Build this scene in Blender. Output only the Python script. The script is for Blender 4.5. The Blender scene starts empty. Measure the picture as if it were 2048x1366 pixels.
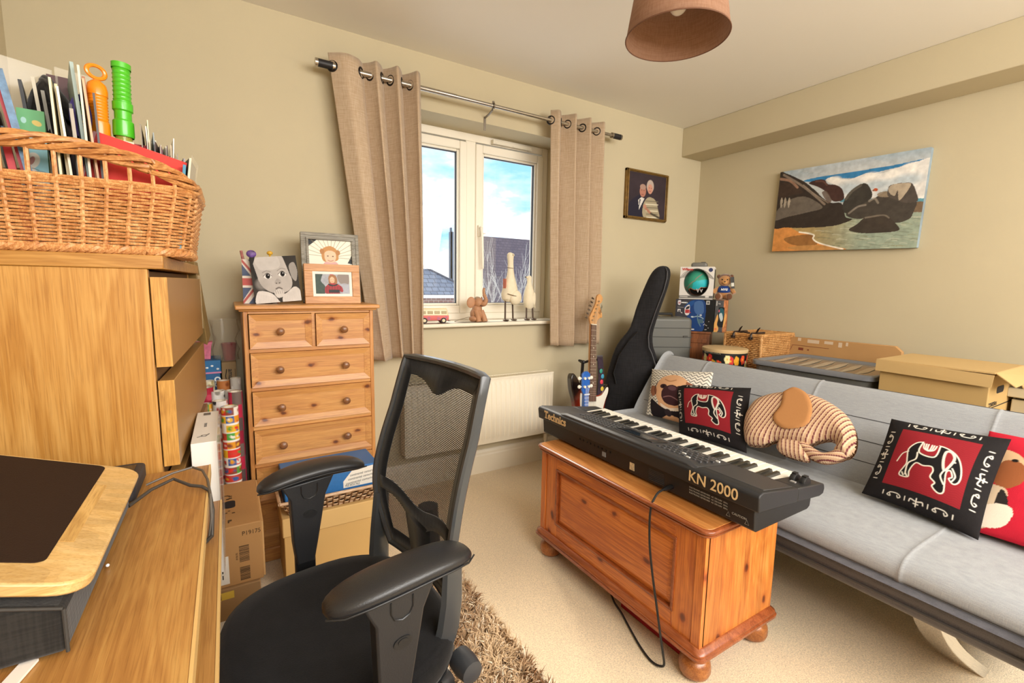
import bpy, math, random
import numpy as np
from mathutils import Vector, Matrix
random.seed(7)
RS = np.random.RandomState(11)
SC = bpy.context.scene
COL = SC.collection
PI = math.pi

# ---------------------------------------------------------------- camera, light, exposure
cam = bpy.data.cameras.new('camera')
cam.sensor_width = 36.0
cam.lens = 922.98 / 2048 * 36.0
cam.clip_start = 0.02
co = bpy.data.objects.new('camera', cam)
COL.objects.link(co)
R_ = Vector((0.852224, -0.522919, 0.016403)); D_ = Vector((-0.049132, -0.111208, -0.992582)); F_ = R_.cross(D_)
co.matrix_world = Matrix(((R_.x, -D_.x, -F_.x, 0), (R_.y, -D_.y, -F_.y, 0), (R_.z, -D_.z, -F_.z, 1.1815), (0, 0, 0, 1)))
SC.camera = co
SC.view_settings.view_transform = 'Standard'
SC.view_settings.look = 'None'
SC.view_settings.exposure = 0.35
SC.view_settings.gamma = 1.0
SC.view_settings.use_curve_mapping = False

def lin(c):
    if isinstance(c, str):
        c = tuple(int(c[i:i + 2], 16) / 255 for i in (0, 2, 4))
    return tuple((x / 12.92 if x <= 0.04045 else ((x + 0.055) / 1.055) ** 2.4) for x in c[:3])

W = bpy.data.worlds.new('sky'); SC.world = W; W.use_nodes = True
nt = W.node_tree; N = nt.nodes; L = nt.links
bg = N['Background']; bg.inputs[1].default_value = 1.5
tc = N.new('ShaderNodeTexCoord'); mp = N.new('ShaderNodeMapping'); mp.inputs['Scale'].default_value = (3.0, 3.0, 8.0); mp.inputs['Location'].default_value = (0.35, 0.2, 0.6)
nz = N.new('ShaderNodeTexNoise'); nz.inputs['Scale'].default_value = 1.3; nz.inputs['Detail'].default_value = 7; nz.inputs['Roughness'].default_value = .55
rp = N.new('ShaderNodeValToRGB')
rp.color_ramp.elements[0].position = .36; rp.color_ramp.elements[0].color = (*lin('86bdea'), 1)
rp.color_ramp.elements[1].position = .50; rp.color_ramp.elements[1].color = (1, 1, 1, 1)
e = rp.color_ramp.elements.new(.44); e.color = (*lin('b7d3ee'), 1)
L.new(tc.outputs['Generated'], mp.inputs[0]); L.new(mp.outputs[0], nz.inputs['Vector']); L.new(nz.outputs[0], rp.inputs[0]); L.new(rp.outputs[0], bg.inputs[0])

def area(name, loc, rot, sx, sy, power, col):
    l = bpy.data.lights.new(name, 'AREA'); l.shape = 'RECTANGLE'; l.size = sx; l.size_y = sy; l.energy = power; l.color = col
    o = bpy.data.objects.new(name, l); o.location = loc; o.rotation_euler = rot; COL.objects.link(o); return o
# added fill lamp before the solid rear wall, for an assumed window's daylight
area('added_rear_fill', (1.35, -1.62, 1.75), (math.radians(68), 0, 0), 3.2, 1.3, 150, (1.0, .97, .93))
sun = bpy.data.lights.new('sun', 'SUN'); sun.energy = 2.2; sun.angle = math.radians(12); sun.color = (1, .9, .75)
so = bpy.data.objects.new('sun', sun); COL.objects.link(so)
so.rotation_euler = Vector((-.30, -1.0, -.95)).to_track_quat('-Z', 'Y').to_euler()

# ---------------------------------------------------------------- materials
def newmat(name):
    m = bpy.data.materials.new(name); m.use_nodes = True
    return m, m.node_tree.nodes, m.node_tree.links, m.node_tree.nodes['Principled BSDF']
MC = {}
def pm(name, col, rough=.5, metal=0, bump=None, var=None, coat=0, sheen=0, spec=.5, coords='Object'):
    """plain procedural material: colour varied by noise, bump from noise"""
    if name in MC: return MC[name]
    m, n, l, b = newmat(name)
    c = lin(col)
    b.inputs['Base Color'].default_value = (*c, 1); b.inputs['Roughness'].default_value = rough; b.inputs['Metallic'].default_value = metal
    b.inputs['Coat Weight'].default_value = coat; b.inputs['Sheen Weight'].default_value = sheen; b.inputs['Specular IOR Level'].default_value = spec
    t = n.new('ShaderNodeTexCoord')
    if var:
        z = n.new('ShaderNodeTexNoise'); z.inputs['Scale'].default_value = var[0]; z.inputs['Detail'].default_value = 4
        l.new(t.outputs[coords], z.inputs['Vector'])
        r = n.new('ShaderNodeValToRGB'); r.color_ramp.elements[0].position = .3; r.color_ramp.elements[1].position = .7
        a = var[1]
        r.color_ramp.elements[0].color = (*[x * (1 - a) for x in c], 1); r.color_ramp.elements[1].color = (*[min(1, x * (1 + a)) for x in c], 1)
        l.new(z.outputs[0], r.inputs[0]); l.new(r.outputs[0], b.inputs['Base Color'])
    if bump:
        z2 = n.new('ShaderNodeTexNoise'); z2.inputs['Scale'].default_value = bump[0]; z2.inputs['Detail'].default_value = 3
        l.new(t.outputs[coords], z2.inputs['Vector'])
        bp = n.new('ShaderNodeBump'); bp.inputs['Strength'].default_value = bump[1]; bp.inputs['Distance'].default_value = .003
        l.new(z2.outputs[0], bp.inputs['Height']); l.new(bp.outputs[0], b.inputs['Normal'])
    MC[name] = m; return m

def wood(name, dark, mid, light, axis='x', scale=9, rough=.45, knots=0, stretch=.07, coat=.15, plank=0, kp=None):
    """boards: broad figure, fine pores along the grain, optional plank tones and knots (kp: the face the knots lie in)"""
    if name in MC: return MC[name]
    m, n, l, b = newmat(name)
    t = n.new('ShaderNodeTexCoord')
    def mapped(st):
        mp = n.new('ShaderNodeMapping'); s = [1, 1, 1]; s['xyz'.index(axis)] = st; mp.inputs['Scale'].default_value = s; l.new(t.outputs['Object'], mp.inputs[0]); return mp.outputs[0]
    def noise(vec, sc, det, dist=0):
        z = n.new('ShaderNodeTexNoise'); z.inputs['Scale'].default_value = sc; z.inputs['Detail'].default_value = det; z.inputs['Distortion'].default_value = dist; l.new(vec, z.inputs['Vector']); return z.outputs[0]
    def math_(op, a, b_, c=None):
        q = n.new('ShaderNodeMath'); q.operation = op
        for i, v in enumerate((a, b_, c)):
            if v is None: continue
            if isinstance(v, (int, float)): q.inputs[i].default_value = v
            else: l.new(v, q.inputs[i])
        return q.outputs[0]
    broad = noise(mapped(stretch * 2.2), scale * 1.3, 3, 1.2)
    rings = math_('FRACT', math_('MULTIPLY', broad, 7.0), 0.0); rings = math_('PINGPONG', rings, .5)
    fine = noise(mapped(stretch * .45), scale * 26, 3)
    pore = noise(mapped(stretch * .6), scale * 60, 2)
    h = math_('MULTIPLY_ADD', broad, .42, math_('MULTIPLY_ADD', rings, .22, math_('MULTIPLY_ADD', fine, .42, -.04)))
    r = n.new('ShaderNodeValToRGB')
    r.color_ramp.elements[0].position = .34; r.color_ramp.elements[0].color = (*lin(dark), 1)
    r.color_ramp.elements[1].position = .60; r.color_ramp.elements[1].color = (*lin(light), 1)
    e = r.color_ramp.elements.new(.47); e.color = (*lin(mid), 1)
    l.new(h, r.inputs[0]); out = r.outputs[0]
    def mul(colr, fac=1):
        nonlocal out
        mm = n.new('ShaderNodeMix'); mm.data_type = 'RGBA'; mm.blend_type = 'MULTIPLY'; mm.inputs['Factor'].default_value = fac
        l.new(out, mm.inputs['A']); l.new(colr, mm.inputs['B']); out = mm.outputs['Result']
    pr = n.new('ShaderNodeValToRGB'); pr.color_ramp.elements[0].position = .36; pr.color_ramp.elements[0].color = (.72, .66, .6, 1); pr.color_ramp.elements[1].position = .48; pr.color_ramp.elements[1].color = (1, 1, 1, 1)
    l.new(pore, pr.inputs[0]); mul(pr.outputs[0], .6)
    if plank:
        zp = noise(mapped(.02), plank, 0)
        rr = n.new('ShaderNodeValToRGB'); rr.color_ramp.interpolation = 'CONSTANT'
        rr.color_ramp.elements[0].color = (.80, .78, .76, 1); rr.color_ramp.elements[1].position = .5; rr.color_ramp.elements[1].color = (1, 1, 1, 1)
        e = rr.color_ramp.elements.new(.42); e.color = (.92, .89, .86, 1); e = rr.color_ramp.elements.new(.58); e.color = (.97, .94, .9, 1)
        l.new(zp, rr.inputs[0]); mul(rr.outputs[0])
    if knots and kp:
        sp = n.new('ShaderNodeSeparateXYZ'); l.new(t.outputs['Object'], sp.inputs[0]); cb = n.new('ShaderNodeCombineXYZ')
        for i, ax in enumerate(kp): l.new(math_('MULTIPLY', sp.outputs['xyz'.index(ax)], .6 if ax == axis else 1.0), cb.inputs[i])
        wv = n.new('ShaderNodeVectorMath'); wv.operation = 'MULTIPLY_ADD'; l.new(noise(t.outputs['Object'], 30, 1), wv.inputs[0]); wv.inputs[1].default_value = (.012, .012, 0); l.new(cb.outputs[0], wv.inputs[2])
        v = n.new('ShaderNodeTexVoronoi'); v.voronoi_dimensions = '2D'; v.inputs['Scale'].default_value = knots; l.new(wv.outputs[0], v.inputs['Vector'])
        kr = n.new('ShaderNodeValToRGB'); kr.color_ramp.elements[0].position = .025; kr.color_ramp.elements[0].color = (.22, .12, .075, 1)
        kr.color_ramp.elements[1].position = .13; kr.color_ramp.elements[1].color = (1, 1, 1, 1)
        e = kr.color_ramp.elements.new(.05); e.color = (.42, .24, .14, 1); e = kr.color_ramp.elements.new(.07); e.color = (.80, .66, .54, 1)
        l.new(v.outputs['Distance'], kr.inputs[0]); mul(kr.outputs[0])
    l.new(out, b.inputs['Base Color'])
    b.inputs['Roughness'].default_value = rough; b.inputs['Coat Weight'].default_value = coat; b.inputs['Coat Roughness'].default_value = .35
    bp = n.new('ShaderNodeBump'); bp.inputs['Strength'].default_value = .10; bp.inputs['Distance'].default_value = .001
    l.new(pore, bp.inputs['Height']); l.new(bp.outputs[0], b.inputs['Normal'])
    MC[name] = m; return m

def fabric(name, col, col2=None, scale=220, rough=.9, bump=.35, sheen=.2, trans=0, con=.1):
    """woven cloth: two crossed thread noises tint and bump it; optional translucency"""
    if name in MC: return MC[name]
    m, n, l, b = newmat(name)
    t = n.new('ShaderNodeTexCoord')
    hs = []
    for st in ((1, 1, .06), (.06, .06, 1)):
        mp = n.new('ShaderNodeMapping'); mp.inputs['Scale'].default_value = st
        l.new(t.outputs['Object'], mp.inputs[0])
        z = n.new('ShaderNodeTexNoise'); z.inputs['Scale'].default_value = scale; z.inputs['Detail'].default_value = 2; l.new(mp.outputs[0], z.inputs['Vector']); hs.append(z.outputs[0])
    ad = n.new('ShaderNodeMath'); ad.operation = 'ADD'; l.new(hs[0], ad.inputs[0]); l.new(hs[1], ad.inputs[1])
    h = n.new('ShaderNodeMath'); h.operation = 'MULTIPLY'; h.inputs[1].default_value = .5; l.new(ad.outputs[0], h.inputs[0])
    r = n.new('ShaderNodeValToRGB'); c1 = lin(col); c2 = lin(col2) if col2 else tuple(x * .78 for x in c1)
    r.color_ramp.elements[0].position = .5 - con; r.color_ramp.elements[0].color = (*c2, 1); r.color_ramp.elements[1].position = .5 + con; r.color_ramp.elements[1].color = (*c1, 1)
    l.new(h.outputs[0], r.inputs[0]); l.new(r.outputs[0], b.inputs['Base Color'])
    b.inputs['Roughness'].default_value = rough; b.inputs['Sheen Weight'].default_value = sheen; b.inputs['Specular IOR Level'].default_value = .2
    bp = n.new('ShaderNodeBump'); bp.inputs['Strength'].default_value = bump; bp.inputs['Distance'].default_value = .002
    l.new(h.outputs[0], bp.inputs['Height']); l.new(bp.outputs[0], b.inputs['Normal'])
    if trans:
        tr = n.new('ShaderNodeBsdfTranslucent'); l.new(r.outputs[0], tr.inputs['Color'])
        mx = n.new('ShaderNodeMixShader'); mx.inputs[0].default_value = trans
        l.new(b.outputs[0], mx.inputs[1]); l.new(tr.outputs[0], mx.inputs[2]); l.new(mx.outputs[0], n['Material Output'].inputs[0])
    MC[name] = m; return m

def glassy(name, col=(1, 1, 1), rough=0, alpha=.12, tint=None):
    """thin clear sheet: mostly see-through with a gloss"""
    if name in MC: return MC[name]
    m, n, l, b = newmat(name)
    tr = n.new('ShaderNodeBsdfTransparent'); tr.inputs[0].default_value = (*(lin(tint) if tint else (1, 1, 1)), 1)
    gl = n.new('ShaderNodeBsdfGlossy'); gl.inputs['Roughness'].default_value = rough; gl.inputs[0].default_value = (*col, 1)
    mx = n.new('ShaderNodeMixShader'); mx.inputs[0].default_value = alpha
    l.new(tr.outputs[0], mx.inputs[1]); l.new(gl.outputs[0], mx.inputs[2]); l.new(mx.outputs[0], n['Material Output'].inputs[0])
    MC[name] = m; return m

def film(name, col, alpha, rough=.25):
    if name in MC: return MC[name]
    m, n, l, b = newmat(name)
    b.inputs['Base Color'].default_value = (*lin(col), 1); b.inputs['Roughness'].default_value = rough; b.inputs['Alpha'].default_value = alpha
    MC[name] = m; return m

def printed(name, rough=.6, coat=0, bump=0):
    if name in MC: return MC[name]
    m, n, l, b = newmat(name)
    a = n.new('ShaderNodeVertexColor'); a.layer_name = 'Col'; l.new(a.outputs[0], b.inputs['Base Color'])
    b.inputs['Roughness'].default_value = rough; b.inputs['Coat Weight'].default_value = coat; b.inputs['Specular IOR Level'].default_value = .25
    if bump:
        t = n.new('ShaderNodeTexCoord'); z = n.new('ShaderNodeTexNoise'); z.inputs['Scale'].default_value = 500; l.new(t.outputs['Object'], z.inputs['Vector'])
        bp = n.new('ShaderNodeBump'); bp.inputs['Strength'].default_value = bump; bp.inputs['Distance'].default_value = .002; l.new(z.outputs[0], bp.inputs['Height']); l.new(bp.outputs[0], b.inputs['Normal'])
    MC[name] = m; return m

# ---------------------------------------------------------------- mesh builder
class MB:
    def __init__(s): s.v = []; s.f = []; s.m = []; s.k = 0
    def add(s, vs, fs, M=None):
        o = len(s.v)
        if M is not None: vs = [tuple(M @ Vector(p)) for p in vs]
        s.v += [tuple(p) for p in vs]; s.f += [[i + o for i in f] for f in fs]; s.m += [s.k] * len(fs); return s
    def box(s, x0, x1, y0, y1, z0, z1, M=None):
        v = [(x0, y0, z0), (x1, y0, z0), (x1, y1, z0), (x0, y1, z0), (x0, y0, z1), (x1, y0, z1), (x1, y1, z1), (x0, y1, z1)]
        return s.add(v, [[0, 3, 2, 1], [4, 5, 6, 7], [0, 1, 5, 4], [1, 2, 6, 5], [2, 3, 7, 6], [3, 0, 4, 7]], M)
    def prism(s, pts, a, b, axis='z', M=None):
        """closed 2-D outline (CCW) pushed along an axis from a to b"""
        n = len(pts)
        def P(p, h): return {'z': (p[0], p[1], h), 'y': (p[0], h, p[1]), 'x': (h, p[0], p[1])}[axis]
        v = [P(p, a) for p in pts] + [P(p, b) for p in pts]
        f = [list(range(n))[::-1], list(range(n, 2 * n))] + [[i, (i + 1) % n, n + (i + 1) % n, n + i] for i in range(n)]
        return s.add(v, f, M)
    def lathe(s, prof, n=24, M=None, cap=True):
        """(r,z) profile turned around z"""
        v = []; f = []
        for r, z in prof:
            for i in range(n): a = 2 * PI * i / n; v.append((r * math.cos(a), r * math.sin(a), z))
        for j in range(len(prof) - 1):
            for i in range(n): f.append([j * n + i, j * n + (i + 1) % n, (j + 1) * n + (i + 1) % n, (j + 1) * n + i])
        if cap:
            f.append(list(range(n))[::-1]); f.append([(len(prof) - 1) * n + i for i in range(n)])
        return s.add(v, f, M)
    def tube(s, path, r, n=8, cap=True, closed=False, flat=1.0):
        P = [Vector(p) for p in path]; m = len(P); v = []; f = []
        rr = r if isinstance(r, (list, tuple)) else [r] * m
        up = None
        for i in range(m):
            if closed: t = P[(i + 1) % m] - P[i - 1]
            else: t = P[min(i + 1, m - 1)] - P[max(i - 1, 0)]
            if t.length < 1e-9: t = Vector((0, 0, 1))
            t.normalize()
            if up is None:
                up = Vector((0, 0, 1)) if abs(t.z) < .9 else Vector((1, 0, 0))
            a = t.cross(up)
            if a.length < 1e-6: a = t.orthogonal()
            a.normalize(); up2 = a.cross(t).normalized(); up = up2
            for k in range(n):
                g = 2 * PI * k / n; v.append(P[i] + a * (math.cos(g) * rr[i]) + up2 * (math.sin(g) * rr[i] * flat))
        for i in range(m - 1 + (1 if closed else 0)):
            j = (i + 1) % m
            for k in range(n): f.append([i * n + k, i * n + (k + 1) % n, j * n + (k + 1) % n, j * n + k])
        if cap and not closed: f.append(list(range(n))[::-1]); f.append([(m - 1) * n + k for k in range(n)])
        return s.add(v, f)
    def torus(s, R, r, M=None, n=24, k=8):
        v = []; f = []
        for i in range(n):
            a = 2 * PI * i / n
            for j in range(k):
                b = 2 * PI * j / k; v.append(((R + r * math.cos(b)) * math.cos(a), (R + r * math.cos(b)) * math.sin(a), r * math.sin(b)))
        for i in range(n):
            for j in range(k): f.append([i * k + j, ((i + 1) % n) * k + j, ((i + 1) % n) * k + (j + 1) % k, i * k + (j + 1) % k])
        return s.add(v, f, M)
    def ball(s, c, rx, ry=None, rz=None, n=16, m=10, M=None):
        ry = ry or rx; rz = rz or rx; v = [(c[0], c[1], c[2] - rz)]; f = []
        for j in range(1, m):
            t = -PI / 2 + PI * j / m
            for i in range(n):
                a = 2 * PI * i / n; v.append((c[0] + rx * math.cos(t) * math.cos(a), c[1] + ry * math.cos(t) * math.sin(a), c[2] + rz * math.sin(t)))
        v.append((c[0], c[1], c[2] + rz)); e = len(v) - 1
        for i in range(n):
            f.append([0, 1 + (i + 1) % n, 1 + i]); f.append([e, e - n + i, e - n + (i + 1) % n])
        for j in range(m - 2):
            for i in range(n): a = 1 + j * n; f.append([a + i, a + (i + 1) % n, a + n + (i + 1) % n, a + n + i])
        return s.add(v, f, M)
    def loft(s, rings, cap=True, closed=True):
        """rings of equal vertex count joined in order"""
        n = len(rings[0]); v = [p for r in rings for p in r]; f = []
        for j in range(len(rings) - 1):
            for i in range(n if closed else n - 1): f.append([j * n + i, j * n + (i + 1) % n, (j + 1) * n + (i + 1) % n, (j + 1) * n + i])
        if cap: f.append(list(range(n))[::-1]); f.append([(len(rings) - 1) * n + i for i in range(n)])
        return s.add(v, f)

TM = {}       # thing -> world matrix
def tag(o, label, cat, group=None, kind=None):
    if label: o['label'] = label
    if cat: o['category'] = cat
    if group: o['group'] = group
    if kind: o['kind'] = kind
    return o
def thing(name, label, cat, loc=(0, 0, 0), rotz=0, group=None, rot=None):
    o = bpy.data.objects.new(name, None); o.empty_display_size = .05; COL.objects.link(o)
    M = Matrix.Translation(Vector(loc)) @ (rot.to_4x4() if rot is not None else Matrix.Rotation(rotz, 4, 'Z'))
    o.matrix_world = M; TM[o.name] = M
    return tag(o, label, cat, group)
def obj(name, mb, mat, parent=None, bevel=0, smooth=True, subd=0, world=False, seg=2, angle=35, solid=0):
    """link what a builder holds as ONE mesh object; world=True: verts given in room coordinates"""
    vs = mb.v; loc = None
    if parent is not None and world:
        root = parent
        while root.parent: root = root.parent
        Mi = TM[root.name].inverted(); vs = [tuple(Mi @ Vector(p)) for p in vs]
    if parent is None:
        a = np.array(vs); lo = a.min(0); hi = a.max(0); loc = Vector(((lo[0] + hi[0]) / 2, (lo[1] + hi[1]) / 2, lo[2])); vs = [tuple(Vector(p) - loc) for p in vs]
    me = bpy.data.meshes.new(name); me.from_pydata(vs, [], mb.f); 
    mats = mat if isinstance(mat, (list, tuple)) else [mat]
    for q in mats: me.materials.append(q)
    if len(mats) > 1: me.polygons.foreach_set('material_index', mb.m)
    if smooth: me.polygons.foreach_set('use_smooth', [True] * len(me.polygons))
    me.update()
    o = bpy.data.objects.new(name, me); COL.objects.link(o)
    if loc is not None: o.location = loc; TM[o.name] = Matrix.Translation(loc)
    if parent is not None: o.parent = parent
    if bevel:
        md = o.modifiers.new('bevel', 'BEVEL'); md.width = bevel; md.segments = seg; md.limit_method = 'ANGLE'; md.angle_limit = math.radians(angle)
        md.harden_normals = False
    if subd:
        md = o.modifiers.new('subd', 'SUBSURF'); md.levels = subd; md.render_levels = subd
    if solid:
        md = o.modifiers.new('solid', 'SOLIDIFY'); md.thickness = solid
    if smooth and not subd:
        try: me.set_sharp_from_angle(angle=math.radians(angle))
        except Exception: pass
    return o
def single(name, mb, mat, label, cat, group=None, kind=None, **k):
    return tag(obj(name, mb, mat, None, **k), label, cat, group, kind)
def struct(name, mb, mat, parent=None, **k):
    o = obj(name, mb, mat, parent, **k)
    if parent is None: o['kind'] = 'structure'
    return o
def dup(root, loc=None, label=None, name=None):
    r = root.copy(); COL.objects.link(r)
    if loc is not None: r.location = loc
    if label: r['label'] = label
    def rec(a, b):
        for ch in [c for c in COL.objects if c.parent == a]:
            d = ch.copy(); COL.objects.link(d); d.parent = b; d.matrix_parent_inverse = ch.matrix_parent_inverse; rec(ch, d)
    rec(root, r); return r
def frame(o, x, z=None, y=None):
    """matrix from an origin, an x direction and a y (up) direction"""
    x = Vector(x).normalized(); u = Vector(y).normalized(); n = x.cross(u).normalized(); u = n.cross(x)
    return Matrix(((x.x, u.x, n.x, o[0]), (x.y, u.y, n.y, o[1]), (x.z, u.z, n.z, o[2]), (0, 0, 0, 1)))
def text(mb, s, size, M, ext=.0004, bold=0, align='LEFT', sx=1.0, shear=0, space=1.0):
    c = bpy.data.curves.new('lettering', 'FONT'); c.body = s; c.size = size; c.extrude = ext; c.offset = bold; c.align_x = align; c.resolution_u = 3; c.shear = shear; c.space_character = space
    o = bpy.data.objects.new('lettering', c); COL.objects.link(o)
    dg = bpy.context.evaluated_depsgraph_get(); ev = o.evaluated_get(dg); me = ev.to_mesh()
    S = Matrix.Diagonal((sx, 1, 1, 1))
    mb.add([tuple(v.co) for v in me.vertices], [list(p.vertices) for p in me.polygons], M @ S)
    ev.to_mesh_clear(); bpy.data.objects.remove(o); bpy.data.curves.remove(c); return mb

# ---------------------------------------------------------------- printed pictures: colours per vertex of a fine grid
class Art:
    def __init__(s, w, h, n, base):
        s.w, s.h = w, h; s.nx = n; s.ny = max(2, int(n * h / w))
        s.X, s.Y = np.meshgrid(np.linspace(0, w, s.nx), np.linspace(0, h, s.ny)); s.px = w / s.nx
        s.I = np.ones((s.ny, s.nx, 3)) * np.array(lin(base))
    def put(s, m, col, a=1):
        m = np.clip(m, 0, 1)[..., None] * a; s.I = s.I * (1 - m) + np.array(lin(col)) * m; return s
    def poly(s, pts, col, a=1):
        ins = np.zeros(s.X.shape, bool); n = len(pts)
        for i in range(n):
            x1, y1 = pts[i]; x2, y2 = pts[(i + 1) % n]
            if y1 == y2: continue
            c = ((s.Y < y1) != (s.Y < y2)) & (s.X < (x2 - x1) * (s.Y - y1) / (y2 - y1) + x1); ins ^= c
        return s.put(ins.astype(float), col, a)
    def blob(s, pts, col, a=1, n=6):
        """closed smooth curve through points"""
        P = np.array(pts, float); m = len(P); out = []
        for i in range(m):
            p0, p1, p2, p3 = P[i - 1], P[i], P[(i + 1) % m], P[(i + 2) % m]
            for t in np.linspace(0, 1, n, endpoint=False):
                out.append(.5 * ((2 * p1) + (p2 - p0) * t + (2 * p0 - 5 * p1 + 4 * p2 - p3) * t * t + (3 * p1 - p0 - 3 * p2 + p3) * t ** 3))
        s.last = [tuple(q) for q in out]; return s.poly(s.last, col, a)
    def ell(s, cx, cy, rx, ry, col, a=1, rot=0, soft=0):
        c, q = math.cos(rot), math.sin(rot); dx = s.X - cx; dy = s.Y - cy
        d = np.sqrt(((dx * c + dy * q) / rx) ** 2 + ((-dx * q + dy * c) / ry) ** 2)
        e = max(soft, s.px / min(rx, ry) * .7); return s.put((1 - d) / e + .5, col, a)
    def line(s, pts, wd, col, a=1):
        d = np.full(s.X.shape, 1e9)
        for (x1, y1), (x2, y2) in zip(pts[:-1], pts[1:]):
            l2 = (x2 - x1) ** 2 + (y2 - y1) ** 2 + 1e-9
            t = np.clip(((s.X - x1) * (x2 - x1) + (s.Y - y1) * (y2 - y1)) / l2, 0, 1)
            d = np.minimum(d, np.hypot(s.X - x1 - t * (x2 - x1), s.Y - y1 - t * (y2 - y1)))
        return s.put((wd / 2 - d) / s.px + .5, col, a)
    def curve(s, pts, wd, col, a=1, n=6):
        P = np.array([pts[0]] + list(pts) + [pts[-1]], float); out = []
        for i in range(1, len(P) - 2):
            p0, p1, p2, p3 = P[i - 1], P[i], P[i + 1], P[i + 2]
            for t in np.linspace(0, 1, n, endpoint=False):
                out.append(tuple(.5 * ((2 * p1) + (p2 - p0) * t + (2 * p0 - 5 * p1 + 4 * p2 - p3) * t * t + (3 * p1 - p0 - 3 * p2 + p3) * t ** 3)))
        out.append(tuple(P[-1])); return s.line(out, wd, col, a)
    def rect(s, x0, y0, x1, y1, col, a=1): return s.put(((s.X >= x0) & (s.X <= x1) & (s.Y >= y0) & (s.Y <= y1)).astype(float), col, a)
    def noise(s, sc, amt, seed=0, sy=1):
        r = np.random.RandomState(seed); g = np.zeros(s.X.shape)
        for o in range(3):
            k = sc * 2 ** o; w, h = int(s.w * k) + 3, int(s.h * k * sy) + 3; G = r.rand(h, w) - .5
            fx = s.X * k; fy = s.Y * k * sy; ix = fx.astype(int); iy = fy.astype(int); tx = fx - ix; ty = fy - iy
            g += ((G[iy, ix] * (1 - tx) + G[iy, ix + 1] * tx) * (1 - ty) + (G[iy + 1, ix] * (1 - tx) + G[iy + 1, ix + 1] * tx) * ty) / 2 ** o
        s.g = g; s.I = np.clip(s.I * (1 + amt * g[..., None]), 0, 1); return s
def grid_obj(name, XYZ, I, mat, parent=None, back=None, world=False, hole=None):
    """grid surface carrying colours; back: second grid stitched as the reverse side"""
    ny, nx = XYZ[0].shape; V = np.stack([a.ravel() for a in XYZ], 1); C = I.reshape(-1, 3)
    idx = np.arange(nx * ny).reshape(ny, nx)
    F = np.stack([idx[1:, :-1].ravel(), idx[1:, 1:].ravel(), idx[:-1, 1:].ravel(), idx[:-1, :-1].ravel()], 1).tolist()
    if hole is not None: hl = hole.ravel(); F = [f for f in F if not hl[f].all()]
    if back is not None:
        XB, IB = back; n0 = len(V); V = np.concatenate([V, np.stack([a.ravel() for a in XB], 1)]); C = np.concatenate([C, IB.reshape(-1, 3)])
        F += (np.array([f[::-1] for f in F]) + n0).tolist()
    mb = MB(); mb.v = [tuple(p) for p in V.tolist()]; mb.f = F; mb.m = [0] * len(F)
    o = obj(name, mb, mat, parent, world=world); me = o.data
    ca = me.color_attributes.new('Col', 'FLOAT_COLOR', 'POINT'); ca.data.foreach_set('color', np.concatenate([C, np.ones((len(C), 1))], 1).astype(np.float32).ravel())
    return o
def picture(name, art, M, w, h, mat, parent, world=True, hole=None):
    """flat print: art laid on the plane of matrix M, origin at lower left"""
    U = art.X / art.w * w; V = (1 - art.Y / art.h) * h; m = np.array(M)
    XYZ = [m[i, 0] * U + m[i, 1] * V + m[i, 3] for i in range(3)]
    return grid_obj(name, XYZ, art.I, mat, parent, world=world, hole=None if hole is None else ((art.X - hole[0]) / hole[2]) ** 2 + ((art.Y - hole[1]) / hole[3]) ** 2 < 1)
PRINT = printed('printed_paper', .45); CANVAS = printed('printed_canvas', .75, 0, .3); CLOTH = printed('printed_cloth', .9, 0, .4)
# ================================================================= the room
X0, X1, Y0, Y1, H = -.64, 3.286, -1.75, 2.493, 2.4
WALL = pm('wall_paint', 'c2b698', .85, bump=(300, .08), var=(2.5, .02)); CEIL = pm('ceiling_paint', 'efebe2', .9, bump=(260, .06))
WHITE = pm('white_gloss_paint', 'e6ddc9', .4, bump=(40, .02)); UPVC = pm('white_window_plastic', 'efe8d8', .3)
CARPET = pm('beige_carpet', 'e8d4b2', 1.0, bump=(420, 1.0), var=(230, .22), sheen=.3, spec=.05)
OX0, OX1, OZ0, OZ1 = .75, 1.93, .935, 2.115
struct('floor', MB().box(X0 - .1, X1 + .1, Y0 - .1, Y1 + .3, -.06, 0), CARPET)
struct('ceiling', MB().box(X0 - .1, X1 + .1, Y0 - .1, Y1 + .31, H, H + .08), CEIL)
mb = MB().box(X0 - .1, OX0, Y1, Y1 + .3, 0, H).box(OX1, X1 + .1, Y1, Y1 + .3, 0, H).box(OX0, OX1, Y1, Y1 + .3, 0, OZ0).box(OX0, OX1, Y1, Y1 + .3, OZ1, H)
struct('wall_front', mb, WALL, smooth=False)
struct('wall_left', MB().box(X0 - .1, X0, Y0 - .1, Y1, 0, H), WALL)
struct('wall_right', MB().box(X1, X1 + .1, Y0 - .1, Y1, 0, H), WALL)
struct('wall_back', MB().box(X0, X1, Y0 - .1, Y0, 0, H), WALL)
struct('trim_1', MB().box(3.053, X1, Y0, Y1, 2.19, H), WALL, bevel=.004)
def skirting(name, a, b):
    pr = [(0, 0), (.016, 0), (.016, .112), (.011, .12), (.012, .132), (.006, .146), (0, .15)]
    m = MB(); a = Vector(a); b = Vector(b); d = (b - a).normalized(); n = Vector((-d.y, d.x, 0))
    rings = [[tuple(p + n * q[0] + Vector((0, 0, q[1]))) for q in pr] for p in (a, b)]
    m.loft(rings); struct(name, m, WHITE, angle=20)
skirting('baseboard_front', (X1, Y1, 0), (X0, Y1, 0)); skirting('baseboard_right', (X1, Y0, 0), (X1, Y1, 0)); skirting('baseboard_left', (X0, Y1, 0), (X0, Y0, 0))

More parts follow.
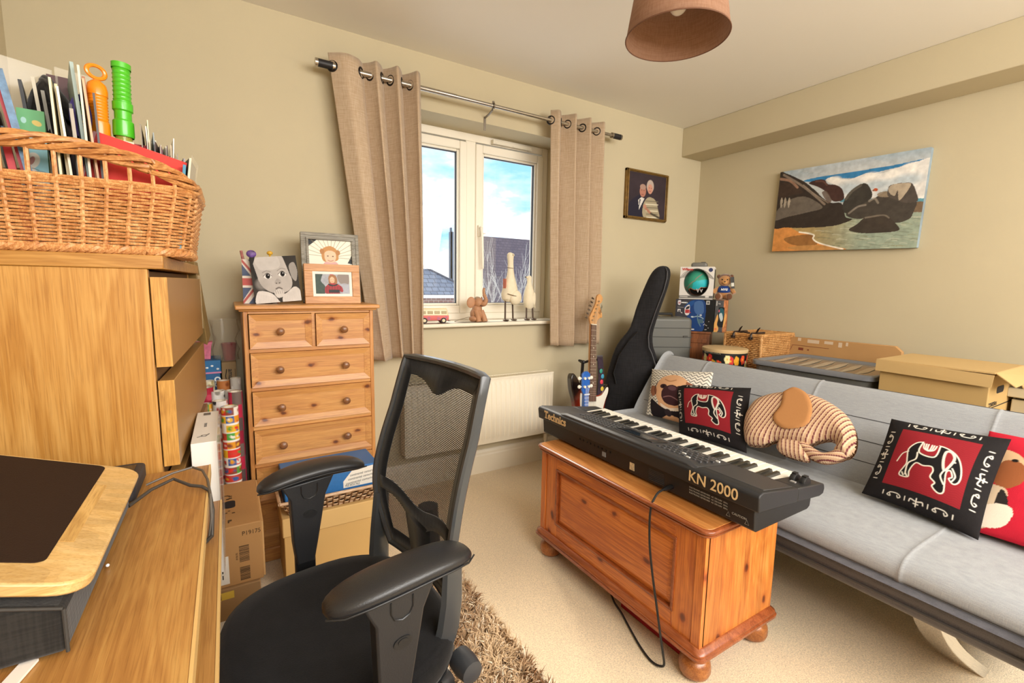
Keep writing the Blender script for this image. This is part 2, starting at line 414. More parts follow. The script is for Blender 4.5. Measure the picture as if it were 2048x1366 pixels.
# ---- window: frame, two sashes, panes, handle, vent and the sill board
w = thing('window_1', None, None, (1.34, 2.72, .958)); w['kind'] = 'structure'
def ring(m, x0, x1, z0, z1, t, y0, y1):
    m.box(x0, x0 + t, y0, y1, z0, z1); m.box(x1 - t, x1, y0, y1, z0, z1); m.box(x0 + t, x1 - t, y0, y1, z0, z0 + t); m.box(x0 + t, x1 - t, y0, y1, z1 - t, z1); return m
m = ring(MB(), OX0, OX1, .958, OZ1, .046, 2.70, 2.78); m.box(1.306, 1.375, 2.70, 2.78, 1.004, OZ1 - .046)
obj('window_frame', m, UPVC, w, bevel=.004, world=True)
for x0, x1 in ((.792, 1.310), (1.371, 1.888)):
    m = ring(MB(), x0, x1, 1.0, 2.058, .05, 2.688, 2.76); ring(m, x0 + .05, x1 - .05, 1.05, 2.008, .014, 2.70, 2.75)
    sh = obj('sash', m, UPVC, w, bevel=.006, world=True)
    m = ring(MB(), x0 + .062, x1 - .062, 1.062, 1.996, .005, 2.712, 2.73); obj('gasket', m, pm('black_rubber', '26262a', .6), sh, world=True)
    obj('pane', MB().box(x0 + .064, x1 - .064, 2.722, 2.726, 1.064, 1.994), glassy('window_glass', (1, 1, 1), 0, .045), sh, world=True)
m = MB().box(1.383, 1.407, 2.672, 2.69, 1.49, 1.56); m.tube([(1.395, 2.675, 1.545), (1.395, 2.655, 1.54), (1.396, 2.648, 1.50), (1.40, 2.65, 1.42), (1.404, 2.652, 1.33), (1.405, 2.652, 1.285)], [.009, .010, .010, .009, .009, .007], 8)
m.box(1.413, 1.43, 2.66, 2.672, 1.505, 1.512); obj('window_handle', m, UPVC, w, bevel=.003, world=True)
m = MB().box(1.487, 1.775, 2.672, 2.70, 2.073, 2.097); m.box(1.482, 1.497, 2.668, 2.70, 2.071, 2.099); m.box(1.765, 1.78, 2.668, 2.70, 2.071, 2.099); m.box(1.62, 1.64, 2.668, 2.69, 2.075, 2.08)
obj('trickle_vent', m, pm('vent_plastic', 'e3dcca', .35), w, bevel=.003, world=True)
m = MB().box(OX0, OX1, 2.45, 2.71, .935, .958); m.box(OX0 - .03, OX1 + .03, 2.44, 2.492, .935, .958); obj('window_sill', m, WHITE, w, bevel=.008, world=True, seg=3)

m = ring(MB(), -.25, 2.95, 1.05, 2.36, .06, Y0, Y0 + .03); m.box(1.32, 1.38, Y0, Y0 + .03, 1.11, 2.30); struct('added_rear_frame', m, UPVC, bevel=.004)   # unseen frame added on the solid wall behind the camera, for an assumed window

# ---- radiator under the window
r = thing('radiator', 'cream panel radiator on the wall under the window', 'radiator', (1.3, 2.44, .21))
RAD = pm('radiator_enamel', 'e9e0cb', .35)
nx = 300; nzv = [.215, .222, .245, .262, .575, .592, .612, .618]; amp = [0, 0, 0, 1, 1, 0, 0, 0]
xs = np.linspace(.80, 1.80, nx); V = []; F = []
for z, a in zip(nzv, amp):
    for x in xs:
        q = ((x - .80) / .0335) % 1.0; g = min(1, max(0, (min(q, 1 - q) - .10) / .12))
        V.append((x, 2.404 - .007 * (g * a), z))
for j in range(len(nzv) - 1):
    for i in range(nx - 1): F.append([j * nx + i, j * nx + i + 1, (j + 1) * nx + i + 1, (j + 1) * nx + i])
m = MB(); m.add(V, F); m.box(.80, 1.80, 2.4065, 2.425, .215, .618); obj('panel', m, RAD, r, world=True, angle=25)
obj('rear_panel', MB().box(.80, 1.80, 2.455, 2.47, .215, .61), RAD, r, world=True, bevel=.002)
obj('side_cover', MB().box(.796, .800, 2.40, 2.472, .24, .622), RAD, r, world=True, bevel=.001); obj('side_cover', MB().box(1.80, 1.804, 2.40, 2.472, .24, .622), RAD, r, world=True, bevel=.001)
m = MB()
for i in range(60): x = .806 + i * .0166; m.box(x, x + .010, 2.40, 2.472, .618, .622)
m.box(.796, 1.804, 2.398, 2.404, .614, .624).box(.796, 1.804, 2.468, 2.474, .614, .624); obj('top_grille', m, RAD, r, world=True)
m = MB().tube([(1.78, 2.44, .215), (1.78, 2.44, .0)], .0075, 8); m.tube([(1.78, 2.44, .15), (1.78, 2.44, .20)], .014, 10); obj('valve_pipe', m, pm('white_pipe', 'e4dac4', .4), r, world=True)
for x in (1.0, 1.6): obj('wall_bracket', MB().box(x, x + .04, 2.468, 2.489, .25, .55), RAD, r, world=True)

# ---- curtain pole with two finials and a bracket
CHROME = pm('brushed_steel', 'b9b3aa', .22, 1.0, var=(60, .06)); DARKM = pm('black_bronze', '2a2422', .35, .6); FIN = pm('black_leather_finial', '17161a', .5)
p = thing('curtain_pole', 'steel curtain pole with black finials above the window', 'curtain pole', (1.35, 2.39, 2.18))
obj('pole', MB().tube([(.47, 2.39, 2.18), (1.10, 2.39, 2.18)], .0125, 14).tube([(1.08, 2.39, 2.18), (2.22, 2.39, 2.18)], .0105, 14), CHROME, p, world=True)
obj('joint_ring', MB().tube([(.995, 2.39, 2.18), (1.0, 2.39, 2.18)], .0132, 14), CHROME, p, world=True)
for a, b in ((.393, 1), (2.307, -1)):
    fo = obj('finial', MB().tube([(a + b * .012, 2.39, 2.18), (a + b * .075, 2.39, 2.18)], .0175, 16), FIN, p, world=True)
    m = MB().tube([(a, 2.39, 2.18), (a + b * .012, 2.39, 2.18)], .0182, 16).tube([(a + b * .075, 2.39, 2.18), (a + b * .087, 2.39, 2.18)], .0182, 16); obj('finial_cap', m, CHROME, fo, world=True)
m = MB().box(1.318, 1.332, 2.488, 2.493, 2.075, 2.15).tube([(1.325, 2.49, 2.145), (1.325, 2.44, 2.15), (1.325, 2.40, 2.162)], .006, 8); m.torus(.0145, .004, Matrix.Translation((1.325, 2.39, 2.18)) @ Matrix.Rotation(PI / 2, 4, 'Y')); m.box(1.319, 1.331, 2.386, 2.394, 2.192, 2.205)
obj('bracket', m, pm('steel_bracket', '8d857a', .35, .9), p, bevel=.001, world=True)

# ---- two eyelet curtains
LINEN = fabric('linen_curtain', 'd6c1a6', 'c2a788', 330, .95, .4, .3, trans=.25, con=.14)
def curtain(name, label, xt0, xt1, xb0, xb1, zb, waves, flat0, amp, seed):
    c = thing(name, label, 'curtain', ((xt0 + xt1) / 2, 2.39, zb), 0, 'linen eyelet curtains')
    ns, nz = 150, 46; zt = 2.236; rr = np.random.RandomState(seed); V = []; F = []; ph = rr.rand(4) * 6
    def pt(s, z):
        k = (zt - z) / (zt - zb)
        if flat0 and s < flat0: q = 0.5 * s / flat0
        else: q = .5 + (s - flat0) / (1 - flat0) * (waves - .5)
        x = (xt0 + (xb0 - xt0) * k) * (1 - s) + (xt1 + (xb1 - xt1) * k) * s
        A = amp * (.85 + .35 * k) * (1 + .2 * math.sin(ph[0] + s * 5 + k * 2))
        y = 2.39 - .004 - A * math.sin(2 * PI * q + .35 * math.sin(k * 2 + ph[1])) - .01 * k * math.sin(ph[2] + s * 3)
        x += .009 * math.sin(4 * PI * q) * (0.4 + k) + .006 * k * math.sin(ph[3] + s * 4 + k * 3)
        return (x, y, z + (.006 * math.sin(9 * s + seed) if k == 1 else 0))
    for j in range(nz):
        z = zt + (zb - zt) * j / (nz - 1)
        for i in range(ns): V.append(pt(i / (ns - 1), z))
    for j in range(nz - 1):
        for i in range(ns - 1): F.append([j * ns + i, j * ns + i + 1, (j + 1) * ns + i + 1, (j + 1) * ns + i])
    m = MB(); m.add(V, F); obj('fabric', m, LINEN, c, world=True, solid=.003, angle=80)
    # eyelets where the cloth crosses the pole
    prev = None
    for i in range(400):
        s = i / 399; q = pt(s, 2.18); v = q[1] - 2.39
        if prev is not None and prev[1] * v < 0:
            a = pt(max(0, s - .012), 2.18); b = pt(min(1, s + .012), 2.18); d = Vector((b[0] - a[0], b[1] - a[1], 0)).normalized(); nrm = Vector((-d.y, d.x, 0))
            M = Matrix(((d.x, 0, nrm.x, q[0]), (d.y, 0, nrm.y, 2.39), (0, 1, 0, 2.18), (0, 0, 0, 1)))
            obj('eyelet', MB().torus(.0225, .0055, M, 24, 8), DARKM, c, world=True)
        prev = q[:1] + (v,)
curtain('curtain', 'beige linen curtain gathered at the left side of the window', .452, .886, .63, .905, .79, 3.5, .30, .042, 3)
curtain('curtain', 'narrower beige linen curtain at the right side of the window', 1.722, 2.15, 1.752, 2.165, .80, 3.5, .16, .040, 8)

# ---- ceiling lamp shade
SHADE = fabric('shade_cloth', 'a8826a', '9b755d', 260, .85, .2, .1, trans=.12); 
l = thing('pendant_lamp', 'brown drum lampshade with a white bulb hanging from the ceiling', 'lamp', (1.32, 1.127, 2.4))
def ring_pts(r, z, n=64): return [(1.32 + r * math.cos(2 * PI * i / n), 1.127 + r * math.sin(2 * PI * i / n), z) for i in range(n)]
obj('lamp_shade', MB().loft([ring_pts(.165, 2.012), ring_pts(.127, 2.255)], cap=False), SHADE, l, world=True, solid=.0015)
[obj('rim', MB().tube(ring_pts(*q), .0022, 6, closed=True), pm('shade_rim', '6b4630', .7), l, world=True) for q in ((.1655, 2.012), (.1275, 2.255))]
obj('bulb', MB().ball((1.32, 1.127, 2.115), .03, .03, .034, 20, 14).tube([(1.32, 1.127, 2.14), (1.32, 1.127, 2.19)], [.02, .013], 14), pm('bulb_glass', 'f1ece2', .15), l, world=True)
m = MB().tube([(1.32, 1.127, 2.175), (1.32, 1.127, 2.25)], .019, 14); m.tube([(1.32, 1.127, 2.25), (1.32, 1.127, 2.38)], .0035, 6); m.lathe([(.045, 0), (.045, .012), (.02, .03)], 24, Matrix.Translation((1.32, 1.127, 2.37)))
for k in range(3): a = k * 2.094; m.tube([(1.32 + .02 * math.cos(a), 1.127 + .02 * math.sin(a), 2.2), (1.32 + .129 * math.cos(a), 1.127 + .129 * math.sin(a), 2.246)], .002, 5)
obj('lamp_holder', m, pm('white_plastic', 'e8e2d6', .4), l, world=True)

# ---- what stands outside the window
def courses(name, c1, c2, mortar, sc, bw=.5, bh=.25):
    m, n, l, b = newmat(name); t = n.new('ShaderNodeTexCoord'); s = n.new('ShaderNodeSeparateXYZ'); c = n.new('ShaderNodeCombineXYZ'); q = n.new('ShaderNodeTexBrick')
    l.new(t.outputs['Object'], s.inputs[0]); l.new(s.outputs[0], c.inputs[0]); l.new(s.outputs[2], c.inputs[1]); l.new(c.outputs[0], q.inputs['Vector'])
    q.inputs['Color1'].default_value = (*lin(c1), 1); q.inputs['Color2'].default_value = (*lin(c2), 1); q.inputs['Mortar'].default_value = (*lin(mortar), 1); q.inputs['Scale'].default_value = sc; q.inputs['Brick Width'].default_value = bw; q.inputs['Row Height'].default_value = bh; q.inputs['Mortar Size'].default_value = .025
    l.new(q.outputs[0], b.inputs['Base Color']); b.inputs['Roughness'].default_value = .8; return m
SLATE = courses('slate_tiles', '6c788c', '7b879a', '4a5364', 2.2, .5, .3)
def roof_tiles(m, P, U, V, nu, nv, t):
    P = Vector(P); U = Vector(U); V = Vector(V); n = U.cross(V).normalized()
    for j in range(nv):
        a = P + V * (j / nv); b = P + V * ((j + 1.15) / nv)
        m.add([a + n * t, a + U + n * t, b + U, b, a, a + U], [[0, 1, 2, 3], [4, 5, 1, 0]])
h = thing('neighbour_house', 'low brick house with a blue-grey tiled roof seen through the left pane', 'house', (5, 15, -3))
m = MB(); roof_tiles(m, (3.0, 13.8, .92), (4.6, 0, 0), (0.0, 2.2, 1.35), 1, 14, .035); 
m = MB()
ov = [(3.2, .86), (7.3, .86), (6.85, 1.22), (6.05, 1.62), (5.15, 2.16), (4.2, 2.7), (3.2, 2.7)]
for j in range(16):
    z0 = .86 + j * .12; z1 = z0 + .13
    def xr(z): return 7.3 - (z - .86) / 1.84 * 3.1
    if z0 > 2.65: break
    m.add([(2.6, 14 + j * .16, z0), (xr(z0), 14 + j * .16, z0), (xr(z1), 14 + (j + 1) * .16, z1 - .01), (2.6, 14 + (j + 1) * .16, z1 - .01), (2.6, 14.06 + j * .16, z0 - .03), (xr(z0), 14.06 + j * .16, z0 - .03)], [[0, 1, 2, 3], [4, 5, 1, 0]])
obj('roof', m, SLATE, h, world=True, smooth=False)
m = MB()
for j in range(16):
    z = .84 + j * .12; m.tube([(7.3 - (z - .86) / 1.84 * 3.1, 13.98 + j * .16, z), (7.3 - (z - .74) / 1.84 * 3.1, 14.14 + j * .16, z + .12)], .05, 6)
obj('hip_tiles', m, pm('ridge_tile', '4c5260', .8), h, world=True)
obj('gutter', MB().box(2.6, 7.4, 13.85, 13.98, .74, .84), pm('white_gutter', 'e5e5e5', .4), h, world=True)
BRICK = courses('red_brick', '9a7a70', '85635a', 'b5aaa2', 3); obj('wall', MB().box(2.6, 7.3, 14.05, 14.3, -3, .80), BRICK, h, world=True)
h = thing('neighbour_gable', 'white clapboard house end just left of the window mullion', 'house', (8, 16, -3))
m = MB()
for j in range(28): z = -3 + j * .22; m.add([(7.14, 16, z), (7.75, 16, z), (7.75, 16.03, z + .22), (7.14 , 16.03, z + .22), (7.14, 16.03, z), (7.75, 16.03, z)], [[0, 1, 2, 3], [4, 5, 1, 0]])
obj('clapboard_wall', m, pm('white_boards', 'd8dde2', .6), h, world=True, smooth=False)
m = MB().box(7.08, 7.2, 15.9, 16.05, -3, 3.1); m.box(7.09, 7.14, 15.9, 16.0, 1.4, 3.25)
obj('bargeboard', m, pm('dark_bargeboard', '56606c', .6), h, world=True)
h = thing('brown_roof_house', 'dark brown roofed house filling the lower right pane', 'house', (11, 18, -3))
m = MB()
for j in range(24):
    z0 = -1.2 + j * .2; m.add([(10.3, 18 + j * .12, z0), (17, 18 + j * .12, z0), (17, 18.12 + j * .12, z0 + .21), (10.3, 18.12 + j * .12, z0 + .21), (10.3, 18.05 + j * .12, z0 - .02), (17, 18.05 + j * .12, z0 - .02)], [[0, 1, 2, 3], [4, 5, 1, 0]])
obj('roof', m, courses('brown_tiles', '665c66', '5a515c', '494350', 2.2, .5, .3), h, world=True, smooth=False)
obj('wall', MB().box(10.4, 16.9, 18.1, 18.4, -3, -1.2), BRICK, h, world=True)
t = thing('bare_tree', 'leafless twiggy tree in front of the brown roof', 'tree', (7.0, 11, -3))
m = MB(); rt = random.Random(5)
def twig(p, d, ln, r, dep):
    q = p + d * ln; m.tube([p, p + d * ln * .5 + Vector((rt.uniform(-.03, .03), 0, 0)), q], [r, r * .85, r * .7], 4, cap=False)
    if dep:
        for k in range(3 if dep > 1 else 4): twig(p + d * ln * rt.uniform(.45, 1), (d + Vector((rt.uniform(-.55, .55), rt.uniform(-.4, .4), rt.uniform(0, .45)))).normalized(), ln * rt.uniform(.55, .8), r * .6, dep - 1)
for k in range(7): twig(Vector((5.7 + k * .32 + rt.uniform(-.1, .1), 11 + rt.uniform(-.4, .4), -.9)), Vector((rt.uniform(-.15, .3), 0, 1)).normalized(), rt.uniform(1.1, 1.5), .022, 3)
for k in range(7): m.tube([(5.7 + k * .32, 11, -.8), (6.5 + (k - 3) * .06, 11, -1.9), (6.6, 11, -3)], [.022, .05, .10], 6)
obj('branches', m, pm('pale_bark', 'b9b4ae', .9), t, world=True)

# ---- pictures on the walls
f = thing('framed_portrait', 'small gilt frame with a portrait of a man and a woman', 'picture', (2.68, 2.48, 1.86))
GILT = pm('gilt_wood', '7d5f2c', .4, .35, var=(40, .25))
M = frame((2.458, 2.472, 1.678), (1, 0, 0), y=(.012, 0, 1))
m = MB(); w_, h_, t_ = .43, .348, .02
for a in (0, 1):
    k = a * .006; d = (.0, .012)[a]
    for q in ((k, w_ - k, k, t_ - .004 * a), (k, w_ - k, h_ - t_ + .004 * a, h_ - k), (k, t_ - .004 * a, k, h_ - k), (w_ - t_ + .004 * a, w_ - k, k, h_ - k)): m.box(q[0], q[1], q[2], q[3], -.021, .002 + d, M)
obj('frame', m, GILT, f, bevel=.003, world=True); obj('backing', MB().box(.01, w_ - .01, .01, h_ - .01, -.02, -.002, M), pm('dark_board', '2b2522', .8), f, world=True)
A = Art(100, 81, 110, '3b3138'); A.noise(.06, .35, 2)
A.blob([(2, 80), (4, 58), (22, 44), (33, 40), (46, 52), (58, 66), (62, 81)], '252434'); A.poly([(27, 50), (35, 44), (43, 46), (30, 68)], 'd6d2cc'); A.poly([(30, 48), (34, 48), (29, 66)], '454a55')
A.blob([(44, 81), (40, 60), (48, 46), (58, 42), (72, 46), (80, 60), (84, 81)], 'a59a80')
for k in range(6): A.line([(46 + k, 50 + k * 6), (80, 48 + k * 6)], 1.6, 'e3dbc2' if k % 2 else '6f6856')
A.ell(38, 33, 8.2, 10.5, 'b07a68'); A.ell(38, 25, 7.8, 5, 'a98a7c'); A.ell(57, 22, 9.5, 12, 'b7a79c'); A.ell(57, 27, 6.6, 9, 'c6917d'); A.line([(54, 31), (59, 31)], 1, '8b3f3a'); A.line([(35, 39), (40, 39)], 1, '7c3530')
for x, y in ((35, 31), (41, 31), (54.5, 25), (60, 25)): A.ell(x, y, 1, .7, '35211c')
A.line([(45, 62), (62, 72)], 5, 'a97863'); A.ell(45, 60, 4, 3.5, 'b98570'); A.line([(62, 72), (84, 78)], 4, '4b4438')
picture('portrait_print', A, M @ Matrix.Translation((.018, .018, 0)), w_ - .036, h_ - .036, PRINT, f)

f = thing('canvas_print', 'wide unframed canvas of dark boulders on a sandy beach', 'picture', (3.27, 1.44, 1.70))
M = frame((3.252, 1.842, 1.447), (0, -1, .022 / -.8 * 1.0 + 0), y=(0, -.0275 * -1 * -1, 1)); cw, ch = .80, .53
obj('canvas_block', MB().box(0, cw, 0, ch, -.034, -.0004, M), pm('canvas_edge', '8797a0', .8, var=(6, .3)), f, bevel=.004, world=True)
A = Art(170, 113, 330, 'a3b3be'); X_, Y_ = A.X, A.Y; pw = 170 / 330
# the scene on the canvas is laid out in a slanted 2048 x 1365 sketch frame; this maps the canvas onto it
def homog(src, dst):
    Mx = []
    for (x, y), (u, v) in zip(src, dst): Mx += [[x, y, 1, 0, 0, 0, -u * x, -u * y], [0, 0, 0, x, y, 1, -v * x, -v * y]]
    return np.append(np.linalg.solve(np.array(Mx, float), np.array(dst, float).ravel()), 1).reshape(3, 3)
Hm = homog([(0, 0), (170, 0), (170, 113), (0, 113)], [(220, 378), (1925, 90), (1790, 1235), (130, 1272)])
q = np.stack([X_, Y_, np.ones_like(X_)], -1) @ Hm.T; A.X, A.Y = q[..., 0] / q[..., 2], q[..., 1] / q[..., 2]; A.px = 5.5
top_ = 378 - (A.X - 220) * .169; A.put(np.clip((A.Y - top_) / 160, 0, 1) * .7, 'c9cac8')
for k in range(14): y = 120 + k * 16; A.curve([(300 + k * 60, y + 230 - k * 9), (700 + k * 50, y + 165 - k * 8), (1200 + k * 40, y + 90 - k * 6)], 12, 'd5d3cf', .35)
A.blob([(480, 475), (600, 440), (850, 400), (1200, 345), (1500, 295), (1960, 205), (1960, 270), (1600, 310), (1250, 390), (1050, 440), (850, 445), (600, 482)], '3a7fb2')
A.blob([(735, 470), (800, 430), (880, 447), (1000, 455), (1100, 420), (1220, 380), (1350, 390), (1500, 340), (1640, 288), (1760, 255), (1960, 240), (1920, 690), (940, 705), (900, 560)], 'e4e2de')
for x, y, rx, ry in ((1000, 560, 150, 70), (1300, 520, 170, 50), (1650, 460, 190, 60), (1500, 600, 200, 60)): A.ell(x, y, rx, ry, 'a9bcc8', .7, -.15, .9)
for x, y, r_ in ((830, 460, 50), (1240, 420, 60), (1480, 390, 60), (1700, 320, 70)): A.ell(x, y, r_ * 1.4, r_ * .7, 'f4f1ea', .8, -.2, .7)
A.poly([(900, 672), (1960, 668), (1960, 712), (900, 712)], '5f97a8'); A.poly([(1500, 705), (1960, 705), (1960, 835), (1500, 850)], '77634e')
A.poly([(100, 840), (1960, 825), (1960, 1300), (100, 1300)], '98a593'); A.put(np.clip((1150 - A.X) / 600, 0, 1) * (A.Y > 900), 'ab9462')
r9 = np.random.RandomState(9)
for k in range(110): x = r9.uniform(450, 1850); y = r9.uniform(870, 1240); A.curve([(x, y), (x + 40, y - 4), (x + 80 + 60 * r9.rand(), y + 5)], 7, ['cfccb6', '6b735c', 'b4b79f', '8d8a66'][k % 4], .6)
A.blob([(140, 968), (330, 1000), (430, 1050), (500, 1068), (580, 1090), (600, 1150), (700, 1195), (960, 1260), (60, 1310), (90, 1000)], 'd6914e'); A.blob([(270, 1125), (420, 1090), (580, 1082), (610, 1150), (640, 1195), (450, 1210), (320, 1180)], '97693a'); A.blob([(300, 1230), (620, 1200), (950, 1250), (600, 1275)], 'b98a52', .8)
A.curve([(440, 1052), (600, 1082), (598, 1130), (680, 1182), (940, 1248)], 16, 'efe8d8')
A.blob([(160, 380), (280, 390), (400, 440), (500, 490), (600, 570), (720, 680), (800, 720), (900, 720), (935, 770), (965, 880), (1040, 905), (960, 945), (800, 985), (500, 1003), (300, 998), (120, 960)], '372f29')
A.blob([(170, 830), (300, 700), (500, 650), (700, 770), (520, 830), (300, 880), (160, 920)], '71685e', .85); A.blob([(200, 520), (300, 500), (480, 600), (330, 640), (210, 680)], '40322a'); A.curve([(225, 455), (330, 475), (410, 545)], 30, '9f7b66', .8); A.curve([(260, 410), (420, 500), (560, 600), (720, 735)], 26, '8f7f70', .8); A.curve([(480, 520), (620, 630), (760, 720)], 10, 'aa9a88', .6)
for x in (235, 275, 320): A.blob([(x - 16, 720), (x, 660), (x + 14, 700), (x - 6, 780)], 'c3b6a3', .7)
A.blob([(540, 500), (640, 460), (720, 465), (755, 510), (850, 520), (920, 570), (937, 680), (820, 702), (740, 600), (640, 540)], '46302b'); A.blob([(690, 610), (740, 590), (800, 690), (760, 720)], '675549', .9); A.curve([(620, 480), (700, 480), (745, 520)], 18, '6b4a40', .8)
A.blob([(925, 770), (950, 680), (1000, 600), (1090, 530), (1170, 500), (1222, 530), (1262, 620), (1230, 690), (1100, 765), (970, 840)], '3d3933'); A.curve([(960, 680), (1030, 590), (1130, 520)], 30, '625c52', .8)
A.blob([(965, 855), (1100, 760), (1300, 660), (1440, 590), (1600, 690), (1770, 700), (1742, 820), (1700, 900), (1560, 948), (1400, 932), (1250, 885), (1100, 905)], '47413a'); A.curve([(1000, 840), (1100, 765), (1190, 745)], 20, '8b8276', .8); A.curve([(1230, 700), (1290, 670), (1330, 720)], 26, '9b9080', .6); A.blob([(1330, 610), (1440, 590), (1470, 650), (1340, 650)], '8f7f6a', .9)
A.blob([(1440, 570), (1470, 520), (1600, 495), (1712, 500), (1770, 610), (1782, 700), (1650, 722), (1520, 680), (1440, 640)], '524a43'); A.blob([(1445, 570), (1490, 515), (1640, 495), (1702, 512), (1640, 620), (1570, 692), (1552, 580), (1520, 640), (1470, 620)], 'b3a48f')
A.ell(1300, 572, 26, 18, 'b5532f'); A.ell(1275, 580, 14, 10, '8c5a44')
A.blob([(1005, 1022), (1100, 960), (1200, 880), (1400, 850), (1462, 880), (1585, 1012), (1500, 1052), (1200, 1067), (1060, 1052)], '423a32'); A.curve([(1190, 890), (1390, 860), (1460, 890)], 18, '7d7366', .8)
A.X, A.Y, A.px = X_, Y_, pw; A.noise(.25, .30, 9)
picture('beach_print', A, M, cw, ch, CANVAS, f)
# ================================================================= left side: oak drawers, basket, desk
OAKV = wood('oak_veneer_upright', 'b07a34', 'c4914a', 'd0a05a', 'z', 7, .42, 0, .05, .1)
OAKY = wood('oak_veneer_long', 'a06f38', 'b38245', 'c09352', 'y', 10, .4, 0, .045, .15); EDGE = pm('pale_edge_band', 'd6b071', .45)
MDF = pm('drawer_front_oak', 'a67c46', .38, var=(3, .04)); 
rz = -math.radians(2.2)
u = thing('oak_drawer_unit', 'tall oak veneer drawer unit under the wicker basket', 'drawers', (-.149, 1.31, 0), rz)
# local: x to the left negative, y along the drawer fronts
obj('side_panel', MB().box(-.478, 0, 0, .02, 0, 1.205), OAKV, u, bevel=.002)
obj('far_side_panel', MB().box(-.478, 0, .765, .785, 0, 1.205), OAKV, u, bevel=.002)
m = MB().box(-.478, .03, -.004, .79, 1.205, 1.235); obj('top', m, wood('oak_top', 'a5712e', 'b88540', 'c79650', 'x', 9, .4, 0, .05), u, bevel=.002)
obj('carcass', MB().box(-.478, -.002, .02, .765, .01, 1.2), pm('dark_recess', '6e4c26', .7), u)
for k in range(5):
    z1 = 1.187 - k * .237; d = obj('drawer_front', MB().box(.004, .034, .004, .781, z1 - .205, z1), [MDF], u, bevel=.0015)
    obj('edge_band', MB().box(.003, .0335, .0022, .0045, z1 - .205, z1), wood('oak_edge', 'ad7a35', 'c79346', 'd6a75c', 'z', 16, .45, 0, .06), d)
    obj('drawer_box', MB().box(-.40, .004, .03, .755, z1 - .19, z1 - .03), pm('drawer_box_wood', '8a6232', .6), d)
b = thing('paper_bag', 'brown parcel paper bag hanging at the far end of the oak drawers', 'bag', (-.09, 2.13, .93))
m = MB(); m.loft([[(-.13, 2.115, 1.25), (-.098, 2.10, 1.25), (-.092, 2.18, 1.25), (-.13, 2.19, 1.25)], [(-.125, 2.12, 1.1), (-.086, 2.10, 1.1), (-.078, 2.18, 1.1), (-.12, 2.19, 1.1)], [(-.108, 2.14, .95), (-.074, 2.10, .935), (-.064, 2.18, .965), (-.1, 2.19, .97)]])
obj('bag_body', m, pm('brown_paper', '8f7547', .5, bump=(30, .3)), b, world=True, bevel=.002); obj('sticky_tape', MB().box(-.092, -.083, 2.0985, 2.1, 1.0, 1.2), film('clear_tape', 'b8a27a', .6), b, world=True)

# ---- the wicker basket
WICK = wood('willow', 'b87a44', 'd79d62', 'ebbd86', 'z', 22, .5, 0, .3, .2); WICK2 = wood('willow_rim', 'a86c38', 'cc8f52', 'e2ab70', 'x', 18, .42, 0, .25, .35)
bk = thing('wicker_basket', 'long wicker basket with an arched handle rim on top of the oak drawers', 'basket', (-.33, 1.53, 1.236))
bx0, bx1, by0, by1 = -.615, -.055, 1.335, 1.72
def rrect(k, z, r=.075, n=12):
    """rounded rectangle loop, flaring with height k 0..1"""
    g = .022 * k; x0, x1, y0, y1 = bx0 + .012 - g * .5, bx1 - .022 + g, by0 + .022 - g, by1 - .022 + g; P = []
    for cx, cy, a0 in ((x1 - r, y0 + r, -PI / 2), (x1 - r, y1 - r, 0), (x0 + r, y1 - r, PI / 2), (x0 + r, y0 + r, PI)):
        for i in range(n + 1): a = a0 + PI / 2 * i / n; P.append((cx + r * math.cos(a), cy + r * math.sin(a), z))
    return P
def resample(P, n):
    P = [Vector(p) for p in P]; P.append(P[0]); d = [0]
    for a, c in zip(P[:-1], P[1:]): d.append(d[-1] + (c - a).length)
    out = []; j = 0
    for i in range(n):
        t = d[-1] * i / n
        while d[j + 1] < t: j += 1
        out.append(P[j].lerp(P[j + 1], (t - d[j]) / max(1e-9, d[j + 1] - d[j])))
    return out
NS = 44; NP = NS * 6
def wav(k, z, ph, amp=.0042, r=.0042, mbx=None):
    L_ = resample(rrect(k, z), NP); P = []
    for i, p in enumerate(L_):
        t = (L_[(i + 1) % NP] - L_[i - 1]).normalized(); nn = Vector((t.y, -t.x, 0)); P.append(p + nn * (amp * math.cos(PI * i / 6 + ph)))
    mbx.tube(P, r, 6, closed=True, flat=.85)
m = MB(); rows = 19
for j in range(rows): z = 1.254 + j * .0069; wav((z - 1.236) / .15, z, PI * (j % 2), .0038, .0037, mbx=m)
obj('woven_sides', m, WICK, bk, world=True)
m = MB()
for z, k in ((1.385, 1.0), (1.391, 1.0)): wav(k, z, PI * (z > 1.388), .0025, .005, m)
def braid(mbx, loop, R, r, turns, n, strands=3, closed=True):
    LL = loop if not closed else resample(loop, n); M_ = len(LL)
    for s in range(strands):
        P = []
        for i in range(M_):
            t = ((LL[(i + 1) % M_] if closed else LL[min(i + 1, M_ - 1)]) - (LL[i - 1] if closed else LL[max(i - 1, 0)])).normalized(); a = Vector((t.y, -t.x, 0)).normalized(); c = a.cross(t)
            g = 2 * PI * (turns * i / M_ + s / strands); P.append(LL[i] + a * math.cos(g) * R + c * math.sin(g) * R)
        mbx.tube(P, r, 6, closed=closed)
braid(m, rrect(0, 1.246), .0055, .0062, 36, 260); obj('base_border', m, WICK, bk, world=True)
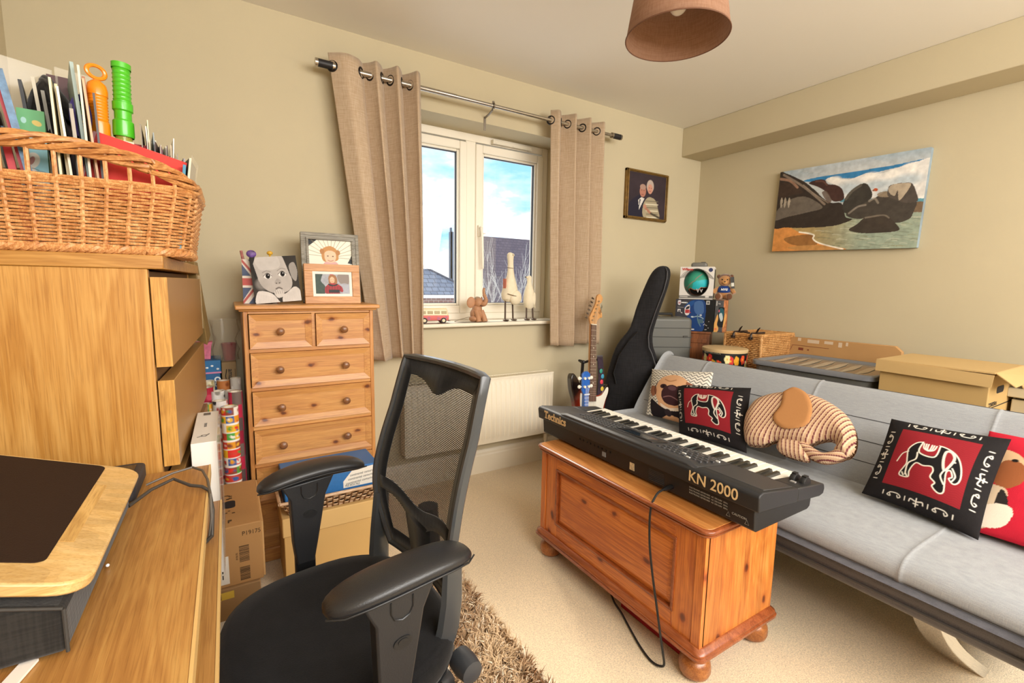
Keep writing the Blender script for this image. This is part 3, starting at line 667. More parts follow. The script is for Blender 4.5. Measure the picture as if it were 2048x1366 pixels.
# rim: level along the ends, arched over the long sides with open spokes under it
def arch(x): t = max(0, 1 - ((x + .32) / .262) ** 2); return 1.398 + .058 * t ** .75
m = MB()
top = [Vector((p[0], p[1], arch(p[0]) if (abs(p[1] - by0) < .09 or abs(p[1] - by1) < .09) else 1.402 + (.0))) for p in resample(rrect(1.15, 0), 300)]
sm = [sum((top[(i + d) % 300] for d in range(-5, 6)), Vector()) / 11 for i in range(300)]
for s in range(5):
    P = []
    for i, p in enumerate(sm):
        g = 2 * PI * (8 * i / 300 + s / 5); t = (sm[(i + 1) % 300] - sm[i - 1]).normalized(); a = Vector((t.y, -t.x, 0)).normalized(); c = a.cross(t); P.append(p + a * math.cos(g) * .006 + c * math.sin(g) * .0125)
    m.tube(P, .0058, 6, closed=True)
obj('rim', m, WICK2, bk, world=True)
m = MB(); L_ = resample(rrect(0, 0), NS); L2 = resample(rrect(1.05, 0), NS)
ends = resample([tuple(p) for p in sm], NS * 8)
for i in range(NS):
    q = L2[i]; zt = min(ends, key=lambda e_: (e_.x - q.x) ** 2 + (e_.y - q.y) ** 2).z
    m.tube([(L_[i].x, L_[i].y, 1.243), (q.x, q.y, 1.385), (q.x, q.y, zt)], .0043, 6)
obj('spokes', m, WICK, bk, world=True)
m = MB(); m.prism([(p[0], p[1]) for p in rrect(-.2, 0)], 1.237, 1.245); obj('base', m, WICK, bk, world=True)

# ---- what stands in the basket
def card(name, label, cat, x, y, z0, wd, ht, th, lean=0, yaw=90, col='ffffff', mat=None, group=None, tilt=0):
    """thin upright card; yaw 90 = seen edge-on from the desk"""
    mt = mat or pm('card_' + col, col, .5)
    M = Matrix.Translation((x, y, z0)) @ Matrix.Rotation(math.radians(yaw), 4, 'Z') @ Matrix.Rotation(math.radians(tilt), 4, 'Y') @ Matrix.Rotation(math.radians(lean), 4, 'X')
    return single(name, MB().box(-wd / 2, wd / 2, -th / 2, th / 2, 0, ht, M), mt, label, cat, group)
zb = 1.25
# left of the wands: tall gift bags and card packs filed edge-on
cols = ['8d98a3', '4b3f3c', '1f5a3c', 'c9c3b4', '2d2f33', '6c86a0', '3b2a28', 'd5cfc2']
for i, c in enumerate(cols):
    card('greeting_card', 'greeting card in a clear wrap filed upright at the far left of the basket', 'card', -.46 + i * .0145, 1.50 + .02 * (i % 3), zb, .20, .31 - .03 * (i % 3) + (.03 if i < 3 else 0), .004, lean=-7, yaw=101 + 3 * (i % 3), col=c, group='cards filed at the left of the basket')
o = card('gift_bag', 'red edged paper gift bag near the left end of the basket', 'gift bag', -.345, 1.46, zb, .16, .372, .007, lean=-8, yaw=103, col='b5283a')
o = card('gift_bag', 'slim blue patterned gift bag left of the bunny box', 'gift bag', -.335, 1.45, zb, .16, .345, .012, lean=-8, yaw=103, mat=pm('blue_pattern', '4b7196', .4, var=(60, .5)))
o = card('candle', 'bright red taper pack standing left of the bunny box', 'candle', -.352, 1.40, zb, .012, .21, .012, lean=-6, yaw=100, col='d63a45')
for i, (x, h_, c) in enumerate(((-.352, .36, '24262a'), (-.330, .37, 'cfc8b4'), (-.318, .345, '8d8a80'))):
    card('envelope_pack', 'envelope pack poking up behind the black cloth in the basket', 'envelopes', x, 1.55, zb, .15, h_, .006, lean=-4, yaw=101, col=c, group='packs behind the black cloth')
# bunny box
bb = thing('gift_box', 'pale blue flat gift box printed with a white bunny', 'gift box', (-.343, 1.425, zb))
M = frame((-.362, 1.412, zb), (1, .12, 0), y=(.05, .12, 1))
obj('box_body', MB().box(0, .043, 0, .295, -.02, -.0004, M), pm('box_green', '7fb08a', .5), bb, world=True, bevel=.001)
A = Art(60, 400, 60, 'a5dbe6'); A.rect(0, 0, 60, 70, '79bd86'); A.ell(14, 34, 6, 9, 'b9e3da'); A.ell(42, 38, 11, 8, 'e9cf7a', rot=.4)
for q in ((24, 150, 17, 26, .4), (16, 190, 20, 22, 0), (36, 225, 17, 12, .1), (20, 290, 26, 44, 0)): A.ell(*q[:4], 'f3ece0', rot=q[4])
A.ell(24, 150, 6, 14, 'c48a86', rot=.4); A.ell(38, 222, 6, 5, 'd8a5a8'); A.curve([(30, 180), (44, 178), (56, 182)], 1.5, '5d6b70'); A.curve([(30, 188), (44, 190), (56, 197)], 1.5, '5d6b70'); A.ell(40, 365, 18, 16, '79bd86'); A.curve([(2, 200), (10, 176), (24, 172), (38, 176)], 1.5, '6b6258')
picture('bunny_print', A, M, .043, .295, PRINT, bb)
# dark cloth bundle
m = MB()
for (x, y, z, rx, ry, rz_, t) in ((-.332, 1.47, 1.57, .024, .05, .07, .25), (-.315, 1.50, 1.60, .02, .05, .055, -.3), (-.302, 1.47, 1.585, .02, .045, .06, -.55), (-.318, 1.46, 1.50, .035, .05, .09, 0)):
    m.ball((0, 0, 0), rx, ry, rz_, 14, 10, Matrix.Translation((x - .010, y + .055, z + .005)) @ Matrix.Rotation(t, 4, 'Y') @ Matrix.Scale(.88, 4))
o = single('gift_pouch', m, fabric('black_cloth', '2a2724', '1c1a19', 200, .95), 'bunched black cloth gift pouch above the bunny box', 'pouch')
card('gift_bag', 'maroon paper gift bag behind the black cloth', 'gift bag', -.312, 1.56, zb, .05, .405, .012, yaw=10, col='4a2326', lean=0)
FILM = film('clear_cellophane', 'e6e0d0', .24, .15)
for i, (x, h_, w_, c) in enumerate(((-.298, .34, .004, 'e6dcb9'), (-.291, .335, .005, 'cdbf9a'), (-.283, .325, .004, 'efe8d2'), (-.274, .30, .005, '3c3b3d'), (-.268, .285, .006, 'a7a093'), (-.258, .385, .006, '9db0ac'), (-.251, .375, .004, 'd9d2c0'), (-.245, .36, .005, 'a2633b'), (-.240, .35, .004, 'caa583'), (-.234, .33, .004, '4a4a4c'))):
    card('greeting_card', 'greeting card in clear wrap filed between the bunny box and the orange bubble wand', 'card', x, 1.45 + .02 * (i % 2), zb, .19, h_, w_, lean=-1 - (i % 3), yaw=99 + (i % 3) * 2, col=c, group='cards left of the orange bubble wand')
card('cellophane_bag', 'crumpled clear cellophane sleeve at the top left of the basket', 'sleeve', -.395, 1.56, zb, .12, .42, .004, lean=4, yaw=30, mat=FILM)
card('cellophane_bag', 'clear cellophane sleeve rising behind the black cloth', 'sleeve', -.285, 1.57, zb, .08, .425, .004, lean=0, yaw=25, mat=FILM)
# purple tag
pt = thing('gift_tag', 'purple oval tag with a green alien beside the orange bubble wand', 'tag', (-.2585, 1.425, 1.48))
M = frame((-.278, 1.42, 1.50), (1, .1, 0), y=(0, .1, 1)); A = Art(50, 130, 40, '4a3a86'); A.ell(26, 40, 14, 20, '79a862'); A.ell(34, 95, 12, 16, 'dba53a'); A.line([(28, 88), (40, 92)], 3, '3a2a30'); A.line([(28, 98), (40, 100)], 3, '3a2a30'); A.curve([(18, 35), (28, 30), (36, 36)], 3, '3b5a35')
ov = MB(); n_ = 28; rg = [[(.02 + .019 * math.cos(2 * PI * i / n_), .04 + .048 * math.sin(2 * PI * i / n_), z) for i in range(n_)] for z in (-.004, -.0005)]
m = MB(); m.loft([[tuple(M @ Vector(p)) for p in q] for q in rg]); m.box(.014, .024, -.2, 0, -.003, -.001, M); obj('tag_card', m, pm('purple_card', '4a3a86', .5), pt, world=True)
U = A.X / 50; V = 1 - A.Y / 130; ang = np.arctan2(V - .5, U - .5); r_ = np.maximum(abs(U - .5), abs(V - .5)) * 2
XL = .02 + .0185 * r_ * np.cos(ang); YL = .04 + .047 * r_ * np.sin(ang); mm_ = np.array(M); grid_obj('tag_print', [mm_[i, 0] * XL + mm_[i, 1] * YL + mm_[i, 3] for i in range(3)], A.I, PRINT, pt, world=True)
# bubble wands
def wand(label, x, y, zt, col, tint, ringtop, lean):
    t = thing('bubble_wand', label, 'bubble wand', (x, y, zb), rot=Matrix.Rotation(lean, 3, 'Y')); h_ = zt - zb
    C_ = pm('wand_cap_' + col, col, .3, coat=.3); B_ = film('wand_bottle_' + col, tint, .62, .1)
    obj('bottle', MB().lathe([(.014, 0), (.016, .01), (.016, h_ - .165), (.0155, h_ - .155)], 20), B_, t)
    obj('stick', MB().tube([(0, 0, .03), (0, 0, h_ - .15)], .003, 8), C_, t)
    pr = [(.0195, h_ - .165), (.0205, h_ - .16), (.020, h_ - .13), (.0185, h_ - .128)]
    if ringtop:
        z = h_ - .128
        while z < h_ - .075: pr += [(.0175, z), (.0185, z + .002), (.0175, z + .004)]; z += .0065
        pr += [(.019, h_ - .072), (.0195, h_ - .06), (.017, h_ - .047), (.010, h_ - .04), (.004, h_ - .036)]
        m = MB().lathe(pr, 26); m.torus(.0145, .0042, Matrix.Translation((0, 0, h_ - .0195)) @ Matrix.Rotation(PI / 2, 4, 'X') @ Matrix.Rotation(.5, 4, 'Y') @ Matrix.Diagonal((1.15, .95, 1, 1)), 28, 8)
    else:
        pr += [(.0165, h_ - .126), (.0165, h_ - .108), (.0195, h_ - .105), (.0195, h_ - .088), (.0165, h_ - .086)]; z = h_ - .084
        while z < h_ - .006: pr += [(.0165, z), (.0178, z + .002), (.0165, z + .004)]; z += .0095
        pr += [(.0185, h_ - .012), (.0185, h_), (.0165, h_), (.016, h_ - .02)]
        m = MB().lathe(pr, 26, cap=False)
    obj('cap', m, C_, t)
wand('orange bubble wand with a ring top standing in the basket', -.238, 1.452, 1.668, 'ef8a12', 'c98a2a', True, .02)
wand('green bubble wand with a ribbed cap standing in the basket', -.198, 1.458, 1.679, '4cb824', 'b7b04a', False, .03)
# red and pink envelopes at the front
M = frame((-.264, 1.388, 1.372), (1, .05, -.26), y=(.26, .12, 1)); single('envelope', MB().box(0, .168, 0, .140, -.0025, 0, M), pm('red_envelope', 'd8382f', .7), 'large plain red envelope leaning at the front of the basket', 'envelope')
M = frame((-.270, 1.394, 1.372), (1, .05, -.25), y=(.18, .12, 1)); single('envelope', MB().box(0, .12, 0, .142, -.002, 0, M), pm('pink_envelope', 'e7a9ab', .7), 'pink envelope peeking out behind the red envelope', 'envelope')
card('envelope', 'small dark red envelope sticking up behind the big red envelope', 'envelope', -.163, 1.47, zb, .03, .255, .004, yaw=15, col='a8202c')
card('envelope', 'white envelope standing below the green bubble wand', 'envelope', -.180, 1.43, zb, .022, .25, .003, yaw=10, col='cfc8ae')
cs = [('2c2723', .245), ('8d8372', .285), ('e8dfb8', .288), ('f0ead2', .27), ('bdb69c', .25), ('e6e3dc', .27), ('8e9aa0', .285), ('b0a896', .25), ('4a3a38', .235), ('7a3f50', .245), ('c9b9a8', .225), ('e8e2d4', .235), ('a08f8a', .25), ('6a5a58', .245), ('f0e6dc', .255), ('c98f97', .24), ('c02f5a', .20), ('d6cfc3', .19), ('3a2c2b', .19), ('9a93a0', .225), ('bcae96', .232), ('8a8174', .24), ('6b645a', .222), ('55504a', .215)]
for i, (c, h_) in enumerate(cs):
    card('greeting_card', 'greeting card filed edge-on behind the red envelope at the right of the basket', 'card', -.160 + i * .0027, 1.50 + .012 * (i % 4), zb, .14, h_ + .012 + .012 * ((i * 7) % 3 - 1), .0022, lean=.16 * i + .8 * ((i % 5) - 2), yaw=94 + 4 * ((i % 4) - 1), col=c, group='cards behind the red envelope')
card('greeting_card', 'teal edged card at the right end of the basket', 'card', -.098, 1.44, zb, .12, .205, .006, lean=6, yaw=95, col='2f7fa0')
card('greeting_card', 'red and cream edged card next to the teal card', 'card', -.092, 1.45, zb, .12, .225, .004, lean=7, yaw=95, col='d8cdb0')
pk = thing('card_pack', 'pale grey card in a cellophane sleeve at the right end of the basket', 'card', (-.048, 1.47, zb)); M = frame((-.096, 1.40, zb), (.06, 1, 0), y=(.17, .0, 1))
obj('card_front', MB().box(0, .10, 0, .222, -.003, 0, M), pm('grey_card', 'cfcabb', .5), pk, world=True); obj('label_strip', MB().box(.035, .06, .09, .17, 0, .0008, M), pm('label_grey', 'a8a294', .6), pk, world=True); obj('sleeve', MB().box(-.002, .112, 0, .235, .001, .002, M), FILM, pk, world=True)

# ================================================================= desk and what is on it
d = thing('desk', 'oak veneer desk along the left wall in the foreground', 'desk', (-.34, .3, 0))
obj('top', MB().box(-.63, -.058, -1.2, 1.292, .715, .74), OAKY, d, world=True, bevel=.001); obj('edge_strip', MB().box(-.058, -.054, -1.2, 1.292, .7155, .7405), EDGE, d, world=True)
s = obj('pull_out_shelf', MB().box(-.6, -.039, -1.0, 1.262, .64, .658), OAKY, d, world=True, bevel=.001); obj('edge_strip', MB().box(-.039, -.035, -1.0, 1.262, .6405, .6585), EDGE, s, world=True)
obj('side_panel', MB().box(-.62, -.072, 1.235, 1.26, 0, .64), OAKV, d, world=True); obj('side_panel', MB().box(-.62, -.072, -1.15, -1.125, 0, .64), OAKV, d, world=True)
obj('rail', MB().box(-.62, -.59, -1.12, 1.235, .3, .64), OAKV, d, world=True); obj('runner', MB().box(-.60, -.1, 1.22, 1.26, .658, .715), pm('runner_steel', '5b5650', .4, .6), d, world=True)
BAM = wood('bamboo', 'd0a968', 'dab678', 'e2c085', 'x', 10, .4, 0, .06, .15, plank=26)
l = thing('lap_desk', 'bamboo lap desk with a dark pad on a black cushion base', 'lap desk', (-.4, .885, .742))
# board slopes up towards the wall
dz = .345
def bz(x): return .823 + (-.155 - x) * dz
M = frame((-.155, .69, .823), (0, 1, 0), y=(-1, 0, dz))   # local x: along the desk, local y: towards the wall, normal up
def rr2(x0, x1, y0, y1, r, n=6):
    P = []
    for cx, cy, a0 in ((x1 - r, y0 + r, -PI / 2), (x1 - r, y1 - r, 0), (x0 + r, y1 - r, PI / 2), (x0 + r, y0 + r, PI)):
        for i in range(n + 1): a = a0 + PI / 2 * i / n; P.append((cx + r * math.cos(a), cy + r * math.sin(a)))
    return P
m = MB(); m.prism(rr2(0, .395, 0, .42, .035), -.016, 0, M=M); obj('board', m, BAM, l, world=True, bevel=.003)
m = MB(); m.prism(rr2(.045, .385, .052, .40, .012), 0, .0015, M=M); obj('mouse_pad', m, pm('brown_pad', '2a1b12', .75, bump=(500, .2), spec=.2), l, world=True)
m = MB(); m.box(.10, .30, .036, .052, -.001, .0005, M); obj('phone_slot', m, wood('bamboo_cut', 'b98f4f', 'd0a763', 'e2bd7c', 'y', 12, .5, 0, .1), l, world=True)
m = MB(); m.prism([(-.180, .745), (-.180, .800), (-.55, .928), (-.55, .745)], .692, 1.10, axis='y'); obj('cushion', m, fabric('black_felt', '2b2926', '1f1d1b', 260, .9, .5), l, world=True, bevel=.006)
obj('piping', MB().tube([(-.180, .691, .746), (-.180, .691, .80)], .002, 6).tube([(-.181, .692, .80), (-.5, .692, .91)], .002, 6), pm('black_piping', '3a3733', .8), l, world=True)
t = thing('tablet', 'black tablet lying behind the bamboo lap desk against the oak drawers', 'tablet', (-.28, 1.235, .741))
m = MB(); m.prism(rr2(-.40, -.175, 1.13, 1.29, .018), .742, .772); obj('tablet_body', m, pm('dark_rubber', '2b2d33', .6, bump=(200, .2)), t, world=True, bevel=.004)
obj('screen', MB().box(-.385, -.19, 1.145, 1.275, .772, .7725), pm('dark_glass', '15161a', .15), t, world=True)
CAB = pm('grey_cable', '5a5147', .45); 
single('charging_cable', MB().tube([(-.165, 1.19, .752), (-.12, 1.20, .765), (-.085, 1.21, .768), (-.066, 1.19, .764), (-.056, 1.15, .757), (-.050, 1.10, .742), (-.050, 1.08, .70), (-.055, 1.06, .668), (-.09, 1.0, .664)], .0026, 8), CAB, 'slim grey cable looping over the far corner of the desk', 'cable')
single('charging_cable', MB().tube([(-.18, 1.09, .752), (-.15, 1.13, .762), (-.115, 1.155, .768), (-.085, 1.13, .757), (-.065, 1.125, .752), (-.052, 1.115, .744), (-.047, 1.09, .71), (-.05, 1.06, .67), (-.075, 1.02, .664)], .0034, 8), pm('dark_cable', '3d3731', .45), 'thicker dark cable dropping over the desk edge by the slim one', 'cable')
single('leaflet', MB().box(0, .016, 0, .12, 0, .003, Matrix.Translation((-.252, .585, .741)) @ Matrix.Rotation(-.25, 4, 'Z')), pm('white_paper', 'efe6dc', .6), 'white paper slip at the lower left edge of the desk', 'paper')
single('pen', MB().tube([(-.270, .60, .748), (-.246, .70, .748)], .0055, 8), pm('red_pen', 'dd5a3c', .4), 'red and orange pen lying beside the paper slip on the desk', 'pen')
single('white_plug', MB().ball((-.177, .885, .745), .0025), pm('white_plug_plastic', 'f5f5f5', .3), 'tiny white plug at the base of the black cushion', 'plug')  # plain white ball for the plug; it gives no light

# ================================================================= boxes between the desk and the pine drawers
CARD = pm('cardboard', 'b58a57', .8, var=(5, .06), bump=(120, .08)); CARD2 = pm('cardboard_grey', '9c7c55', .8, var=(5, .06)); INK = pm('brown_ink', '4e3820', .8); BLACK = pm('black_ink', '231f1d', .7)
c = thing('cardboard_box', 'brown cardboard carton with a hand hole and barcodes beside the desk', 'box', (-.01, 1.82, .205))
m = MB().box(-.085, .058, 1.64, 2.015, .205, .405); obj('carton', m, CARD, c, world=True, bevel=.003)
m = MB().box(.058, .064, 1.645, 2.015, .21, .40); obj('side_flap', m, pm('cardboard_edge', 'c9a06b', .8), c, world=True, bevel=.001)
m = MB(); m.prism(rr2(-.045, -.012, 1.785, 1.845, .012), .4045, .4062); obj('hand_hole', m, pm('hole_dark', '1d1c20', .8), c, world=True)
m = MB(); F_up = frame((-.02, 1.655, .4058), (1, 0, 0), y=(0, 1, 0))
for k in range(26):
    x = RS.uniform(-.055, .0); y = RS.uniform(0, .25)
    if 1.775 < 1.655 + y < 1.85 and x > -.04: continue
    m.box(x, x + RS.uniform(.004, .012), y, y + RS.uniform(.003, .01), 0, .0004, F_up @ Matrix.Rotation(0, 4, 'Z'))
obj('printed_diagrams', m, INK, c, world=True)
FF = frame((-.12, 1.6395, .205), (1, 0, 0), y=(0, 0, 1)); m = MB(); text(m, 'P19175', .020, FF @ Matrix.Translation((.122, .163, 0)), sx=.9)
def bars(m, x, y, w_, h_, M, n=22, vert=False, seed=0):
    r2 = np.random.RandomState(seed); t = 0
    while t < h_:
        a = r2.uniform(.0008, .003); m.box(x, x + w_, y + t, y + min(h_, t + a), 0, .0004, M) if not vert else m.box(x + t, x + min(h_, t + a), y, y + w_, 0, .0004, M); t += a + r2.uniform(.0008, .0025)
bars(m, .112, .075, .028, .055, FF, seed=1); bars(m, .112, .012, .028, .045, FF, seed=2); text(m, 'P19175', .008, FF @ Matrix.Translation((.108, .085, 0)) @ Matrix.Rotation(PI / 2, 4, 'Z')); obj('box_printing', m, INK, c, world=True)
lb = obj('address_label', MB().box(.02, .082, .012, .105, 0, .0006, FF), pm('label_white', 'e8e4da', .6), c, world=True); m = MB(); bars(m, .036, .022, .022, .068, FF @ Matrix.Translation((0, 0, .0006)), seed=3)
for y in (.03, .05, .07): m.box(.063, .066, y, y + .014, 0, .001, FF)
obj('barcode', m, BLACK, lb, world=True)
c = thing('cardboard_box', 'darker cardboard carton under the barcode carton, partly behind the chair seat', 'box', (-.02, 1.82, 0))
obj('carton', MB().box(-.085, .048, 1.63, 2.01, 0, .205), CARD2, c, world=True, bevel=.003); FG = frame((-.12, 1.6295, 0), (1, 0, 0), y=(0, 0, 1)); m = MB()
obj('yellow_label', MB().box(.05, .092, .172, .196, 0, .0006, FG), pm('label_yellow', 'd8b84a', .6), c, world=True); obj('white_label', MB().box(.035, .10, .02, .10, 0, .0006, FG), pm('label_white', 'e8e4da', .6), c, world=True)
text(m, 'ACILON', .028, FG @ Matrix.Translation((.034, .03, .0008)) @ Matrix.Rotation(PI / 2, 4, 'Z'), bold=.001); m.box(.051, .057, .174, .194, .0006, .001, FG); obj('box_printing', m, BLACK, c, world=True)
# white box standing on end
c = thing('white_box', 'tall slim white product box with a grey logo, by the oak drawers', 'box', (-.07, 1.54, .407))
obj('carton', MB().box(-.098, -.042, 1.38, 1.71, .407, .77), pm('white_card', 'f0ece4', .45), c, world=True, bevel=.0015)
MT = frame((-.098, 1.38, .7703), (1, 0, 0), y=(0, 1, 0)); m = MB(); m.box(.018, .036, .285, .312, 0, .0006, MT); text(m, 'MONITOR', .009, MT @ Matrix.Translation((.03, .15, 0)) @ Matrix.Rotation(PI / 2, 4, 'Z')); m.torus(.006, .0016, MT @ Matrix.Translation((.027, .065, 0)) @ Matrix.Diagonal((1, 1, .2, 1)), 20, 6); m.tube([MT @ Vector(q) for q in ((.012, .052, 0), (.02, .058, 0), (.03, .055, 0), (.038, .075, 0))], .0015, 5)
obj('logo', m, pm('logo_grey', '6a655f', .5), c, world=True); obj('picture_panel', MB().box(-.0422, -.0414, 1.50, 1.62, .50, .72), pm('box_photo', '8d4434', .5, var=(12, .5)), c, world=True); obj('clear_sleeve', MB().box(-.041, -.0404, 1.36, 1.72, .40, .78), film('clear_plastic', 'd8d0cc', .35, .1), c, world=True)
# upright rolls of wrapping paper
def roll(x, y, r, zt, art, label):
    t = thing('wrapping_paper_roll', label, 'wrapping paper', (x, y, 0), 0, 'rolls of wrapping paper by the pine drawers')
    th = art.X / art.w * 2 * PI; zz = (1 - art.Y / art.h) * zt; grid_obj('printed_paper', [r * np.cos(-th + 4.2), r * np.sin(-th + 4.2), zz], art.I, PRINT, t)
    m = MB().lathe([(r * .98, .001), (r * .98, zt - .001), (r * .72, zt - .001), (r * .66, zt - .02)], 20, cap=False); obj('tube_end', m, pm('roll_core', 'd5c9b4', .7), t)
def rart(base, pal, n, seed, mode=0):
    A = Art(100, 500, 36, base); r2 = np.random.RandomState(seed)
    if mode == 1:
        for j in range(21):
            for i in range(6):
                A.rect(i * 17, j * 24, i * 17 + 17, j * 24 + 20, pal[(i + 2 * j + (i * j) % 3) % len(pal)]); A.ell(i * 17 + 8 + r2.uniform(-5, 5), j * 24 + 10, r2.uniform(3, 7), r2.uniform(4, 8), pal[(i * 3 + j + 2) % len(pal)], 1, r2.uniform(0, 3)); A.ell(i * 17 + r2.uniform(2, 14), j * 24 + r2.uniform(3, 17), 2.5, 2.5, pal[r2.randint(len(pal))])
            A.rect(0, j * 24 + 20, 100, j * 24 + 24, 'f0ece6')
    elif mode == 2:
        for j in range(14):
            for i in range(4): A.rect(i * 25, j * 36, i * 25 + 25, j * 36 + 36, pal[(i + j) % len(pal)])
    else:
        for k in range(n): A.ell(r2.uniform(0, 100), r2.uniform(0, 500), r2.uniform(3, 9), r2.uniform(3, 9), pal[r2.randint(len(pal))])
    return A
P1 = ['d8372f', '3b5f9e', 'e6b32f', '4e9e43', 'e9e4da', '8a4a38', 'c24a3a', 'e0962a']
roll(-.014, 2.05, .029, .700, rart('e9e4da', P1, 0, 1, 1), 'wrapping paper roll of bright red, yellow, green and blue squares')
roll(.008, 2.125, .025, .742, rart('5d2a30', ['b02a45', '5a4a48', '8f2338', '6a5a55'], 0, 2, 2), 'wrapping paper roll in dark red and grey checks, next to the drawers')
roll(-.092, 2.135, .021, .700, rart('d9d2c4', ['3f8a3c', 'b5322d', 'e9e4da', '3b7a3a', 'e0a637'], 0, 3, 1), 'green and cream wrapping paper roll nearest the oak drawers')
roll(-.045, 2.12, .026, .712, rart('d8d2cc', ['3a3638', 'b54a50', '8a8488', 'e8e2dc', '5a5658'], 130, 4), 'black, red and white speckled wrapping paper roll')
roll(-.052, 2.20, .025, .735, rart('e6e2da', ['8a8378', 'b8b0a4', '6d675e'], 120, 5), 'silver grey patterned wrapping paper roll behind the speckled roll')
roll(-.095, 2.21, .028, .752, rart('a8243a', ['d8ccc2', '8a1a2d', 'c24258'], 60, 6), 'red wrapping paper roll with a white end')
roll(-.004, 2.185, .024, .735, rart('dedad4', ['b8b2a8', 'efeae2'], 80, 7), 'shiny white wrapping paper roll behind the bright squared roll')
roll(-.032, 2.265, .024, .765, rart('b9743f', ['e3c9a0', '8a4c28'], 90, 8), 'copper patterned wrapping paper roll at the back')
roll(-.085, 2.278, .022, .765, rart('d8cfae', ['a89a6a', 'efe8cf'], 70, 9), 'cream wrapping paper roll at the back left')
roll(.012, 2.245, .02, .775, rart('c9c4ba', ['8d877c', 'e8e4dc'], 70, 10), 'grey wrapping paper roll at the back beside the drawers')
c = thing('gift_box', 'blue lidded gift box with white dots and an anchor', 'gift box', (-.13, 2.37, 0)); BL = pm('blue_card', '1f5f92', .5)
obj('box_body', MB().box(-.20, -.042, 2.31, 2.46, 0, .79), BL, c, world=True, bevel=.002); obj('lid', MB().box(-.204, -.038, 2.306, 2.464, .795, .845), pm('blue_lid', '1d6aa0', .5), c, world=True, bevel=.002); obj('ribbon', MB().box(-.2045, -.0375, 2.3055, 2.4645, .789, .796), pm('pink_ribbon', 'cf86a8', .5), c, world=True)
m = MB(); FA = frame((-.10, 2.3095, .70), (1, 0, 0), y=(0, 0, 1)); m.torus(.009, .0028, FA @ Matrix.Translation((.047, .062, 0)) @ Matrix.Diagonal((1, 1, .3, 1))); m.tube([FA @ Vector(q) for q in ((.043, .054, 0), (.022, .012, 0))], .004, 5); m.tube([FA @ Vector(q) for q in ((-.008, .04, 0), (.0, .014, 0), (.022, .01, 0), (.05, .016, 0), (.056, .03, 0))], .004, 5); m.tube([FA @ Vector(q) for q in ((.03, .04, 0), (.05, .03, 0))], .0035, 5)
for x, z in ((.03, .122), (.012, .115), (-.01, .118), (-.03, .112), (.05, .108)): m.ball((x, z, 0), .0055, .0045, .003, 10, 6, FA @ Matrix.Translation((0, 0, .0045)))
obj('anchor_print', m, pm('white_print', 'e8eef0', .5), c, world=True); obj('green_patch', MB().box(-.09, -.075, 2.3085, 2.31, .70, .752), pm('green_print', '5aa02c', .5), c, world=True)
c = thing('cardboard_box', 'grey-brown delivery carton between the blue gift box and the pine drawers', 'box', (-.01, 2.38, 0))
obj('carton', MB().box(-.036, .018, 2.30, 2.46, 0, .835), pm('delivery_card', '8b7350', .8, var=(6, .05)), c, world=True, bevel=.003); m = MB(); FA = frame((-.012, 2.2995, .805), (0, 0, -1), y=(1, 0, 0)); text(m, 'amazon', .026, FA, bold=.0004); m.tube([FA @ Vector(q) for q in ((.0, -.006, 0), (.03, -.011, 0), (.062, -.007, 0))], .0016, 5); m.box(0, .088, .024, .0255, 0, .0004, FA); obj('box_printing', m, BLACK, c, world=True)
m = MB(); m.loft([[(-.195 + a * s_, 2.38 + b * .03, z) for a, b in ((0, -1), (1, -1), (1, 1), (0, 1))] for z, s_ in ((.846, .12), (.90, .125), (.918, .13))]); c = single('gift_bag', m, pm('pink_print', 'd8708c', .5, var=(50, .25)), 'pink patterned gift bag on the blue gift box', 'gift bag')
c = thing('plastic_cup', 'dark red cup in a clear plastic wrapper on the delivery carton', 'cup', (-.005, 2.36, .836)); obj('cup', MB().lathe([(.022, .0), (.030, .075), (.027, .075), (.02, .01)], 20), pm('dark_red_plastic', '8a1a32', .35), c)
m = MB(); P = []
for z, r in ((.0, .045), (.05, .048), (.09, .04), (.13, .05), (.18, .052)): P.append([(r * (1 + .15 * math.sin(5 * a + z * 60)) * math.cos(a) - .012, .8 * r * (1 + .15 * math.sin(4 * a + z * 40)) * math.sin(a), z) for a in [2 * PI * i / 24 for i in range(24)]])
m.loft(P, cap=False); obj('wrapper', m, film('crinkled_cellophane', 'cfc6ae', .22, .12), c)
# ================================================================= pine chest of drawers against the front wall
PINEX = wood('waxed_pine_long', 'bd8249', 'cc9352', 'd6a263', 'x', 9, .42, 8, .05, .2, kp='xz'); PINEZ = wood('waxed_pine_upright', 'ad7139', 'c68a4a', 'd5a061', 'z', 9, .42, 0, .05, .2); KNOB = wood('knob_wood', '6e4526', '8a5a34', 'a06c42', 'x', 25, .35, 0, .2, .4)
c = thing('chest_of_drawers', 'tall narrow pine chest of drawers with round knobs left of the window', 'drawers', (.3, 2.28, 0))
m = MB().box(.047, .064, 2.1, 2.47, .03, 1.064).box(.539, .556, 2.1, 2.47, .03, 1.064); obj('side_panel', m, PINEZ, c, world=True, bevel=.003)
zr = [(.912, 1.050), (.754, .894), (.594, .736), (.435, .574), (.275, .415), (.115, .255)]
m = MB().box(.064, .539, 2.102, 2.47, 1.052, 1.064)
for a, b_ in zip(zr[:-1], zr[1:]): m.box(.064, .539, 2.102, 2.46, b_[1] + .001, a[0] - .001)
m.box(.064, .539, 2.102, 2.46, .05, .113).box(.298, .312, 2.102, 2.46, .911, 1.052).box(.064, .539, 2.45, 2.462, .05, 1.05); obj('carcass', m, PINEX, c, world=True, bevel=.001)
m = MB().box(.022, .581, 2.076, 2.48, 1.070, 1.087).box(.034, .569, 2.088, 2.475, 1.062, 1.070); obj('top', m, PINEX, c, world=True, bevel=.006)
obj('plinth', MB().box(.038, .565, 2.09, 2.475, 0, .06), PINEX, c, world=True, bevel=.006)
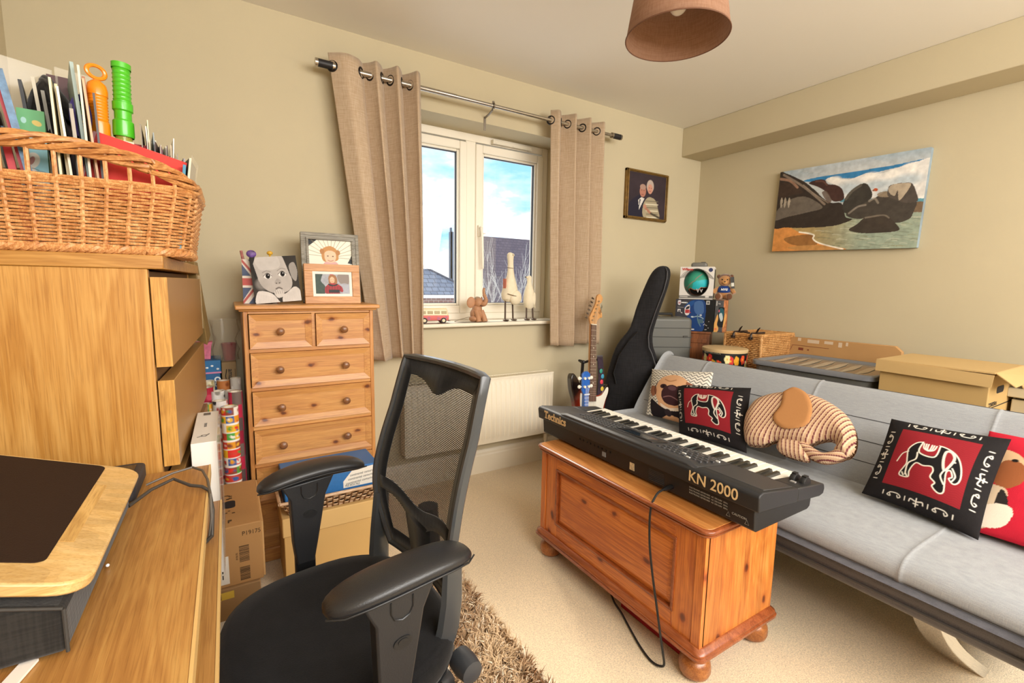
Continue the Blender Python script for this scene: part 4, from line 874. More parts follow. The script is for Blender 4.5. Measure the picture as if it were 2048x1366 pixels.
def drawer(x0, x1, z0, z1, kx):
    d = obj('drawer_front', MB().box(x0 + .001, x1 - .001, 2.096, 2.112, z0, z1), PINEX, c, world=True, bevel=.0012)
    b_ = .026; m = MB()     # raised bevelled border around the sunk field
    o_ = [(x0 + .001, z0), (x1 - .001, z0), (x1 - .001, z1), (x0 + .001, z1)]; i_ = [(x0 + b_, z0 + b_), (x1 - b_, z0 + b_), (x1 - b_, z1 - b_), (x0 + b_, z1 - b_)]
    for k in range(4):
        q = (k + 1) % 4; m.add([(o_[k][0], 2.089, o_[k][1]), (o_[q][0], 2.089, o_[q][1]), (i_[q][0], 2.0945, i_[q][1]), (i_[k][0], 2.0945, i_[k][1]), (o_[k][0], 2.097, o_[k][1]), (o_[q][0], 2.097, o_[q][1]), (i_[q][0], 2.097, i_[q][1]), (i_[k][0], 2.097, i_[k][1])], [[0, 1, 2, 3], [4, 5, 1, 0], [3, 2, 6, 7], [1, 5, 6, 2], [4, 0, 3, 7]])
    obj('beaded_border', m, PINEX, d, world=True, smooth=False)
    for x in kx: m = MB(); m.lathe([(.007, 0), (.0065, .010), (.012, .014), (.0155, .020), (.0150, .027), (.009, .0315), (.002, .0325)], 18, Matrix.Translation((x, 2.096, (z0 + z1) / 2)) @ Matrix.Rotation(PI / 2, 4, 'X')); obj('knob', m, KNOB, d, world=True)
drawer(.066, .297, *zr[0], [.177]); drawer(.313, .537, *zr[0], [.425])
for z in zr[1:]: drawer(.066, .537, *z, [.170, .428])

# ---- photographs on the chest
def leaning(name, label, x, y, z, wd, ht, yaw, lean, th, mat):
    M = Matrix.Translation((x, y, z)) @ Matrix.Rotation(yaw, 4, 'Z') @ Matrix.Rotation(PI / 2 - lean, 4, 'X')
    t = thing(name, label, 'picture', tuple(M @ Vector((wd / 2, 0, 0)))); return t, M
t, M = leaning('canvas_print', 'black and white canvas of a wide-eyed baby on the pine drawers', .098, 2.195, 1.0875, .176, .194, -.12, .14, .02, None)
M = M @ Matrix.Rotation(.09, 4, 'Z') @ Matrix.Identity(4)
obj('canvas_block', MB().box(0, .176, 0, .194, -.018, -.0004, M), pm('grey_canvas_edge', '77746f', .8), t, world=True, bevel=.002)
A = Art(470, 410, 150, '5a5754'); A.rect(0, 0, 470, 410, '3a3734')
A.blob([(20, -20), (120, -40), (300, -20), (350, 60), (385, 160), (400, 240), (370, 300), (290, 330), (180, 320), (100, 270), (60, 200), (30, 100)], 'b5afaa'); A.blob([(60, 10), (250, -10), (300, 60), (260, 110), (120, 120), (70, 90)], 'c8c3be', .7)
A.poly([(-5, -5), (60, -5), (30, 60), (60, 190), (40, 210), (-5, 100)], '2e2c2a'); A.poly([(330, -5), (475, -5), (475, 130), (440, 60), (400, 100), (390, 190)], '35322f'); A.blob([(385, 90), (440, 60), (465, 140), (440, 230), (400, 190)], '98938e')
A.curve([(110, 140), (150, 125), (190, 135)], 8, '8c8681', .8); A.curve([(260, 130), (300, 110), (345, 118)], 8, '8c8681', .8)
for x, y in ((158, 172), (308, 160)):
    A.ell(x, y, 42, 24, 'e3dfdb'); A.ell(x + 2, y, 23, 23, '1a1817'); A.ell(x + 8, y - 8, 4, 4, 'ffffff'); A.curve([(x - 44, y), (x, y - 26), (x + 42, y + 2)], 6, '57524e')
A.blob([(225, 220), (250, 200), (280, 215), (285, 240), (250, 250), (220, 240)], 'a49e99'); A.ell(236, 240, 7, 5, '4a4542'); A.ell(268, 238, 7, 5, '4a4542'); A.curve([(225, 290), (255, 280), (285, 292)], 12, '6d6662'); A.ell(90, 240, 60, 50, 'a7a19c', .5, soft=.6)
A.blob([(200, 320), (230, 300), (270, 295), (300, 320), (290, 360), (230, 370)], 'c9c4bf'); 
for k in range(4): A.curve([(215 + k * 22, 305), (222 + k * 22, 335)], 4, '7f7974')
A.blob([(30, 320), (80, 300), (180, 330), (240, 400), (240, 420), (20, 420)], 'd5d0cb'); A.blob([(290, 350), (330, 330), (420, 280), (475, 330), (475, 420), (290, 420)], 'd0cbc6')
for k in range(12): A.line([(300 + k * 15, 340 - k * 3), (305 + k * 14, 415)], 2, 'a8a39e'); A.line([(40 + k * 16, 325 + k * 4), (40 + k * 15, 415)], 2, 'b0aaa5')
A.noise(.02, .12, 4); picture('baby_print', A, M, .176, .194, CANVAS, t)
t, M = leaning('picture_block', 'Union flag patterned block behind the baby canvas', .056, 2.235, 1.0875, .13, .185, -.1, .08, .02, None)
obj('block', MB().box(0, .13, 0, .185, -.02, -.0004, M), pm('flag_edge', '4a4c58', .7), t, world=True, bevel=.002)
A = Art(130, 185, 70, '4a5570'); A.poly([(0, 0), (24, 0), (130, 170), (130, 185), (110, 185), (0, 20)], 'd9cfc2'); A.poly([(130, 0), (106, 0), (0, 170), (0, 185), (20, 185), (130, 20)], 'd9cfc2'); A.line([(0, 5), (130, 180)], 9, 'b0524c'); A.line([(130, 5), (0, 180)], 9, 'b0524c'); A.rect(0, 68, 130, 118, 'd9cfc2'); A.rect(0, 78, 130, 108, 'b5544e'); A.rect(50, 0, 80, 185, 'b5544e'); picture('flag_print', A, M, .13, .185, PRINT, t)
t, M = leaning('photo_frame', 'larger grey distressed frame of a girl with a parasol, at the back', .292, 2.275, 1.0875, .252, .322, -.03, .12, .02, None)
GREYF = wood('grey_driftwood', '7b776c', '98948a', 'aaa69a', 'x', 14, .7, 0, .06, 0)
m = MB()
for a, q in ((0, .0), (1, .012), (2, .022)):
    t_ = (.014, .012, .01)[a]; zf = (.006, .002, .008)[a]; x0, x1, y0, y1 = q, .252 - q, q, .322 - q
    m.box(x0, x1, y0, y0 + t_, -.02, zf, M).box(x0, x1, y1 - t_, y1, -.02, zf, M).box(x0, x0 + t_, y0 + t_, y1 - t_, -.02, zf, M).box(x1 - t_, x1, y0 + t_, y1 - t_, -.02, zf, M)
obj('frame', m, GREYF, t, world=True, bevel=.0015); obj('backing', MB().box(.02, .232, .02, .302, -.018, -.004, M), pm('dark_board', '2b2522', .8), t, world=True)
A = Art(380, 500, 120, 'e9e8d8'); A.poly([(-5, -5), (80, -5), (0, 60)], '23272a'); A.poly([(385, 120), (340, 200), (385, 210)], '23272a')
for k in range(15): a = PI + .1 + k * PI / 14.2; A.line([(190 + 20 * math.cos(a), 150 + 20 * math.sin(a)), (190 + 320 * math.cos(a), 150 + 300 * math.sin(a))], 3.5, '8f7c5a')
A.blob([(110, 110), (130, 70), (190, 50), (245, 80), (260, 130), (245, 180), (130, 190)], 'c08a50'); A.ell(116, 100, 20, 24, 'b07a45'); A.ell(256, 108, 20, 24, 'b07a45'); A.blob([(140, 110), (185, 90), (232, 110), (236, 160), (210, 205), (165, 205), (138, 165)], 'e8c3a4')
A.ell(165, 140, 8, 5, '4a3a30'); A.ell(210, 142, 8, 5, '4a3a30'); A.curve([(165, 178), (188, 186), (212, 178)], 5, 'a85a50'); A.rect(0, 215, 380, 500, 'd9d5c5'); A.blob([(120, 220), (190, 200), (260, 220), (330, 500), (60, 500)], 'd8a8a4'); picture('girl_print', A, M @ Matrix.Translation((.032, .032, -.003)), .188, .258, PRINT, t)
t, M = leaning('photo_frame', 'oak frame in front with a girl in a red tartan dress', .291, 2.205, 1.0875, .238, .176, .02, .10, .02, None)
m = MB().box(0, .238, 0, .032, -.018, .003, M).box(0, .238, .144, .176, -.018, .003, M).box(0, .034, .032, .144, -.018, .003, M).box(.204, .238, .032, .144, -.018, .003, M); obj('frame', m, wood('oak_frame', 'b98049', 'cb945c', 'd6a670', 'x', 12, .5, 0, .06, .1), t, world=True, bevel=.0015)
obj('white_mount', MB().box(.03, .208, .03, .146, -.016, -.003, M), pm('white_mount', 'eee9df', .7), t, world=True)
A = Art(290, 175, 110, 'a3a6ae'); A.noise(.02, .2, 3); A.blob([(-10, -10), (60, -10), (45, 60), (80, 110), (70, 180), (-10, 180)], '34463c'); A.noise(.08, .3, 8); A.blob([(190, 5), (280, 0), (285, 80), (250, 95), (200, 70)], '8a7f78'); A.ell(245, 130, 60, 50, 'a9adba', .7)
A.blob([(110, 60), (112, 20), (140, 2), (172, 14), (186, 55), (178, 85), (150, 95), (115, 85)], '9a6a3e'); A.blob([(122, 40), (140, 22), (160, 40), (158, 70), (140, 82), (124, 68)], 'e3b491'); A.curve([(130, 66), (140, 70), (150, 65)], 3, 'a04a40'); A.ell(132, 50, 3, 2, '3a2a22'); A.ell(150, 50, 3, 2, '3a2a22'); A.rect(120, 0, 152, 8, 'a83a44')
A.blob([(90, 175), (75, 140), (85, 110), (120, 82), (165, 82), (215, 105), (232, 140), (225, 160), (195, 150), (195, 175)], 'a3262e'); A.blob([(108, 85), (150, 95), (185, 85), (180, 100), (140, 108), (110, 100)], '22201f')
for k in range(6): A.line([(90 + k * 24, 110), (92 + k * 22, 178)], 4, '4d1a1e', .8); A.line([(84, 110 + k * 12), (225, 112 + k * 12)], 3, '5a1c20', .7)
A.rect(108, 140, 200, 165, '1f1c1c'); picture('girl_print', A, M @ Matrix.Translation((.046, .044, -.0026)), .146, .088, PRINT, t)
single('striped_stick', MB().tube([(.075, 2.275, 1.20), (.058, 2.272, 1.308)], .0055, 8), pm('red_stripe', 'a5625a', .5, var=(90, .5)), 'red striped stick poking up left behind the baby canvas', 'stick')
m = MB().ball((.095, 2.27, 1.296), .019, .006, .016); m.tube([(.095, 2.27, 1.29), (.098, 2.27, 1.088)], .005, 6); single('toy_wand', m, pm('purple_toy', '6a4a8c', .5, var=(60, .5)), 'round purple toy showing above the baby canvas', 'toy')
m = MB().ball((.165, 2.27, 1.303), .012, .008, .009); m.tube([(.165, 2.27, 1.30), (.165, 2.27, 1.088)], .004, 6); single('pencil_topper', m, pm('yellow_toy', 'd8a62e', .5), 'small yellow topper showing above the baby canvas', 'toy')

# ---- file box, woven basket and blue box file in front of the pine drawers
c = thing('file_box', 'buff cardboard file box with a lid under the woven basket', 'box', (.31, 1.95, 0)); BUFF = pm('buff_card', 'cfa868', .8, var=(4, .04))
obj('box_body', MB().box(.139, .488, 1.852, 2.075, 0, .25), BUFF, c, world=True, bevel=.003); obj('lid', MB().box(.134, .493, 1.845, 2.082, .215, .290), pm('buff_lid', 'd4b073', .8), c, world=True, bevel=.004)
bq = thing('woven_basket', 'flat-strip woven tray basket holding a blue box file', 'basket', (.325, 1.955, .291)); STRIP = wood('bamboo_strip', 'b8946e', 'd2b190', 'e3c9a8', 'x', 20, .5, 0, .1)
m = MB(); bot = (.165, .495, 1.868, 2.062, .2925); tp = (.128, .527, 1.830, 2.085, .356)
def lerp(a, b, t): return a + (b - a) * t
obj('tray_base', MB().box(bot[0], bot[1], bot[2], bot[3], .2915, .296), STRIP, bq, world=True)
ln2 = MB(); ln2.loft([[(bot[0] + .008, bot[2] + .008, .297), (bot[1] - .008, bot[2] + .008, .297), (bot[1] - .008, bot[3] - .008, .297), (bot[0] + .008, bot[3] - .008, .297)], [(tp[0] + .010, tp[2] + .010, .352), (tp[1] - .010, tp[2] + .010, .352), (tp[1] - .010, tp[3] - .010, .352), (tp[0] + .010, tp[3] - .010, .352)]], cap=False); obj('dark_backing', ln2, pm('basket_inside', '5a3a22', .8), bq, world=True, solid=.001)  # dark sheet added behind the weave so its gaps stand out dark
m2 = MB(); nr = 5; PT = 2 * (.40 + .25)
for j in range(nr):
    k0 = (j + .12) / nr; k1 = (j + .88) / nr; V = []; F = []; cnt = 0
    loop = []
    for k in (k0, k1):
        q = [lerp(bot[i], tp[i], k) for i in range(4)]; z = lerp(bot[4], tp[4], k); L_ = []
        for a, b_ in (((q[0], q[2]), (q[1], q[2])), ((q[1], q[2]), (q[1], q[3])), ((q[1], q[3]), (q[0], q[3])), ((q[0], q[3]), (q[0], q[2]))):
            n_ = 48 if abs(a[0] - b_[0]) > .1 else 30
            d_ = Vector((b_[0] - a[0], b_[1] - a[1], 0)).normalized(); nn = Vector((d_.y, -d_.x, 0))
            for i in range(n_): s_ = i / n_; o_ = .0045 * math.cos(2 * PI * i / 6 + PI * (j % 2)); L_.append((lerp(a[0], b_[0], s_) + nn.x * o_, lerp(a[1], b_[1], s_) + nn.y * o_, z))
        loop.append(L_)
    m2.loft(loop, cap=False)
obj('weave', m2, STRIP, bq, world=True, solid=.0012, angle=80)
m2 = MB()
for a, b_, n_ in (((0, 2), (1, 2), 16), ((1, 2), (1, 3), 10), ((1, 3), (0, 3), 16), ((0, 3), (0, 2), 10)):
    for i in range(n_):
        s_ = (i + .5) / n_; p0 = (lerp(bot[a[0]], bot[b_[0]], s_), lerp(bot[a[1]], bot[b_[1]], s_), bot[4]); p1 = (lerp(tp[a[0]], tp[b_[0]], s_), lerp(tp[a[1]], tp[b_[1]], s_), tp[4]); m2.tube([p0, p1], .0035, 5)
obj('uprights', m2, pm('brown_strip', '7a5636', .6), bq, world=True)
m2 = MB(); P = [(tp[0], tp[2], .358), (tp[1], tp[2], .358), (tp[1], tp[3], .358), (tp[0], tp[3], .358)]
for k in range(4): m2.tube([P[k], P[(k + 1) % 4]], .0065, 8)
obj('rim', m2, STRIP, bq, world=True)
c = thing('box_file', 'bright blue box file with a white lettered label lying in the woven basket', 'box file', (.33, 1.95, .3)); BLUE = pm('blue_file', '2f6fb0', .45, var=(200, .06)); Mx = Matrix.Translation((.325, 1.975, .330)) @ Matrix.Rotation(.02, 4, 'Z') @ Matrix.Rotation(.0, 4, 'X')
obj('file_case', MB().box(-.178, .180, -.098, .09, 0, .105, Mx), BLUE, c, world=True, bevel=.003); obj('lid_seam', MB().box(-.1785, .1805, -.0985, -.09, .095, .0962, Mx), pm('dark_blue', '24528a', .5), c, world=True)
FL = Mx @ frame((-.178, -.0984, 0), (1, 0, 0), y=(0, 0, 1)); m = MB(); m.add([FL @ Vector(q) for q in ((.215, .022, .0004), (.355, .022, .0004), (.355, .075, .0004), (.335, .098, .0004), (.25, .09, .0004), (.215, .05, .0004))], [[0, 1, 2, 3, 4, 5]]); obj('label', m, pm('label_white', 'e8e4da', .6), c, world=True, smooth=False)
m = MB()
for i in range(3): text(m, 'continental centurion', .014, FL @ Matrix.Translation((.226 + .008 * i, .034 + i * .016, .0006)) @ Matrix.Rotation(.06, 4, 'Z'), sx=.95 - .05 * i)
text(m, 'FILE BOX FILE', .012, FL @ Matrix.Translation((.222, .026, .0007)) @ Matrix.Rotation(.0, 4, 'Z'), sx=.8); obj('label_lettering', m, pm('label_grey_ink', '55585c', .6), c, world=True)

# ================================================================= shaggy rug
r = thing('shaggy_rug', 'shaggy beige and brown rug under the office chair', 'rug', (.2, .9, 0))
obj('rug_backing', MB().box(-.06, .745, .15, 1.615, .001, .012), pm('rug_base', '8a6f52', 1), r, world=True)
nb = 46000; rx = RS.uniform(-.06, .75, nb); ry = RS.uniform(.15, 1.62, nb)
cl = np.round(rx / .016) * 77.1 + np.round(ry / .016) * 31.7; ca = np.sin(cl * 12.9898) * 43758.5; ca = (ca - np.floor(ca)) * 2 * PI      # tufts share a lean
ln = RS.uniform(.028, .05, nb); dx = np.cos(ca + RS.uniform(-.7, .7, nb)) * ln * .75; dy = np.sin(ca + RS.uniform(-.7, .7, nb)) * ln * .75
wv = RS.uniform(.0013, .0026, nb); an = RS.uniform(0, PI, nb); wx = np.cos(an) * wv; wy = np.sin(an) * wv; h_ = RS.uniform(.026, .042, nb)
b0 = np.stack([rx - wx, ry - wy, np.full(nb, .010)], 1); b1 = np.stack([rx + wx, ry + wy, np.full(nb, .010)], 1)
m0 = np.stack([rx + dx * .4 - wx, ry + dy * .4 - wy, h_ * .85], 1); m1 = np.stack([rx + dx * .4 + wx, ry + dy * .4 + wy, h_ * .85], 1); tpp = np.stack([rx + dx, ry + dy, h_], 1)
V = np.stack([b0, b1, m1, m0, tpp], 1).reshape(-1, 3); V[:, 0] = np.clip(V[:, 0], -.068, .77); k_ = np.arange(nb) * 5
mb = MB(); mb.v = [tuple(p) for p in V.tolist()]; mb.f = np.stack([k_, k_ + 1, k_ + 2, k_ + 3], 1).tolist() + np.stack([k_ + 3, k_ + 2, k_ + 4], 1).tolist(); mb.m = [0] * len(mb.f)
o = obj('pile', mb, printed('rug_yarn', .9), r, world=True); o['kind'] = 'stuff'
n1 = np.sin(rx * 9 + 1.3 * np.sin(ry * 7)) * np.sin(ry * 8 + 1.7 * np.sin(rx * 11 + 1)); g = np.clip(.5 + .75 * n1 + RS.normal(0, .22, nb), 0, 1)[:, None]
cc = np.array(lin('d8bc97')) * (1 - g) + np.array(lin('8a6444')) * g; cc[RS.rand(nb) < .12] = lin('efe0c8'); cc = np.repeat(cc, 5, 0)
at = o.data.color_attributes.new('Col', 'FLOAT_COLOR', 'POINT'); at.data.foreach_set('color', np.concatenate([cc, np.ones((len(cc), 1))], 1).astype(np.float32).ravel())

# ================================================================= office chair
ch = thing('office_chair', 'black mesh-backed office chair with padded arms at the desk', 'office chair', (.21, 1.0, 0), math.radians(7))
PLA = pm('black_plastic', '222326', .42, bump=(300, .1)); SEATF = fabric('black_seat_cloth', '141416', '0c0c0e', 330, .95, .3, .1); PAD = pm('black_leatherette', '232325', .36, bump=(420, .12)); SATIN = pm('satin_black', '3c3f42', .32, coat=.2)
def sup(ax, ay, e=2.6, n=48, cx=0, cy=0): 
    P = []
    for i in range(n):
        a = 2 * PI * i / n; c_, s_ = math.cos(a), math.sin(a); P.append((cx + ax * abs(c_) ** (2 / e) * (1 if c_ >= 0 else -1), cy + ay * abs(s_) ** (2 / e) * (1 if s_ >= 0 else -1)))
    return P
rg = []
for z, k in ((.372, .93), (.378, .97), (.395, 1.0), (.42, 1.0), (.438, .975), (.448, .91), (.452, .75), (.449, .45), (.447, .15)): rg.append([(x, y, z + (.0 if k > .9 else 0)) for x, y in sup(.228 * k, .246 * k, 2.7, cx=-.035)])
obj('seat', MB().loft(rg), SEATF, ch, angle=60)
obj('seat_shell', MB().loft([[(x, y, z) for x, y in sup(.222 * k, .24 * k, 2.7, cx=-.035)] for z, k in ((.352, .8), (.358, .95), (.373, 1.0))]), PLA, ch)
# backrest: curve leaning back, outline narrowing to the foot
ZB, ZT = .49, .985
def bx(z): t = (z - ZB) / (ZT - ZB); return .152 - .012 * math.sin(PI * min(1, max(0, t) * 1.35)) * (1 if t < .74 else 0) + .105 * max(0, t - .28) ** 1.35 * 1.1
def hw(z): t = min(1, max(0, (z - ZB) / (ZT - ZB))); return .150 + .050 * math.sin(PI / 2 * min(1, t / .42)) - .016 * max(0, (t - .42) / .58) ** 1.2
def bow(y): return .032 * (1 - (y / .22) ** 2) - .012
def S(q, z, o=0): y = q * hw(z); return (bx(z) + bow(y) + o, y, z)
def strip(m, P0, P1):
    n = len(P0); m.add(P0 + P1, [[i, i + 1, n + i + 1, n + i] for i in range(n - 1)])
m = MB(); zz = ZB + .012
while zz < ZT - .012:            # the knitted mesh: real crossing threads
    strip(m, [S(q, zz) for q in np.linspace(-.93, .93, 21)], [S(q, zz + .0021) for q in np.linspace(-.93, .93, 21)]); zz += .0036
for q in np.arange(-.92, .921, .0172): strip(m, [S(q, z) for z in np.linspace(ZB + .012, ZT - .012, 26)], [S(q + .0068, z) for z in np.linspace(ZB + .012, ZT - .012, 26)])
br = obj('backrest', m, pm('chair_mesh', '151517', .7), ch)
path = [S(-1, z) for z in np.linspace(ZB, ZT, 26)] + [(S(q, ZT)[0], S(q, ZT)[1], ZT + .002) for q in np.linspace(-.88, .88, 9)] + [S(1, z) for z in np.linspace(ZT, ZB, 26)] + [S(q, ZB) for q in np.linspace(.85, -.85, 9)]
rg = []; n = len(path)
for i, p in enumerate(path):
    p = Vector(p); t = (Vector(path[(i + 1) % n]) - Vector(path[i - 1])).normalized(); f_ = Vector((1, 0, 0)); f_ = (f_ - t * f_.dot(t)).normalized(); o_ = t.cross(f_)
    rg.append([tuple(p + f_ * (a * .013) + o_ * (b * .0075)) for a, b in ((-.8, -.5), (-.4, -1), (.7, -1), (1, -.5), (1, .5), (.7, 1), (-.4, 1), (-.8, .5))])
m = MB(); v = [p for r in rg for p in r]; m.add(v, [[i * 8 + k, i * 8 + (k + 1) % 8, ((i + 1) % n) * 8 + (k + 1) % 8, ((i + 1) % n) * 8 + k] for i in range(n) for k in range(8)]); obj('back_frame', m, SATIN, br)
BAND = fabric('black_band', '121214', '0b0b0c', 300, .9)
m = MB(); zl = np.linspace(ZB, ZT, 30); V = []
outer = [S(-.985, z, -.003) for z in zl] + [S(q, ZT, -.003) for q in np.linspace(-.9, .9, 15)] + [S(.985, z, -.003) for z in zl[::-1]] + [S(q, ZB + .004, -.003) for q in np.linspace(.9, -.9, 15)]
zi = np.linspace(ZB + .045, ZT - .042, 30)
inner = [S(-.80, z, -.003) for z in zi] + [S(q * .86, ZT - .042 - .034 * math.exp(-((q - .15) / .32) ** 2), -.003) for q in np.linspace(-.9, .9, 15)] + [S(.80, z, -.003) for z in zi[::-1]] + [S(q * .86, ZB + .045, -.003) for q in np.linspace(.9, -.9, 15)]
n = len(outer); m.add(outer + inner, [[i, (i + 1) % n, n + (i + 1) % n, n + i] for i in range(n)]); obj('mesh_border', m, BAND, br, solid=.003)
m = MB(); qs = np.linspace(-.9, .9, 21); strip(m, [S(q, .672 - .030 * math.exp(-(q / .45) ** 2), -.004) for q in qs], [S(q, .640 - .055 * math.exp(-(q / .40) ** 2), -.004) for q in qs])
obj('lumbar_band', m, BAND, br, solid=.004)
m = MB(); zl = np.linspace(ZB + .02, .61, 8); strip(m, [S(-.32, z, -.003) for z in zl], [S(.32, z, -.003) for z in zl]); obj('lumbar_pad', m, BAND, br, solid=.004)
m = MB(); m.tube([(bx(.62) + .045, 0, .64), (bx(.55) + .045, 0, .52), (.16, 0, .42), (.08, 0, .36), (0, 0, .345)], [.025, .028, .03, .03, .03], 10); obj('back_support', m, PLA, ch)
for s in (-1, 1): obj('side_bracket', MB().tube([(bx(.62) + .004, s * hw(.62) * .97, .62), (.140, s * .19, .52), (.135, s * .185, .46), (.13, s * .175, .42)], [.011, .013, .014, .014], 8, flat=2.0), SATIN, ch)
for s in (-1, 1):
    m = MB(); rg = []; C_ = [(-.142, .668), (-.119, .675), (-.08, .683), (-.035, .688), (.02, .690), (.07, .688), (.105, .683), (.130, .676)]
    wds = [.018, .036, .043, .045, .044, .042, .036, .018]; ths = [.008, .016, .019, .020, .020, .019, .016, .008]
    for (x, z), w_, t_ in zip(C_, wds, ths):
        yy = s * .278 - s * .012 * ((x / .145) ** 2); P = []
        for i in range(20):
            a = 2 * PI * i / 20; c_, q_ = math.cos(a), math.sin(a); P.append((x + .25 * (-q_ * t_) * 0, yy + w_ * abs(c_) ** .8 * (1 if c_ > 0 else -1), z + t_ * abs(q_) ** .8 * (1 if q_ > 0 else -1)))
        rg.append(P)
    am = obj('armrest', m.loft(rg), PAD, ch, subd=1)
    obj('pad_piping', MB().tube([(x, s * .278 - s * .012 * ((x / .145) ** 2) + s * w_ * 1.0 * 0 + (-w_ if s < 0 else -w_) * 1.0, z - t_ * .28) for (x, z), w_, t_ in zip(C_, wds, ths)], .0018, 6), pm('pad_seam', '18181a', .5), am)
    m = MB(); yy = s * .278; m.prism([(-.062, .50), (-.055, .44), (-.012, .44), (.0, .50), (.022, .62), (.045, .668), (-.085, .66), (-.066, .62)], yy - .016, yy + .016, 'y'); po = obj('post', m, PLA, am, bevel=.004)
    m = MB(); m.prism([(-.058, .33), (-.058, .47), (-.008, .47), (-.008, .33)], yy - .009, yy + .009, 'y'); m.box(-.058, -.008, min(0, s * .27) + (.0 if s > 0 else 0), max(0, s * .27), .335, .352); obj('height_bar', m, pm('black_bar', '18191b', .35), am, bevel=.003)
    for q in (-1, 1):
        fy = yy + q * .0165; m = MB(); m.prism([(.0 + .017 * math.cos(a) * (1.0) - .02, .575 + .011 * math.sin(a)) for a in [2 * PI * i / 20 for i in range(20)]], fy - .0015, fy + .0015, 'y'); m.prism([(-.02 + .009 * math.cos(a), .577 + .006 * math.sin(a)) for a in [2 * PI * i / 14 for i in range(14)]], fy - .0028, fy + .0028, 'y')
        m.tube([(-.04, fy, .655), (-.04, fy, .635), (-.034, fy, .622), (-.02, fy, .617), (-.006, fy, .622), (0, fy, .635), (0, fy, .655)], .0016, 5); obj('button', m, pm('button_plastic', '1b1c1e', .4), po)
m = MB(); m.tube([(0, 0, .10), (0, 0, .36)], [.028, .022], 14); m.box(-.09, .09, -.07, .07, .335, .36); obj('gas_lift', m, PLA, ch)
kb = obj('tension_knob', MB().lathe([(.02, -.03), (.026, -.028), (.028, 0), (.024, .026), (.01, .03)], 16, Matrix.Translation((.17, -.20, .36)) @ Matrix.Rotation(PI / 2, 4, 'X')), pm('knob_plastic', '3a3c40', .4), ch); m = MB().tube([(.0, 0, .34), (.17, -.15, .36)], .012, 8); obj('knob_arm', m, PLA, kb)
for k in range(5):
    a = k * 2 * PI / 5 + .3; c_, s_ = math.cos(a), math.sin(a); lg = obj('base_leg', MB().tube([(0.02 * c_, .02 * s_, .11), (.15 * c_, .15 * s_, .105), (.29 * c_, .29 * s_, .085)], [.03, .024, .017], 8), PLA, ch)
    obj('castor', MB().lathe([(.008, -.022), (.029, -.02), (.03, -.004), (.03, .004), (.029, .02), (.008, .022)], 16, Matrix.Translation((.29 * c_, .29 * s_, .043)) @ Matrix.Rotation(PI / 2, 4, 'X') @ Matrix.Rotation(a + PI / 2, 4, 'Y')).tube([(.29 * c_, .29 * s_, .05), (.29 * c_, .29 * s_, .088)], .008, 8), PLA, lg)
# ================================================================= pine blanket chest with the keyboard
RPX = wood('red_pine_long', 'b8602a', 'd67c34', 'e59044', 'y', 9, .35, 6.5, .05, .35, kp='yz'); RPZ = wood('red_pine_upright', 'b9682a', 'd08238', 'de9850', 'z', 8, .35, 6, .05, .35, plank=14, kp='xz'); RPD = wood('dark_pine_moulding', '83401c', '9c5228', 'b0663a', 'y', 14, .3, 0, .06, .4); RPF = wood('bun_foot_wood', '8a4c22', 'a5642f', 'ba783e', 'x', 14, .3, 0, .5, .5)
b = thing('blanket_chest', 'orange pine blanket chest on bun feet under the keyboard', 'chest', (1.33, 1.17, 0))
cx0, cx1, cy0, cy1 = 1.136, 1.512, .762, 1.578
obj('end_panel', MB().box(cx0 + .012, cx1, cy0, cy0 + .02, .12, .476), RPZ, b, world=True, bevel=.002); obj('end_panel', MB().box(cx0 + .012, cx1, cy1 - .02, cy1, .12, .476), RPZ, b, world=True, bevel=.002)
obj('rear_panel', MB().box(cx1 - .02, cx1, cy0 + .02, cy1 - .02, .12, .476), RPX, b, world=True)
RPS = wood('red_pine_stile', 'b8602a', 'd67c34', 'e59044', 'z', 9, .35, 6, .05, .35, kp='yz')
for a_, b_ in ((cy0, cy0 + .032), (cy1 - .032, cy1)): obj('corner_post', MB().box(cx0, cx0 + .02, a_, b_, .12, .476), RPS, b, world=True, bevel=.0015)
for a_, b_ in ((cy0 + .034, cy0 + .11), (cy1 - .11, cy1 - .034)): obj('stile', MB().box(cx0 + .004, cx0 + .02, a_, b_, .12, .476), RPS, b, world=True, bevel=.0015)
for a_, b_ in ((.12, .185), (.415, .476)): obj('rail', MB().box(cx0 + .004, cx0 + .02, cy0 + .11, cy1 - .11, a_, b_), RPX, b, world=True, bevel=.0015)
ya, yb, za, zb2 = cy0 + .11, cy1 - .11, .185, .415; m = MB()
for k, (p, q, r_, s_) in enumerate((((ya, za), (yb, za), (yb - .022, za + .022), (ya + .022, za + .022)), ((yb, za), (yb, zb2), (yb - .022, zb2 - .022), (yb - .022, za + .022)), ((yb, zb2), (ya, zb2), (ya + .022, zb2 - .022), (yb - .022, zb2 - .022)), ((ya, zb2), (ya, za), (ya + .022, za + .022), (ya + .022, zb2 - .022)))):
    m.add([(cx0 + .014, *p), (cx0 + .014, *q), (cx0 + .007, *r_), (cx0 + .007, *s_)], [[3, 2, 1, 0]])
m.add([(cx0 + .007, ya + .022, za + .022), (cx0 + .007, yb - .022, za + .022), (cx0 + .007, yb - .022, zb2 - .022), (cx0 + .007, ya + .022, zb2 - .022)], [[3, 2, 1, 0]]); obj('raised_panel', m, RPX, b, world=True, smooth=False)
m = MB(); 
for y0_, y1_, z0_, z1_ in ((ya - .008, yb + .008, za - .008, za + .002), (ya - .008, yb + .008, zb2 - .002, zb2 + .008), (ya - .008, ya + .002, za, zb2), (yb - .002, yb + .008, za, zb2)): m.box(cx0 - .001, cx0 + .014, y0_, y1_, z0_, z1_)
obj('panel_moulding', m, RPD, b, world=True, bevel=.002)
